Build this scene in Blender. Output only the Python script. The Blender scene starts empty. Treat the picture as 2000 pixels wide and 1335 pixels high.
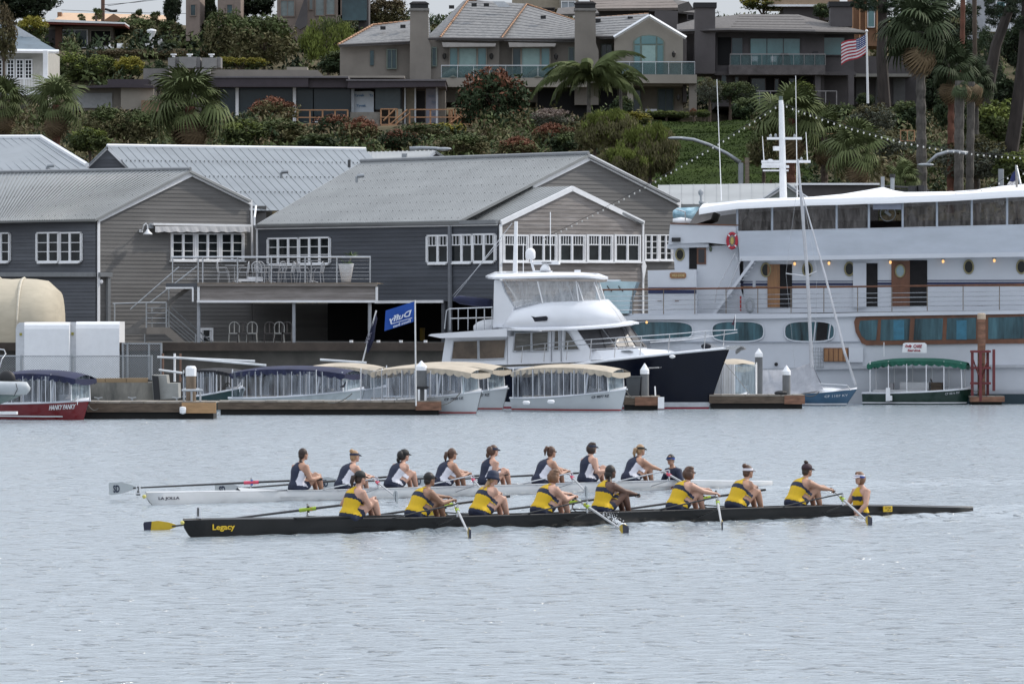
import bpy, bmesh, math, random
import numpy as np
from mathutils import Vector, Matrix, Euler, noise
R = math.radians
S = bpy.context.scene
COL = S.collection
rnd = random.Random(7)
# ------------------------------------------------------------------ camera, sky, sun, exposure
FOC, CH, HZ = 10000.0, 3.75, 612.0        # focal length in photograph pixels, eye height over the water, horizon row
cam = bpy.data.cameras.new('camera')
cam.lens = 36.0 * FOC / 2000.0
cam.sensor_width = 36.0
cam.shift_y = -(667.5 - HZ) / 2000.0
cam.clip_start = 1.0
cam.clip_end = 20000.0
camo = bpy.data.objects.new('camera', cam)
camo.location = (0, 0, CH)
camo.rotation_euler = (R(90), 0, 0)
COL.objects.link(camo)
S.camera = camo
SUN = Vector((0.86, 0.42, 0.80)).normalized()
w = bpy.data.worlds.new('World')
S.world = w
w.use_nodes = True
nt = w.node_tree
nt.nodes.clear()
sky = nt.nodes.new('ShaderNodeTexSky')
sky.sky_type = 'NISHITA'
sky.sun_disc = False
sky.sun_elevation = math.asin(SUN.z)
sky.sun_rotation = math.atan2(SUN.x, SUN.y)
sky.air_density = 1.0
sky.dust_density = 2.5
sky.ozone_density = 1.0
hs = nt.nodes.new('ShaderNodeMixRGB')          # thin even cloud veil over the blue
hs.inputs['Fac'].default_value = 0.86
wtc = nt.nodes.new('ShaderNodeTexCoord'); wsp = nt.nodes.new('ShaderNodeSeparateXYZ'); wmr = nt.nodes.new('ShaderNodeMapRange')   # standard overcast sky: zenith three times the horizon
nt.links.new(wtc.outputs['Generated'], wsp.inputs[0]); nt.links.new(wsp.outputs['Z'], wmr.inputs[0])
wmr.inputs[3].default_value = 0.333; wmr.inputs[4].default_value = 1.0
wvm = nt.nodes.new('ShaderNodeVectorMath'); wvm.operation = 'SCALE'; wvm.inputs[0].default_value = (11.6, 12.4, 13.7)
nt.links.new(wmr.outputs[0], wvm.inputs['Scale']); nt.links.new(wvm.outputs[0], hs.inputs['Color2'])
bg = nt.nodes.new('ShaderNodeBackground')
bg.inputs['Strength'].default_value = 0.145
wo = nt.nodes.new('ShaderNodeOutputWorld')
nt.links.new(sky.outputs[0], hs.inputs['Color1'])
nt.links.new(hs.outputs[0], bg.inputs['Color'])
nt.links.new(bg.outputs[0], wo.inputs['Surface'])
sl = bpy.data.lights.new('sun', 'SUN')
sl.energy = 2.9
sl.angle = R(3.0)
sl.color = (1.0, 0.93, 0.84)
so = bpy.data.objects.new('sun', sl)
so.rotation_euler = SUN.to_track_quat('Z', 'Y').to_euler()
so.location = (60, 100, 120)
COL.objects.link(so)
S.view_settings.view_transform = 'Standard'
S.view_settings.look = 'None'
S.view_settings.gamma = 1.0
S.view_settings.exposure = 0.0
S.view_settings.use_curve_mapping = False
S.cycles.max_bounces = 8
S.cycles.transparent_max_bounces = 24
S.cycles.use_denoising = True

# ------------------------------------------------------------------ helpers
def P(px, py, D):
    return Vector(((px - 1000) / FOC * D, D, CH - (py - HZ) / FOC * D))

def proj(v):
    return (1000 + v[0] / v[1] * FOC, HZ - (v[2] - CH) / v[1] * FOC)

class Wall:
    """vertical plane: origin at column px0 and distance D0, running at angle ang; n>0 is towards the camera"""
    def __init__(s, px0, D0, ang):
        s.o = Vector(((px0 - 1000) / FOC * D0, D0))
        s.d = Vector((math.cos(R(ang)), math.sin(R(ang))))
        s.n = Vector((s.d.y, -s.d.x))
        if s.n.y > 0: s.n = -s.n
    def u(s, px, n=0):
        k = (px - 1000) / FOC
        o = s.o + s.n * n
        return (k * o.y - o.x) / (s.d.x - k * s.d.y)
    def D(s, u, n=0):
        return s.o.y + s.d.y * u + s.n.y * n
    def z(s, py, u, n=0):
        return CH - (py - HZ) / FOC * s.D(u, n)
    def pt(s, u, z, n=0):
        q = s.o + s.d * u + s.n * n
        return Vector((q.x, q.y, z))
    def at(s, px, py, n=0):
        u = s.u(px, n)
        return s.pt(u, s.z(py, u, n), n)
    def off(s, n):
        w = Wall(1000, 1, 0)
        w.o = s.o + s.n * n; w.d = s.d; w.n = s.n
        return w

class MB:
    def __init__(s):
        s.v = []; s.f = []; s.m = []; s.c = 0
    def add(s, vs, fs):
        o = len(s.v)
        s.v.extend([tuple(x) for x in vs])
        for f in fs:
            s.f.append(tuple(i + o for i in f)); s.m.append(s.c)
        return s
    def poly(s, pts): return s.add(pts, [tuple(range(len(pts)))])
    def hexa(s, p):    # p[0..3] one face, p[4..7] opposite
        return s.add(p, [(3, 2, 1, 0), (4, 5, 6, 7), (0, 1, 5, 4), (1, 2, 6, 5), (2, 3, 7, 6), (3, 0, 4, 7)])
    def box(s, c, sz, rz=0.0, rx=0.0, ry=0.0):
        M = Euler((rx, ry, rz)).to_matrix()
        c = Vector(c); h = [k / 2 for k in sz]
        q = [c + M @ Vector((x * h[0], y * h[1], z * h[2])) for z in (-1, 1) for x, y in ((-1, -1), (1, -1), (1, 1), (-1, 1))]
        return s.hexa(q)
    def ext(s, pts, vec):
        n = len(pts); vec = Vector(vec)
        q = [Vector(p) for p in pts]
        fs = [tuple(range(n - 1, -1, -1)), tuple(range(n, 2 * n))]
        fs += [(i, (i + 1) % n, n + (i + 1) % n, n + i) for i in range(n)]
        return s.add(q + [p + vec for p in q], fs)
    def wbox(s, W, px0, py0, px1, py1, n0, n1):    # box on a wall from a pixel rectangle of its face
        u0, u1 = W.u(px0, n1), W.u(px1, n1); um = (u0 + u1) / 2
        z0, z1 = W.z(py1, um, n1), W.z(py0, um, n1)
        return s.ubox(W, u0, z0, u1, z1, n0, n1)
    def ubox(s, W, u0, z0, u1, z1, n0, n1):
        q = [W.pt(u, z, n) for n in (n0, n1) for u, z in ((u0, z0), (u1, z0), (u1, z1), (u0, z1))]
        return s.hexa(q)
    def wpoly(s, W, pts, n0, n1):                   # extruded outline given in pixels
        q = [W.at(x, y, n1) for x, y in pts]
        v = W.n * (n0 - n1)
        return s.ext(q, (v.x, v.y, 0))
    def tube(s, pts, r, n=6, cap=True):
        pts = [Vector(p) for p in pts]; k = len(pts)
        if not hasattr(r, '__len__'): r = [r] * k
        prev = None; rings = []
        for i, p in enumerate(pts):
            d = (pts[min(i + 1, k - 1)] - pts[max(i - 1, 0)])
            if d.length < 1e-9: d = Vector((0, 0, 1))
            d.normalize()
            a = prev if prev is not None else (Vector((0, 0, 1)) if abs(d.z) < 0.9 else Vector((1, 0, 0)))
            a = a - d * a.dot(d)
            if a.length < 1e-6: a = d.orthogonal()
            a.normalize(); prev = a; b = d.cross(a)
            rings.append([p + (a * math.cos(t) + b * math.sin(t)) * r[i] for t in [2 * math.pi * j / n for j in range(n)]])
        return s.loft(rings, caps=cap)
    def loft(s, rings, closed=True, caps=True):
        n = len(rings[0]); vs = [p for ring in rings for p in ring]; fs = []
        m = n if closed else n - 1
        for i in range(len(rings) - 1):
            for j in range(m):
                a = i * n + j; b = i * n + (j + 1) % n
                fs.append((a, b, b + n, a + n))
        if caps:
            fs.append(tuple(range(n - 1, -1, -1)))
            fs.append(tuple(range((len(rings) - 1) * n, len(rings) * n)))
        return s.add(vs, fs)
    def ell(s, c, r, n=10, m=7, M=None):
        c = Vector(c); rings = []
        for i in range(m + 1):
            t = -math.pi / 2 + math.pi * i / m
            ring = []
            for j in range(n):
                a = 2 * math.pi * j / n
                p = Vector((r[0] * math.cos(t) * math.cos(a), r[1] * math.cos(t) * math.sin(a), r[2] * math.sin(t)))
                if i in (0, m): p = Vector((p.x + 1e-4 * math.cos(a), p.y + 1e-4 * math.sin(a), p.z))
                if M: p = M @ p
                ring.append(c + p)
            rings.append(ring)
        return s.loft(rings)
    def lathe(s, c, prof, n=12):
        c = Vector(c)
        return s.loft([[c + Vector((r * math.cos(2 * math.pi * j / n), r * math.sin(2 * math.pi * j / n), z)) for j in range(n)] for r, z in prof])
    def build(s, name, mat, parent=None, smooth=False, local=False, tag=None, kind=None):
        me = bpy.data.meshes.new(name)
        vs = s.v
        if parent is not None and not local:
            I = INV[parent.name]; vs = [tuple(I @ Vector(v)) for v in vs]
        elif parent is None and vs and not local:      # origin of a lone mesh at its base
            a = np.array(vs); o = Vector((a[:, 0].mean(), a[:, 1].mean(), a[:, 2].min()))
            vs = (a - np.array(o)).tolist()
        me.from_pydata(vs, [], s.f)
        mats = mat if isinstance(mat, (list, tuple)) else [mat]
        for m in mats: me.materials.append(m)
        if len(mats) > 1: me.polygons.foreach_set('material_index', s.m)
        if smooth: me.polygons.foreach_set('use_smooth', [True] * len(me.polygons))
        me.update()
        o_ = bpy.data.objects.new(name, me)
        COL.objects.link(o_)
        if parent is not None:
            o_.parent = parent; INV[o_.name] = INV[parent.name]
        elif not local:
            o_.location = o; INV[o_.name] = Matrix.Translation(-o)
        else:
            INV[o_.name] = Matrix.Identity(4)
        if tag: TAG(o_, *tag)
        if kind: o_['kind'] = kind
        return o_

INV = {}
def TAG(o, label, cat, group=None):
    o['label'] = label; o['category'] = cat
    if group: o['group'] = group
def T(name, label, cat, loc=(0, 0, 0), rz=0.0, group=None):
    o = bpy.data.objects.new(name, None)
    COL.objects.link(o)
    o.empty_display_size = 0.3
    o.location = loc; o.rotation_euler = (0, 0, rz)
    TAG(o, label, cat, group)
    INV[o.name] = (Matrix.Translation(Vector(loc)) @ Matrix.Rotation(rz, 4, 'Z')).inverted()
    return o
def smooth_ring(ps, k=4):
    ps = [Vector(p) for p in ps]; n = len(ps); out = []
    for i in range(n):
        a, b_, c, d = ps[i - 1], ps[i], ps[(i + 1) % n], ps[(i + 2) % n]
        for j in range(k):
            t = j / k; out.append(.5 * ((2 * b_) + (c - a) * t + (2 * a - 5 * b_ + 4 * c - d) * t * t + (3 * b_ - a - 3 * c + d) * t ** 3) if b_ != c else b_)
    return out
def kids(o): return [c for c in o.children]
def dup(o, parent=None):
    c = o.copy(); COL.objects.link(c)
    if parent is not None: c.parent = parent
    INV[c.name] = INV.get(o.name, Matrix.Identity(4))
    for ch in kids(o): dup(ch, c)
    return c
def link(name, me, parent, loc=(0, 0, 0), rot=(0, 0, 0), sc=(1, 1, 1)):
    o = bpy.data.objects.new(name, me); COL.objects.link(o)
    o.parent = parent; o.location = loc; o.rotation_euler = rot
    o.scale = sc if hasattr(sc, '__len__') else (sc, sc, sc)
    INV[o.name] = INV[parent.name] if parent else Matrix.Identity(4)
    return o
def mesh_of(mb, name, mat, smooth=False):
    o = mb.build(name, mat, smooth=smooth, local=True)
    me = o.data; bpy.data.objects.remove(o)
    return me

# ------------------------------------------------------------------ materials
MT = {}
def M(name, col, rough=0.6, metal=0.0, var=0.12, sc=3.0, bump=0.0, bsc=None, spec=None, rand=0.0, emit=None, coat=0.0, col2=None, stretch=None, hue=None, trans=0.0):
    if name in MT: return MT[name]
    m = bpy.data.materials.new(name); m.use_nodes = True
    t = m.node_tree; b = t.nodes['Principled BSDF']
    b.inputs['Roughness'].default_value = rough
    b.inputs['Metallic'].default_value = metal
    if spec is not None: b.inputs['Specular IOR Level'].default_value = spec
    if coat: b.inputs['Coat Weight'].default_value = coat; b.inputs['Coat Roughness'].default_value = 0.05
    tc = t.nodes.new('ShaderNodeTexCoord')
    src = tc.outputs['Object']
    if stretch:
        mp = t.nodes.new('ShaderNodeMapping'); mp.inputs['Scale'].default_value = stretch
        t.links.new(src, mp.inputs[0]); src = mp.outputs[0]
    nz = t.nodes.new('ShaderNodeTexNoise'); nz.inputs['Scale'].default_value = sc
    nz.inputs['Detail'].default_value = 5.0; nz.inputs['Roughness'].default_value = 0.62
    t.links.new(src, nz.inputs['Vector'])
    mx = t.nodes.new('ShaderNodeMix'); mx.data_type = 'RGBA'
    c1 = [max(0, c * (1 - var)) for c in col]; c2 = [min(1, c * (1 + var)) for c in (col2 or col)]
    mx.inputs[6].default_value = (*c1, 1); mx.inputs[7].default_value = (*c2, 1)
    rp = t.nodes.new('ShaderNodeMapRange'); rp.inputs[1].default_value = 0.3; rp.inputs[2].default_value = 0.7
    t.links.new(nz.outputs[0], rp.inputs[0]); t.links.new(rp.outputs[0], mx.inputs[0])
    out = mx.outputs[2]
    if rand:
        oi = t.nodes.new('ShaderNodeObjectInfo')
        mr = t.nodes.new('ShaderNodeMapRange'); mr.inputs[3].default_value = 1 - rand; mr.inputs[4].default_value = 1 + rand
        t.links.new(oi.outputs['Random'], mr.inputs[0])
        hsv = t.nodes.new('ShaderNodeHueSaturation')
        t.links.new(mr.outputs[0], hsv.inputs['Value']); t.links.new(out, hsv.inputs['Color']); out = hsv.outputs[0]
    t.links.new(out, b.inputs['Base Color'])
    if bump:
        n2 = t.nodes.new('ShaderNodeTexNoise'); n2.inputs['Scale'].default_value = bsc or sc * 6
        n2.inputs['Detail'].default_value = 4
        t.links.new(src, n2.inputs['Vector'])
        bp = t.nodes.new('ShaderNodeBump'); bp.inputs['Strength'].default_value = min(1, bump * 10); bp.inputs['Distance'].default_value = bump
        t.links.new(n2.outputs[0], bp.inputs['Height']); t.links.new(bp.outputs[0], b.inputs['Normal'])
    if emit:
        b.inputs['Emission Color'].default_value = (*emit[:3], 1); b.inputs['Emission Strength'].default_value = emit[3]
    if trans: b.inputs['Transmission Weight'].default_value = trans
    MT[name] = m
    return m
def film(name, tint, alpha, rough=0.08, haze=0.5):
    """clear vinyl or glass: see-through sheet with a soft film and a sky reflection"""
    if name in MT: return MT[name]
    m = bpy.data.materials.new(name); m.use_nodes = True
    t = m.node_tree; t.nodes.clear()
    tr = t.nodes.new('ShaderNodeBsdfTransparent'); tr.inputs[0].default_value = (*[min(1, 0.55 + 0.45 * c) for c in tint], 1)
    b = t.nodes.new('ShaderNodeBsdfPrincipled'); b.inputs['Base Color'].default_value = (*tint, 1)
    b.inputs['Roughness'].default_value = rough
    tc = t.nodes.new('ShaderNodeTexCoord')
    nz = t.nodes.new('ShaderNodeTexNoise'); nz.inputs['Scale'].default_value = 2.2; nz.inputs['Detail'].default_value = 3
    mp = t.nodes.new('ShaderNodeMapping'); mp.inputs['Scale'].default_value = (3, 3, 0.6)
    t.links.new(tc.outputs['Object'], mp.inputs[0]); t.links.new(mp.outputs[0], nz.inputs['Vector'])
    bp = t.nodes.new('ShaderNodeBump'); bp.inputs['Strength'].default_value = 0.6; bp.inputs['Distance'].default_value = 0.08
    t.links.new(nz.outputs[0], bp.inputs['Height']); t.links.new(bp.outputs[0], b.inputs['Normal'])
    mr = t.nodes.new('ShaderNodeMapRange'); mr.inputs[1].default_value = 0.3; mr.inputs[2].default_value = 0.7
    mr.inputs[3].default_value = max(0, alpha - haze * 0.4); mr.inputs[4].default_value = min(1, alpha + haze * 0.4)
    t.links.new(nz.outputs[0], mr.inputs[0])
    ms = t.nodes.new('ShaderNodeMixShader'); o = t.nodes.new('ShaderNodeOutputMaterial')
    t.links.new(mr.outputs[0], ms.inputs[0]); t.links.new(tr.outputs[0], ms.inputs[1]); t.links.new(b.outputs[0], ms.inputs[2])
    t.links.new(ms.outputs[0], o.inputs['Surface'])
    MT[name] = m
    return m

WHITE = M('white_paint', (0.72, 0.73, 0.75), 0.45, var=0.05)
TRIM = M('white_trim', (0.78, 0.79, 0.81), 0.5, var=0.06)
GEL = M('white_gelcoat', (0.70, 0.72, 0.76), 0.18, var=0.04, sc=1.0, coat=0.3)
BLACK = M('black_rubber', (0.012, 0.012, 0.014), 0.6)
STEEL = M('stainless', (0.52, 0.53, 0.55), 0.25, metal=0.9)
GALV = M('galvanised', (0.30, 0.32, 0.34), 0.5, metal=0.5)
DGLASS = M('dark_glass', (0.014, 0.018, 0.02), 0.08, var=0.6, sc=1.6, spec=0.28)
WOODG = M('weathered_wood', (0.20, 0.165, 0.13), 0.85, var=0.3, sc=2, stretch=(1, 1, 8), bump=0.01, rand=0.15)
DIRTY = M('grey_concrete', (0.22, 0.22, 0.21), 0.9, var=0.35, sc=1.5, bump=0.01)

FONT = None
def text(s, name, mat, parent, pos, ux, uz, height, extrude=0.004, shear=0.0, spacing=1.0, width=None, mirror=False, bold=0.0):
    """lettering as a mesh: pos lower-left corner, ux reading direction, uz up; world coordinates"""
    cu = bpy.data.curves.new(name, 'FONT'); cu.body = s; cu.size = 1.0; cu.extrude = 0.02
    cu.shear = shear; cu.space_character = spacing; cu.offset = bold; cu.resolution_u = 3
    o = bpy.data.objects.new(name, cu); COL.objects.link(o)
    bpy.context.view_layer.update()
    me = bpy.data.meshes.new_from_object(o.evaluated_get(bpy.context.evaluated_depsgraph_get()))
    bpy.data.objects.remove(o)
    n = len(me.vertices); a = np.zeros(n * 3); me.vertices.foreach_get('co', a); a = a.reshape(-1, 3)
    mn = a.min(0); mxx = a.max(0)
    a[:, 0] -= mn[0]; a[:, 1] -= mn[1]
    hh = max(1e-6, mxx[1] - mn[1]); ww = max(1e-6, mxx[0] - mn[0])
    a[:, 1] *= height / hh
    a[:, 0] *= (width / ww) if width else height / hh
    if mirror: a[:, 0] = a[:, 0].max() - a[:, 0]
    ux = Vector(ux).normalized(); uz = Vector(uz).normalized(); nn = ux.cross(uz)
    W = np.array(pos) + np.outer(a[:, 0], ux) + np.outer(a[:, 1], uz) + np.outer(a[:, 2] / 0.02 * extrude, nn)
    I = INV[parent.name] if parent else Matrix.Identity(4)
    In = np.array(I)
    W = W @ In[:3, :3].T + In[:3, 3]
    me.vertices.foreach_set('co', W.ravel()); me.materials.clear(); me.materials.append(mat); me.update()
    o = bpy.data.objects.new(name, me); COL.objects.link(o); o.parent = parent
    INV[o.name] = I
    return o
# ------------------------------------------------------------------ boats' centre lines (needed by the water for wakes)
def axis_pt(px, py):                       # point on the water under a waterline pixel
    D = CH * FOC / (py - HZ)
    return Vector(((px - 1000) / FOC * D, D, 0))
BLK = (axis_pt(358, 1049), axis_pt(1900, 1001.5))
WHT = (axis_pt(285, 986), axis_pt(1508, 950))

# ------------------------------------------------------------------ water
def make_water():
    ys = [45.0]
    while ys[-1] < 190: ys.append(ys[-1] + 0.10 + 0.14 * (ys[-1] - 45) / 100)
    ys = np.array(ys); xs = np.arange(-24, 24.01, 0.115)
    X, Y = np.meshgrid(xs, ys)
    rg = np.random.RandomState(3)
    Z = np.zeros_like(X)
    def field(lams, slope, spread, main):
        z = np.zeros_like(X)
        for l in lams:
            a = main + rg.normal(0, spread); k = 2 * math.pi / l
            z += (slope / k) * np.sin(k * (X * math.cos(a) + Y * math.sin(a)) + rg.uniform(0, 6.28))
        return z
    lam1 = np.exp(rg.uniform(math.log(0.32), math.log(1.3), 46))
    Z += field(lam1, 0.0065, 1.2, R(100))
    gust = 0.5 + 0.5 * np.sin(X * 0.21 + 1.3 * np.sin(Y * 0.11)) * np.sin(Y * 0.17 + X * 0.07)
    lam2 = np.exp(rg.uniform(math.log(0.28), math.log(0.7), 30))
    Z += field(lam2, 0.0115, 1.1, R(80)) * (0.35 + 0.9 * gust)
    for A, B, amp, wd in ((BLK[0], BLK[1], 0.035, 1.1), (WHT[0], WHT[1], 0.02, 0.9)):     # disturbed water round the hulls and astern
        d = (B - A).normalized(); L = (B - A).length
        s = (X - A.x) * d.x + (Y - A.y) * d.y; q = (X - A.x) * (-d.y) + (Y - A.y) * d.x
        along = np.clip(s / 4, 0, 1) * np.clip((L + 14 - s) / 14, 0, 1)
        wid = wd * (0.55 + 0.05 * np.clip(s, 0, 30))
        e = np.exp(-((np.abs(q) - 0.5 - 0.05 * np.clip(s - 3, 0, 30)) / wid) ** 2) * along
        rip = np.zeros_like(X)
        for l in (0.3, 0.42, 0.55, 0.7, 0.95, 1.3):
            a = rg.uniform(0, 3.14); k = 6.283 / l
            rip += np.sin(k * (X * math.cos(a) + Y * math.sin(a)) + rg.uniform(0, 6)) * l
        Z += amp * e * rip * 0.62
        trail = np.exp(-((np.abs(q) - 0.12 * np.clip(s - L, 0, 30)) / 0.5) ** 2) * np.clip((s - L) / 1.0, 0, 1) * np.clip((L + 14 - s) / 10, 0, 1)
        Z += 0.05 * trail * np.sin(2.2 * s)
    fade = np.clip((X + 24) / 1.5, 0, 1) * np.clip((24 - X) / 1.5, 0, 1) * np.clip((Y - 45) / 1.5, 0, 1) * np.clip((ys[-1] - Y) / 2.0, 0, 1)
    Z = (Z - Z.mean()) * fade
    ny, nx = X.shape
    co = np.stack([X, Y, Z], -1).reshape(-1, 3)
    idx = np.arange(nx * ny).reshape(ny, nx)
    q = np.stack([idx[:-1, :-1], idx[:-1, 1:], idx[1:, 1:], idx[1:, :-1]], -1).reshape(-1, 4)
    y1 = float(ys[-1])
    ext = []
    def rect(x0, y0, x1, y1_):
        ext.append(((x0, y0, 0), (x1, y0, 0), (x1, y1_, 0), (x0, y1_, 0)))
    rect(-900, -700, 900, 45); rect(-900, 45, -24, y1); rect(24, 45, 900, y1); rect(-900, y1, 900, 240)
    ev = np.array([v for r in ext for v in r]); b = len(co)
    co = np.vstack([co, ev])
    q = np.vstack([q, np.arange(b, b + 16).reshape(4, 4)])
    me = bpy.data.meshes.new('water')
    me.vertices.add(len(co)); me.vertices.foreach_set('co', co.ravel())
    me.loops.add(len(q) * 4); me.loops.foreach_set('vertex_index', q.ravel().astype(np.int32))
    me.polygons.add(len(q)); me.polygons.foreach_set('loop_start', np.arange(0, len(q) * 4, 4, dtype=np.int32))
    me.polygons.foreach_set('use_smooth', np.ones(len(q), dtype=bool))
    me.update(); me.validate()
    m = bpy.data.materials.new('harbour_water'); m.use_nodes = True
    t = m.node_tree; bs = t.nodes['Principled BSDF']
    bs.inputs['Base Color'].default_value = (0.255, 0.30, 0.335, 1)
    bs.inputs['Roughness'].default_value = 0.20
    bs.inputs['IOR'].default_value = 2.5
    tc = t.nodes.new('ShaderNodeTexCoord')
    last = None
    for sc, dist, st in ((3.6, 0.06, (1.0, 1.15, 1)), (11.0, 0.010, (1.0, 1.3, 1)), (2.3, 0.20, (1.0, 1.7, 1))):
        mp = t.nodes.new('ShaderNodeMapping'); mp.inputs['Scale'].default_value = st
        mp.inputs['Rotation'].default_value = (0, 0, 0.2 * sc)
        nz = t.nodes.new('ShaderNodeTexNoise'); nz.inputs['Scale'].default_value = sc; nz.inputs['Detail'].default_value = 3
        bp = t.nodes.new('ShaderNodeBump'); bp.inputs['Strength'].default_value = 1.0; bp.inputs['Distance'].default_value = dist
        t.links.new(tc.outputs['Object'], mp.inputs[0]); t.links.new(mp.outputs[0], nz.inputs['Vector'])
        hsock = nz.outputs[0]
        if sc == 2.3:      # sparse steeper wavelets
            mr = t.nodes.new('ShaderNodeMapRange'); mr.interpolation_type = 'SMOOTHSTEP'; mr.inputs[1].default_value = .58; mr.inputs[2].default_value = .74; t.links.new(hsock, mr.inputs[0]); hsock = mr.outputs[0]
        t.links.new(hsock, bp.inputs['Height'])
        if last: t.links.new(last.outputs[0], bp.inputs['Normal'])
        last = bp
    t.links.new(last.outputs[0], bs.inputs['Normal'])
    me.materials.append(m)
    o = bpy.data.objects.new('water', me); COL.objects.link(o); o['kind'] = 'structure'
make_water()

# ------------------------------------------------------------------ bluff terrain
PROF = [(225, 1.85), (252, 1.9), (258, 3.5), (268, 9.6), (285, 11.6), (320, 15.3), (334, 15.9), (350, 17.3), (364, 19.5), (380, 23.2), (430, 27.6), (480, 29.6), (560, 30.2), (1500, 32)]
PX_, PZ_ = zip(*PROF)
def HG(x, y):
    z = float(np.interp(y, PX_, PZ_))
    a = min(1, max(0, (y - 256) / 12))
    return z + a * 0.55 * noise.noise(Vector((x * 0.09, y * 0.09, 3))) + a * 0.15 * noise.noise(Vector((x * 0.5, y * 0.5, 1)))
def grid_mesh(name, xs, ys, zf, mat, kind='structure', smooth=True):
    b = MB()
    vs = [(x, y, zf(x, y)) for y in ys for x in xs]; nx = len(xs)
    fs = [(j * nx + i, j * nx + i + 1, (j + 1) * nx + i + 1, (j + 1) * nx + i) for j in range(len(ys) - 1) for i in range(nx - 1)]
    b.add(vs, fs)
    o = b.build(name, mat, smooth=smooth, local=True, kind=kind)
    return o
SOIL = M('bluff_soil', (0.052, 0.055, 0.028), 0.95, var=0.5, sc=0.6, col2=(0.085, 0.07, 0.045), bump=0.05, spec=0.05)
grid_mesh('hillside', list(np.arange(-160, 161, 4.0)), [250 + 2.5 * i for i in range(100)] + [520, 600, 800, 1400], HG, SOIL)
LAWN = M('lawn_grass', (0.020, 0.032, 0.008), 0.95, var=0.35, sc=0.5, col2=(0.028, 0.042, 0.011), bump=0.01, bsc=9, spec=0.03)
lx0 = (1255 - 1000) / FOC * 290
grid_mesh('lawn', list(np.arange(lx0, lx0 + 9.5, 0.5)), list(np.arange(259, 327, 1.5)), lambda x, y: HG(x, y) + 0.34 + 0.05 * noise.noise(Vector((x * .6, y * .3, 0))), LAWN)

# grass tufts on the lawn: joined, nobody could count the blades
def tufts():
    b = MB()
    for i in range(12000):
        x = lx0 + rnd.random() * 9; y = 260 + rnd.random() * 64
        z = HG(x, y) + 0.34; h = 0.05 + rnd.random() * 0.05; a = rnd.random() * 6.28
        b.add([(x + 0.05 * math.cos(a), y + 0.05 * math.sin(a), z), (x - 0.05 * math.cos(a), y - 0.05 * math.sin(a), z), (x + rnd.uniform(-.08, .08), y, z + h)], [(0, 1, 2)])
    b.build('grass', M('grass_blades', (0.022, 0.036, 0.009), 0.9, spec=0.03, var=0.3, sc=2), local=True, kind='stuff')
tufts()

# ------------------------------------------------------------------ quay
QZ = 2.5
qb = MB()
qp = [(-70, 212), (2.2, 212), (2.7, 222.5), (90, 224), (90, 257), (-70, 257)]
qb.ext([(x, y, -2) for x, y in qp], (0, 0, 2 + QZ))
qb.build('quay', M('quay_concrete', (0.075, 0.07, 0.062), 0.9, var=0.35, sc=0.8, bump=0.02), local=True, kind='structure')
# capping beam and rubbing timber in front of the quay wall
qb = MB(); qb.box((-34, 211.85, QZ - 0.12), (72, 0.3, 0.34)); qb.box((-34, 211.8, 0.55), (72, 0.2, 0.25))
qb.build('quay_edge', M('quay_beam', (0.055, 0.042, 0.034), 0.9, var=0.4, sc=1), local=True, kind='structure')

# ------------------------------------------------------------------ siding, roofs, windows
def urange(poly, z):
    us = []
    n = len(poly)
    for i in range(n):
        (u0, z0), (u1, z1) = poly[i], poly[(i + 1) % n]
        if (z0 - z) * (z1 - z) <= 0 and abs(z1 - z0) > 1e-9:
            t = (z - z0) / (z1 - z0); us.append(u0 + (u1 - u0) * t)
    return (min(us), max(us)) if len(us) >= 2 else None
def siding(W, polypx, course, mat, parent, name='clapboard', wallmat=None, depth=0.25, wall=True):
    poly = [(W.u(x), W.z(y, W.u(x))) for x, y in polypx]
    if wall:
        b = MB(); q = [W.pt(u, z, 0) for u, z in poly]; v = W.n * -depth
        b.ext(q, (v.x, v.y, 0)); b.build('wall', wallmat or mat, parent)
    zs = [z for _, z in poly]; z = min(zs)
    while z < max(zs) - 0.01:
        z1 = min(z + course, max(zs) - 0.002)
        a = urange(poly, z + 0.004); c = urange(poly, z1 - 0.004)
        if a and c and a[1] - a[0] > 0.08:
            b = MB()
            pr = 0.026 + rnd.uniform(-.003, .004)
            # lower edge stands proud, upper edge tucks under the next course
            vs = [W.pt(a[0], z, 0.002), W.pt(a[1], z, 0.002), W.pt(c[1], z1, 0.002), W.pt(c[0], z1, 0.002),
                  W.pt(a[0], z, pr), W.pt(a[1], z, pr), W.pt(c[1], z1, 0.010), W.pt(c[0], z1, 0.010)]
            b.hexa(vs); b.build(name, mat, parent)
        z += course
def trimline(W, pts, w, n0, n1, mat, parent, name='trim'):
    """flat board of width w (m) following a pixel polyline, as one part per straight run"""
    for i in range(len(pts) - 1):
        (x0, y0), (x1, y1) = pts[i], pts[i + 1]
        u0 = W.u(x0); u1 = W.u(x1); a = Vector((u0, W.z(y0, u0))); c = Vector((u1, W.z(y1, u1)))
        d = (c - a).normalized(); q = Vector((-d.y, d.x)) * (w / 2)
        b = MB(); e = 0.0015 * i
        pp = [a - q, c - q, c + q, a + q]
        b.hexa([W.pt(p.x, p.y, n) for n in (n0, n1 + e) for p in pp]); b.build(name, mat, parent)
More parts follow.
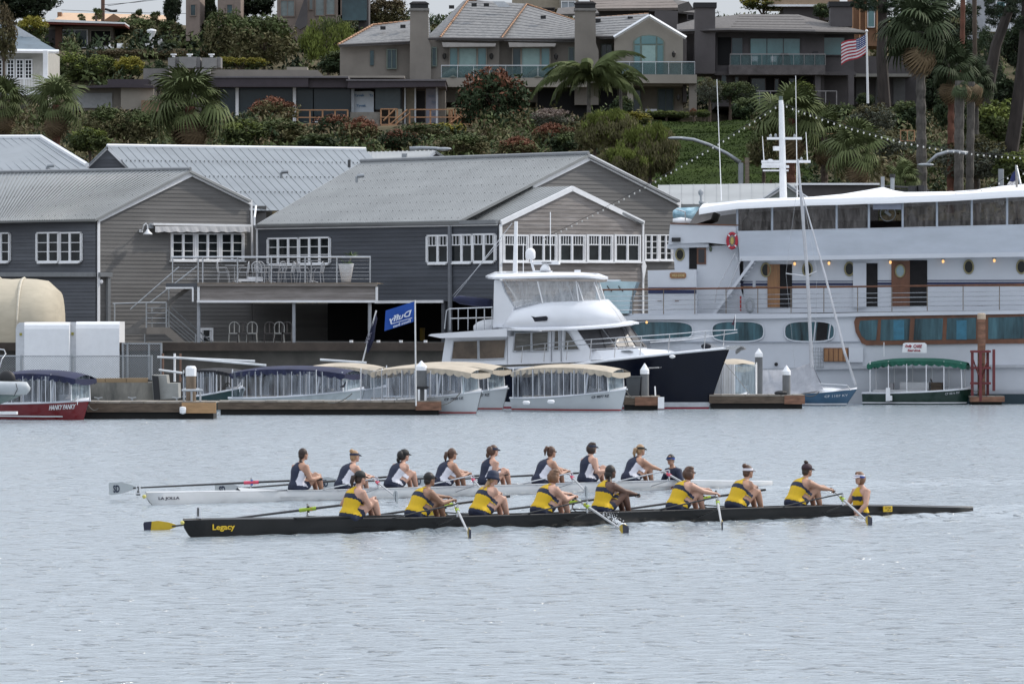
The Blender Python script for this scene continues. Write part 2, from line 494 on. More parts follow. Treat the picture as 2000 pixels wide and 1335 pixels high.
def slope(r0, r1, e0, e1, th, mat, parent, ribs=0, rib=0.03, panels=0, screws=0, name='roof'):
    r0, r1, e0, e1 = map(Vector, (r0, r1, e0, e1))
    nrm = (r1 - r0).cross(e0 - r0).normalized()
    if nrm.z < 0: nrm = -nrm
    pt = lambda s, t: (r0.lerp(r1, s)).lerp(e0.lerp(e1, s), t)
    b = MB(); b.ext([r0, r1, e1, e0], -nrm * th); ro = b.build(name, mat, parent)
    if panels:
        for i in range(panels):
            s0, s1 = i / panels, (i + 1) / panels; g = 0.0015 / 1
            b = MB(); h = 0.012 + rnd.uniform(0, .006)
            b.ext([pt(s0 + g, 0) + nrm * 0.004, pt(s1 - g, 0) + nrm * 0.004, pt(s1 - g, 1) + nrm * 0.004, pt(s0 + g, 1) + nrm * 0.004], nrm * h)
            b.ext([pt(s0 + g, 0) + nrm * 0.004, pt(s0 + g + 0.05 / max(1, (r1 - r0).length), 0) + nrm * 0.004, pt(s0 + g + 0.05 / max(1, (e1 - e0).length), 1) + nrm * 0.004, pt(s0 + g, 1) + nrm * 0.004], nrm * 0.03)
            b.build('roof_panel', mat, ro)
    if ribs:
        b = MB()
        for i in range(ribs):
            s0 = (i + 0.5) / ribs; ds = 0.10 / max((r1 - r0).length, 1) * 0.5
            b.ext([pt(s0 - ds, 0.004), pt(s0 + ds, 0.004), pt(s0 + ds, 0.996), pt(s0 - ds, 0.996)], nrm * rib)
        b.build('roof_rib', mat, ro, kind='stuff')
    if screws:
        b = MB(); L = (e1 - e0).length
        for k in range(screws):
            for i in range(int(L / 0.42)):
                p = pt((i + 0.5 + 0.3 * (k % 2)) / (L / 0.42), (k + 0.6) / screws) + nrm * (rib + 0.006)
                b.box(p, (0.04, 0.04, 0.02))
        b.build('screw_rows', M('screw_grey', (0.13, 0.13, 0.13), 0.5), ro, kind='stuff')
    return ro
def win(W, x0, y0, x1, y1, parent, sash=2, rows=3, cols=1, craft=False, fr=TRIM, glass=None, n=0.045, fw=0.07, sill=True):
    glass = glass or DGLASS
    um = W.u((x0 + x1) / 2); u0, u1 = W.u(x0), W.u(x1); z0, z1 = W.z(y1, um), W.z(y0, um)
    b = MB()
    def bar(a, c, d, e, p=0.0): b.ubox(W, a, c, d, e, n - 0.03, n + 0.05 + p)
    bar(u0, z0, u0 + fw, z1); bar(u1 - fw, z0, u1, z1); bar(u0 + fw, z1 - fw, u1 - fw, z1); bar(u0 + fw, z0, u1 - fw, z0 + fw)
    if sill: b.ubox(W, u0 - 0.05, z0 - 0.06, u1 + 0.05, z0 - 0.001, n - 0.03, n + 0.11)
    iw = (u1 - u0 - 2 * fw) / sash
    cells = []
    for i in range(sash):
        a = u0 + fw + i * iw; c = a + iw
        if i: bar(a - fw * 0.45, z0 + fw, a + fw * 0.45, z1 - fw, 0.004)
        s = 0.035
        bar(a + fw * .46, z0 + fw, a + fw * .46 + s, z1 - fw, -0.012); bar(c - fw * .46 - s, z0 + fw, c - fw * .46, z1 - fw, -0.012)
        aa, cc, zz0, zz1 = a + fw * .46 + s, c - fw * .46 - s, z0 + fw, z1 - fw
        if craft:
            zc = zz1 - (zz1 - zz0) * 0.36
            bar(aa, zc - 0.022, cc, zc + 0.022, -0.01)
            for k in (1, 2, 3): bar(aa + (cc - aa) * k / 4 - 0.012, zc, aa + (cc - aa) * k / 4 + 0.012, zz1, -0.014)
            cells += [(aa, zz0, cc, zc), (aa, zc, cc, zz1)]
        else:
            for k in range(1, rows): bar(aa, zz0 + (zz1 - zz0) * k / rows - 0.015, cc, zz0 + (zz1 - zz0) * k / rows + 0.015, -0.014)
            for k in range(1, cols): bar(aa + (cc - aa) * k / cols - 0.013, zz0, aa + (cc - aa) * k / cols + 0.013, zz1, -0.016)
            for r_ in range(rows):
                for c_ in range(cols):
                    cells.append((aa + (cc - aa) * c_ / cols, zz0 + (zz1 - zz0) * r_ / rows, aa + (cc - aa) * (c_ + 1) / cols, zz0 + (zz1 - zz0) * (r_ + 1) / rows))
    w_ = b.build('window', fr, parent)
    for a, c, d, e in cells:
        b = MB(); b.ubox(W, a, c, d, e, n - 0.028, n - 0.008); b.build('pane', glass, w_)
    return w_
# ------------------------------------------------------------------ quayside buildings
SID_D = M('siding_shaded', (0.082, 0.088, 0.102), 0.7, var=0.2, sc=0.9, rand=0.12, stretch=(0.4, 0.4, 3))  # same clapboard as the gables, shade of the unlit walls put into its colour
SID_L = M('siding_taupe', (0.140, 0.136, 0.132), 0.75, var=0.17, sc=0.7, rand=0.11, stretch=(0.4, 0.4, 3))
SID_W = M('siding_weathered', (0.225, 0.20, 0.183), 0.85, var=0.24, sc=1.5, rand=0.12, stretch=(0.5, 0.5, 5), col2=(0.25, 0.23, 0.22))
ROOF_G = M('roof_metal_grey', (0.27, 0.28, 0.28), 0.42, metal=0.15, var=0.13, sc=0.45, stretch=(1, 1, 2))
ROOF_B = M('roof_metal_blue', (0.20, 0.222, 0.242), 0.42, metal=0.15, var=0.13, sc=0.45, stretch=(1, 1, 2))
ROOF_E = M('roof_edge_grey', (0.19, 0.20, 0.21), 0.5, var=0.1)
VOID = M('dark_interior', (0.006, 0.006, 0.007), 0.9)  # near-black colour stands in for the shade inside openings
QUAYL = 700

# --- left building
LA = Wall(189, 228, 180 - 46)       # long wall runs left and back
LA.n = Vector((-0.719, -0.695))
GA = Wall(189, 228, 44)             # gable wall runs right and back
bA = T('grey_building', 'left grey clapboard building with white trimmed gable above the wooden deck', 'building', (GA.o.x, GA.o.y, QZ))
siding(LA, [(-90, 432), (187, 432), (187, 700), (-90, 700)], 0.16, SID_D, bA, wallmat=SID_D)
siding(GA, [(191, 700), (191, 430), (372, 338), (487, 396), (493, 700)], 0.178, SID_L, bA, wallmat=SID_L)
# lower part of the same wall running on under the deck and the neighbour
siding(GA, [(494, 700), (494, 592), (641, 592), (641, 700)], 0.178, SID_L, bA, wallmat=SID_L)
# eave, belt and corner boards
trimline(LA, [(-90, 430), (189, 430)], 0.16, 0.05, 0.12, ROOF_E, bA, 'gutter')
trimline(LA, [(-90, 536), (189, 536)], 0.20, 0.05, 0.20, ROOF_E, bA, 'belt_board')
trimline(GA, [(189.5, 536), (213, 536)], 0.20, 0.05, 0.24, ROOF_E, bA, 'belt_board')
trimline(GA, [(191, 700), (191, 432)], 0.13, 0.04, 0.09, TRIM, bA, 'corner_board')
trimline(GA, [(208, 700), (208, 542)], 0.16, 0.04, 0.20, ROOF_E, bA, 'corner_board')
trimline(GA, [(489, 396), (491, 500)], 0.09, 0.04, 0.09, TRIM, bA, 'corner_board')
trimline(GA, [(189, 429), (372, 339)], 0.24, 0.05, 0.12, TRIM, bA, 'verge_board')
trimline(GA, [(372, 339), (489, 396)], 0.24, 0.05, 0.12, TRIM, bA, 'verge_board')
trimline(GA, [(641, 700), (641, 592)], 0.10, 0.04, 0.09, TRIM, bA, 'corner_board')
apx = GA.at(372, 332, 0.25); bpx = P(-90, 340, apx.y + 10.4)
slope(bpx, apx, P(-90, 433, 234.0), GA.at(186, 428, 0.25), 0.10, ROOF_G, bA, ribs=58, rib=0.025, screws=5)
er = GA.at(491, 391, 0.25)
slope(apx, bpx, er, er + (bpx - apx), 0.10, ROOF_G, bA, name='roof')
b = MB(); b.tube([bpx + Vector((0, 0, 0.05)), apx + Vector((0, 0, 0.05))], 0.09, 6); b.build('ridge_cap', ROOF_E, bA)
win(LA, -28, 454, 19, 512, bA, sash=3, rows=3)
win(LA, 75.5, 453, 117, 512, bA, sash=2, rows=3)
win(LA, 118, 453, 159, 512, bA, sash=2, rows=3)
for x0, x1 in ((332, 380), (381, 427), (428, 475)): win(GA, x0, 455, x1, 509, bA, sash=2, rows=3)
win(GA, 389, 640, 414, 688, bA, sash=1, rows=3, cols=1, sill=False, fw=0.1)
b = MB(); o_ = GA.at(198, 550, 0.13); b.ell(o_, (0.08, 0.05, 0.1)); b.build('wall_light', TRIM, bA)
# awning over the windows
aw = T('awning', 'white roller awning above the three deck windows', 'awning', GA.at(400, 480))
b = MB(); b.wbox(GA, 300, 437, 491, 441, 0.06, 0.35); b.build('cassette', TRIM, aw)
b = MB(); rings = []
pts = [(303 + i * 6.2, 453 + 1.0 * math.sin(i * 1.7)) for i in range(31)]
vs = [GA.at(x, 441.5, 0.35) for x, y in pts] + [GA.at(x, y, 0.36 + 0.02 * math.sin(i * 2.1)) for i, (x, y) in enumerate(pts)]
b.add(vs, [(i, i + 1, 32 + i, 31 + i) for i in range(30)]); b.build('valance', M('awning_cloth', (0.50, 0.50, 0.51), 0.8, var=0.12, sc=2), aw)
b = MB(); b.wbox(GA, 290, 437, 300, 446, 0.05, 0.22); b.build('bracket', GALV, aw)
# gooseneck wall lamp
gl = T('barn_lamp', 'white gooseneck barn lamp on the gable wall left of the awning', 'lamp', GA.at(283, 455))
b = MB(); c0 = GA.at(275, 451, 0.05)
b.lathe(GA.at(275, 451, 0.06), [(0.09, -0.06), (0.09, 0.06)], 8); b.build('wall_plate', TRIM, gl)
b = MB(); b.tube([GA.at(275, 451, 0.08), GA.at(278, 449, 0.3), GA.at(281, 440, 0.45), GA.at(285, 436, 0.5), GA.at(288, 440, 0.5), GA.at(288.5, 448, 0.5)], 0.03, 6); b.build('gooseneck', TRIM, gl)
b = MB(); b.lathe(GA.at(288.5, 458, 0.5), [(0.22, 0.0), (0.19, 0.06), (0.09, 0.15), (0.05, 0.23)], 14); b.build('shade', WHITE, gl, smooth=True)

# --- middle building
LB = Wall(975, 222, 180 - 46); LB.n = Vector((-0.719, -0.695))
GB = Wall(975, 222, 44)
bB = T('grey_building', 'middle grey boathouse with long metal roof and two stepped gables behind the motor yacht', 'building', (GB.o.x, GB.o.y, QZ))
siding(LB, [(502, 443), (972, 434), (972, 588), (502, 588)], 0.178, M('siding_shaded_dark', (0.066, 0.073, 0.088), 0.7, var=0.2, sc=0.9, rand=0.12, stretch=(0.4, 0.4, 3)), bB, wallmat=SID_D)  # long wall siding darker still, its shade put into the colour
siding(GB, [(977, 700), (977, 436), (1115, 371), (1253, 437), (1253, 700)], 0.178, SID_W, bB, wallmat=SID_L)
GM = GB.off(-2.6)                    # main gable plane is set back
siding(GM, [(1030, 420), (1030, 372), (1150, 308), (1323, 398), (1323, 700), (1230, 700), (1230, 425)], 0.178, SID_L, bB, wallmat=SID_L)
trimline(GB, [(976, 435), (1115, 368)], 0.22, 0.05, 0.12, TRIM, bB, 'verge_board')
trimline(GB, [(1115, 368), (1255, 436)], 0.22, 0.05, 0.12, TRIM, bB, 'verge_board')
trimline(GM, [(1037, 363), (1150, 307)], 0.26, 0.05, 0.12, TRIM, bB, 'verge_board')
trimline(GM, [(1150, 307), (1326, 397)], 0.26, 0.05, 0.12, TRIM, bB, 'verge_board')
trimline(GM, [(1325, 397), (1325, 480)], 0.12, 0.05, 0.10, TRIM, bB, 'corner_board')
trimline(GB, [(976, 700), (976, 438)], 0.15, 0.04, 0.09, TRIM, bB, 'corner_board')
trimline(GB, [(1254, 640), (1254, 437)], 0.10, 0.04, 0.09, TRIM, bB, 'corner_board')
trimline(LB, [(502, 441), (975, 433)], 0.17, 0.05, 0.22, ROOF_E, bB, 'gutter')
trimline(LB, [(502, 447), (973, 439)], 0.06, 0.04, 0.10, TRIM, bB, 'frieze_board')
trimline(LB, [(735, 589.5), (868, 588.5)], 0.12, 0.04, 0.10, TRIM, bB, 'beam')
trimline(LB, [(504, 588), (504, 446)], 0.10, 0.04, 0.08, TRIM, bB, 'corner_board')
# roof planes
eL, eR = LB.at(500, 439, 0.3), GB.at(973, 431, 0.2)
fr_ = GB.at(1115, 364, 0.25); rM = GM.at(1150, 302, 0.25); rL = P(705, 317, 238)
slope(rL, rM, eL, eR + (GM.pt(0, 0) - GB.pt(0, 0)) * 0.97, 0.10, ROOF_G, bB, ribs=84, rib=0.025, screws=8)
bk = GM.pt(0, 0) - GB.pt(0, 0)
pn = (rM - rL).cross(eL - rL).normalized(); ry = P(1115, 364, 1) - Vector((0, 0, CH)); cc_ = Vector((0, 0, CH))
fr_ = cc_ + ry * ((rL - cc_).dot(pn) / ry.dot(pn)); ry = P(973, 431, 1) - cc_; eR = cc_ + ry * ((rL - cc_).dot(pn) / ry.dot(pn))
slope(fr_ + bk * 1.15, fr_, eR + bk * 0.99, eR, 0.11, ROOF_G, bB, ribs=12, rib=0.02)
er = GB.at(1258, 434, 0.25)
slope(fr_, fr_ + bk * 1.15, er, er + bk * 1.15, 0.11, ROOF_E, bB)
er = GM.at(1329, 391, 0.25)
slope(rM, rL, er, er + (rL - rM), 0.10, ROOF_E, bB)
b = MB(); b.tube([rL + Vector((0, 0, .06)), rM + Vector((0, 0, .06))], 0.10, 6); b.build('ridge_cap', ROOF_E, bB)
b = MB(); q = [LB.at(502, 443, -.1), rL - Vector((0, 0, .15)), rL + Vector((4.5, 6, -3.5))]; b.ext(q, (0.02, 0.1, 0)); b.build('end_wall', SID_D, bB)
# windows
for x0, x1 in ((527, 583), (588, 644)):
    dy = (x0 - 527) * -0.02; win(LB, x0, 464 + dy, x1, 517 + dy, bB, sash=3, rows=3)
for x0, x1, y in ((838, 876, 458.5), (884, 923, 457.2), (927, 967, 456)): win(LB, x0, y, x1, y + 56, bB, sash=2, craft=True)
for x0, x1 in ((980, 1030), (1033, 1086), (1089, 1141), (1144, 1195), (1198, 1249)): win(GB, x0, 458, x1, 511, bB, sash=2, craft=True)
for x0, x1 in ((1257, 1284), (1285, 1312)): win(GM, x0, 458, x1, 508, bB, sash=2, rows=4, cols=1, fw=0.05)
# downpipe and conductor
b = MB(); b.tube([LB.at(879, 442, .1), LB.at(879, 700, .1)], 0.10, 8); b.build('downpipe', M('pipe_grey', (0.16, 0.17, 0.19), 0.5), bB)
b = MB(); b.wpoly(GB, [(1258, 505), (1263, 519), (1257, 552), (1254, 520)], 0.05, 0.1); b.build('folded_umbrella', TRIM, bB)
# open ground floor: dark room with a back wall, side and ceiling
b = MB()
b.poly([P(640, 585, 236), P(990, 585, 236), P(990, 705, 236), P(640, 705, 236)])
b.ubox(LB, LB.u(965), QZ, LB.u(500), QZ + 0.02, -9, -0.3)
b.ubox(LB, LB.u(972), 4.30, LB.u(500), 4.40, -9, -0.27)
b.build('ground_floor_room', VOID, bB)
b = MB(); b.ubox(LB, LB.u(868), QZ, LB.u(862), 4.3, -0.3, 0.0); b.build('post', SID_D, bB)
b = MB(); b.tube([P(825, 700, 232), P(825, 640, 232)], 0.12, 6); b.build('yellow_post', M('yellow_post_paint', (0.25, 0.16, 0.02), 0.6), bB)
def cowl(px, py, D, parent=None):
    b = MB(); p = P(px, py, D)
    b.tube([p - Vector((0, 0, .25)), p, p + Vector((0.12, 0, .06))], 0.07, 8); b.tube([p + Vector((0.02, -.02, .05)), p + Vector((0.34, -.05, .07))], 0.09, 8)
    return b.build('roof_vent', GALV, parent)
cowl(697, 346, 229.8, bB)

# --- back roofs
bC = T('boat_shed', 'far left shed with pale seamed metal roof whose sloping verge meets the tree tops', 'building', P(60, 600, 243))
slope(P(-120, 270, 250), P(81, 269, 248), P(-60, 345, 240), P(178, 333, 240), 0.12, ROOF_B, bC, panels=13)
b = MB(); b.ext([P(-120, 271, 250), P(81, 270, 248), P(178, 334, 240.2), P(178, 692, 240.4), P(-60, 692, 240.4)], (0, 9, 0)); b.build('wall', SID_D, bC)
b = MB(); b.tube([P(-120, 269, 249.9), P(81, 268, 247.9), P(170, 322, 240.9)], 0.12, 6); b.build('verge_cap', TRIM, bC)
cowl(92, 326, 240.6, bC)
bD = T('boat_shed', 'long shed behind the left gable with pale blue-grey seamed roof and small triangular gable', 'building', P(450, 600, 243))
pr0, pr1, pe0, pe1 = P(211, 285.5, 245.9), P(712, 291.5, 251.9), P(325, 412, 239), P(824, 412, 244)
nP = 30
for i in range(nP):
    s0, s1 = i / nP + 0.0009, (i + 1) / nP - 0.0009
    b = MB(); nn = Vector((0.2, -0.6, 0.7)).normalized()
    A_, B_, C_, D_ = pr0.lerp(pr1, s0), pr0.lerp(pr1, s1), pe0.lerp(pe1, s1), pe0.lerp(pe1, s0)
    b.ext([A_, B_, C_, D_], nn * (0.03 + rnd.uniform(0, .008)))
    w_ = 0.045; b.ext([A_, A_ + Vector((w_, 0, 0)), D_ + Vector((w_, 0, 0)), D_], nn * 0.035)
    b.build('roof_panel', ROOF_B, bD)
b = MB()
for k in range(3):
    for i in range(60):
        s = i / 60; p = pr0.lerp(pr1, s).lerp(pe0.lerp(pe1, s), 0.24 + 0.24 * k) + Vector((0.02, -0.06, 0.05)); b.box(p, (0.06, 0.06, 0.04))
b.build('screw_rows', MT['screw_grey'], bD, kind='stuff')
b = MB(); b.tube([P(209, 285.5, 245.8), P(714, 292, 251.8)], 0.11, 6); b.build('ridge_cap', TRIM, bD)
WD = Wall(210, 244.5, 0)
siding(WD, [(166, 333), (210, 292), (252, 333)], 0.178, SID_D, bD, wallmat=SID_D)
trimline(WD, [(163, 334), (210, 288)], 0.14, 0.05, 0.12, TRIM, bD, 'verge_board')
trimline(WD, [(210, 288), (256, 334)], 0.14, 0.05, 0.12, TRIM, bD, 'verge_board')
b = MB(); b.ext([P(160, 332, 244.2), P(210, 284, 244.2), P(210, 287, 244.2), P(164, 332, 244.2)], (0, 4, 0)); b.build('roof', ROOF_B, bD)
cowl(549, 338, 240.2, bD)
b = MB(); b.tube([P(682, 327, 240), P(682, 312, 240)], 0.07, 6); b.build('flue', M('pipe_dark', (0.05, 0.055, 0.06), .5), bD)
b = MB(); b.ext([P(430, 402, 241), P(520, 402, 241), P(520, 560, 241), P(430, 560, 241)], (0, 6, 0)); b.build('wall', SID_L, bD)
# nook wall piece between the two quayside buildings
b = MB(); b.tube([P(500, 402, 232), P(497, 425, 230.5), P(497, 440, 230.5)], 0.05, 5); b.build('downpipe', TRIM, bD)
bE = T('boat_shed', 'low shed whose ridge and tiny white gable peek over the middle boathouse roof', 'building', P(800, 600, 252))
slope(P(716, 297, 260), P(850, 294, 258), P(716, 330, 252), P(838, 330, 252), 0.1, ROOF_G, bE, ribs=16)
WE = Wall(850, 255, 0)
b = MB(); b.wpoly(WE, [(828, 318), (850, 297), (874, 318)], -1.5, 0); b.build('wall', SID_D, bE)
trimline(WE, [(828, 316), (851, 297)], 0.14, 0.03, 0.1, TRIM, bE, 'verge_board'); trimline(WE, [(851, 297), (876, 312)], 0.10, 0.03, 0.1, TRIM, bE, 'verge_board')
b = MB(); b.ext([P(850, 293, 254.6), P(878, 311, 254.6), P(878, 314, 254.6), P(850, 296, 254.6)], (0, 4, 0)); b.build('roof', ROOF_G, bE)
bF = T('boat_shed', 'grey roofed shed behind the ship mast with small white trimmed gable', 'building', P(1420, 600, 236))
slope(P(1285, 362, 246), P(1560, 358, 246), P(1285, 400, 238), P(1560, 398, 238), 0.12, ROOF_G, bF, panels=12)
WF = Wall(1538, 236.5, 0)
siding(WF, [(1488, 395), (1536, 366), (1582, 395)], 0.17, M('siding_sage', (0.17, 0.19, 0.18), .7, rand=0.06), bF)
trimline(WF, [(1480, 396), (1536, 361)], 0.16, 0.05, 0.12, TRIM, bF, 'verge_board'); trimline(WF, [(1536, 361), (1590, 396)], 0.16, 0.05, 0.12, TRIM, bF, 'verge_board')
b = MB(); b.ext([P(1476, 398, 236.3), P(1536, 357, 236.3), P(1594, 398, 236.3), P(1536, 362, 236.3)], (0, 9, 0)); b.build('roof', ROOF_B, bF)
b = MB(); b.ext([P(1285, 401, 238.3), P(1560, 401, 238.3), P(1560, 692, 238.3), P(1285, 692, 238.3)], (0, 6, 0)); b.build('wall', SID_L, bF)
bG = T('flat_roof_shed', 'dark flat roofed shed behind the white ship awning', 'building', P(1650, 600, 240))
b = MB(); b.ext([P(1562, 360, 242), P(1715, 360, 242), P(1715, 691, 242), P(1562, 691, 242)], (0, 8, 0)); b.build('wall', M('brown_flat', (0.06, 0.055, 0.055), .9), bG)
b = MB(); b.ext([P(1560, 357.5, 241.8), P(1718, 357.5, 241.8), P(1718, 361, 241.8), P(1560, 361, 241.8)], (0, 8, 0)); b.build('parapet', TRIM, bG)

# ------------------------------------------------------------------ wooden deck in the corner of the two buildings
WK = Wall(388, 221, -3)
dk = T('deck', 'raised wooden deck with board fascia between the two grey buildings', 'deck', WK.at(560, 590))
siding(WK, [(389, 586), (389, 559), (735, 559), (735, 586)], 0.125, SID_W, dk, name='fascia_board')
u0, u1 = WK.u(386), WK.u(737); zt = WK.z(552, 3)
for k in range(26):                                   # deck planks
    b = MB(); b.ubox(WK, u0, zt - 0.05, u1, zt - 0.001 * (k % 3), 0.12 - (k + 1) * 0.135, 0.12 - k * 0.135 - 0.012); b.build('plank', WOODG, dk)
b = MB(); b.ubox(WK, u0, WK.z(559, 3), u1, zt - 0.052, 0.03, 0.13); b.build('rim_board', M('rim_wood', (0.20, 0.18, 0.165), .85, var=.25, sc=2, stretch=(1, 1, 6)), dk)
trimline(WK, [(385, 588.5), (738, 588.5)], 0.10, 0.02, 0.10, TRIM, dk, 'trim'); trimline(WK, [(736, 586), (736, 560)], 0.10, 0.02, 0.095, TRIM, dk, 'trim'); trimline(WK, [(388, 586), (388, 560)], 0.10, 0.02, 0.095, TRIM, dk, 'trim')
b = MB(); b.wpoly(WK, [(324, 553), (387, 553), (387, 566), (324, 561)], -2.5, 0.06); b.build('side_wing', SID_D, dk)
trimline(WK, [(324, 562), (378, 562)], 0.07, -0.1, 0.09, TRIM, dk, 'trim'); trimline(WK, [(377, 562), (377, 589)], 0.07, -0.1, 0.10, TRIM, dk, 'trim')
for x in (388, 574, 722):
    b = MB(); b.tube([WK.at(x, 589, -0.15), WK.at(x, 700, -0.15)], 0.075, 8); b.build('post', M('post_grey', (0.33, 0.35, 0.38), .5), dk)
rl = T('deck_railing', 'steel cable railing along the front edge of the wooden deck', 'railing', WK.at(530, 552))
px = [337, 387, 396, 464, 530, 596, 658, 723]
for x in px:
    b = MB(); b.tube([WK.at(x, 552, 0.02), WK.at(x, 502, 0.02)], 0.035, 6); b.build('post', STEEL, rl)
b = MB(); b.tube([WK.at(335, 502, 0.02), WK.at(724, 502, 0.02)], 0.04, 6); b.build('top_rail', STEEL, rl)
for k in range(6):
    b = MB(); b.tube([WK.at(337, 509.5 + 7 * k, 0.02), WK.at(723, 509.5 + 7 * k, 0.02)], 0.007, 4); b.build('cable', STEEL, rl)

# chairs and tables on the deck
CHM = M('chair_aluminium', (0.40, 0.41, 0.43), 0.35, metal=0.4)
def make_chair(px, n, face, label):
    p = WK.at(px, 552, 0); q = p - Vector((WK.n.x, WK.n.y, 0)) * n; q.z = zt
    t = T('cafe_chair', label, 'chair', q, R(face), 'metal chairs on the deck')
    b = MB(); b.box((0, 0, .45), (.46, .46, .03)); b.build('seat', CHM, t, local=True)
    b = MB()
    for k in range(5): b.tube([(-.22, -.2 + .1 * k, .46), (-.27, -.22 + .11 * k, .9 - .03 * abs(k - 2))], .012, 4)
    b.tube([(-.22, -.22, .46)] + [(-.28, -.24 * math.cos(a), .72 + .2 * math.sin(a)) for a in [i * .524 for i in range(7)]] + [(-.22, .22, .46)], .018, 5); b.build('backrest', CHM, t, local=True)
    for sx in (-1, 1):
        for sy in (-1, 1):
            b = MB(); b.tube([(sx * .2, sy * .2, .45), (sx * .25, sy * .23, 0)], .015, 5); b.build('leg', CHM, t, local=True)
        b = MB(); b.tube([(-.25, sx * .24, .66), (.1, sx * .27, .66), (.21, sx * .23, .45)], .014, 5); b.build('armrest', CHM, t, local=True)
def make_table(px, n, label, h=.74):
    p = WK.at(px, 552, 0); q = p - Vector((WK.n.x, WK.n.y, 0)) * n; q.z = zt
    t = T('cafe_table', label, 'table', q, 0.3, 'metal tables on the deck')
    b = MB(); b.lathe((0, 0, h), [(.42, 0), (.42, .03)], 20); b.build('tabletop', CHM, t, local=True)
    b = MB(); b.tube([(0, 0, 0.03), (0, 0, h)], .03, 6); b.build('pedestal', CHM, t, local=True)
    b = MB()
    for a in range(4): b.tube([(0, 0, .1), (.3 * math.cos(a * 1.57), .3 * math.sin(a * 1.57), .02)], .02, 5)
    b.build('foot', CHM, t, local=True)
make_chair(433, .7, 10, 'metal deck chair furthest left behind the railing, facing right')
make_table(452, 1.3, 'round metal table between the two leftmost deck chairs')
make_chair(470, .8, 175, 'metal deck chair second from the left, facing the leftmost one')
make_chair(500, 1.4, -60, 'metal deck chair at the back left of the middle table')
make_table(521, 1.0, 'round metal table in the middle of the deck')
make_chair(512, .45, 60, 'metal deck chair nearest the railing left of the middle table')
make_chair(541, .6, 140, 'metal deck chair nearest the railing right of the middle table')
make_chair(556, 1.4, 200, 'metal deck chair at the back right of the middle table')
make_chair(590, .8, 20, 'metal deck chair left of the taller bistro table')
make_table(603, 1.2, 'taller bistro table on the right half of the deck', .95)
make_chair(616, .7, 165, 'metal deck chair nearest the white planter')
b = MB(); b.box(WK.at(487, 547, .0) + Vector((0, .6, 0)), (1.1, .5, .10), .1); b.box(WK.at(487, 543, .0) + Vector((0.2, .7, 0)), (.6, .4, .12), .4)
b.build('folded_cushion', WHITE, tag=('white cushions lying on the deck boards behind the railing', 'cushion'))
pl = T('planter', 'tall white tapered planter at the right end of the deck', 'planter', WK.at(676, 551, -.5))
c = WK.at(676, 550.5, -.5); b = MB(); b.lathe(c, [(.20, 0), (.33, .75), (.34, .78), (.28, .78), (.26, .7)], 18); b.build('pot', WHITE, pl, smooth=True)
gp = T('potted_plant', 'spiky green plant growing in the white deck planter', 'plant', c + Vector((0, 0, .7)))
LEAFG = M('leaf_mid', (0.05, 0.085, 0.02), 0.6, var=.4, sc=3)
for i in range(46):
    a = rnd.random() * 6.28; l = .25 + rnd.random() * .2; o2 = Vector((.25, 0, .4)) if i % 2 else Vector((0, 0, .05))
    p0 = c + Vector((0, 0, .68)) + o2; d = Vector((math.cos(a), math.sin(a), rnd.uniform(-.1, 1))).normalized() * l; s_ = Vector((-math.sin(a), math.cos(a), 0)) * .02
    b = MB(); b.add([p0 - s_, p0 + s_, p0 + d * .6 + s_ + Vector((0, 0, .05)), p0 + d], [(0, 1, 2, 3)])
    if i < 30: b.build('leaf', LEAFG, gp)
b = MB(); b.tube([c + Vector((0, 0, .6)), c + Vector((.12, 0, .85)), c + Vector((.25, 0, 1.1))], .03, 5); b.build('stem', WOODG, gp)

# ------------------------------------------------------------------ outside stairs
st = T('outside_stairs', 'grey two-flight outside stairs with landing under the left end of the deck', 'stairs', P(330, 700, 222))
SM = M('stair_grey', (0.17, 0.165, 0.16), 0.7, var=.15); RM = M('rail_grey', (0.38, 0.40, 0.42), 0.4, metal=.5)
DS = 221.5
def pl4(b, pts, D0, D1): b.ext([P(x, y, D0) for x, y in pts], (0, D1 - D0, 0))
b = MB(); pl4(b, [(234, 640), (286, 640), (286, 653), (234, 653)], DS + 1.1, DS + 2.3); b.build('landing', SM, st)
b = MB(); pl4(b, [(286, 639), (325, 639), (325, 652), (286, 652)], DS, DS + 2.3); b.build('landing', M('landing_tan', (0.24, 0.215, 0.19), .8), st)
b = MB(); pl4(b, [(325, 639), (332, 640), (398, 700), (380, 700), (322, 652)], DS + 1.0, DS + 1.08); b.build('stringer', SM, st)
b = MB(); pl4(b, [(325, 639), (332, 640), (398, 700), (380, 700), (322, 652)], DS - .04, DS + .04); b.build('stringer', M('landing_tan', (0, 0, 0)), st)
for k in range(9):
    x = 330 + k * 7.4; y = 645 + k * 6.6
    b = MB(); pl4(b, [(x - 4, y - 1), (x + 5, y - 1), (x + 5, y + .6), (x - 4, y + .6)], DS + .05, DS + .99); b.build('tread', SM, st)
b = MB(); pl4(b, [(252, 640), (376, 553), (376, 562), (268, 640)], DS + 1.3, DS + 1.38); b.build('stringer', SM, st)
for k in range(12):
    x = 262 + k * 9.6; y = 636 - k * 6.8
    b = MB(); pl4(b, [(x - 4, y - 1), (x + 5, y - 1), (x + 5, y + .6), (x - 4, y + .6)], DS + 1.39, DS + 2.3); b.build('tread', SM, st)
for pts, Dd in (([(255, 604), (350, 521)], DS + 1.3), ([(292, 592), (385, 520)], DS + 2.3), ([(220, 593), (286, 591)], DS + 1.1), ([(286, 591), (325, 591)], DS), ([(325, 604), (437, 700)], DS), ([(335, 600), (445, 696)], DS + 1.0)):
    b = MB(); b.tube([P(x, y, Dd) for x, y in pts], .03, 5); b.build('handrail', RM, st)
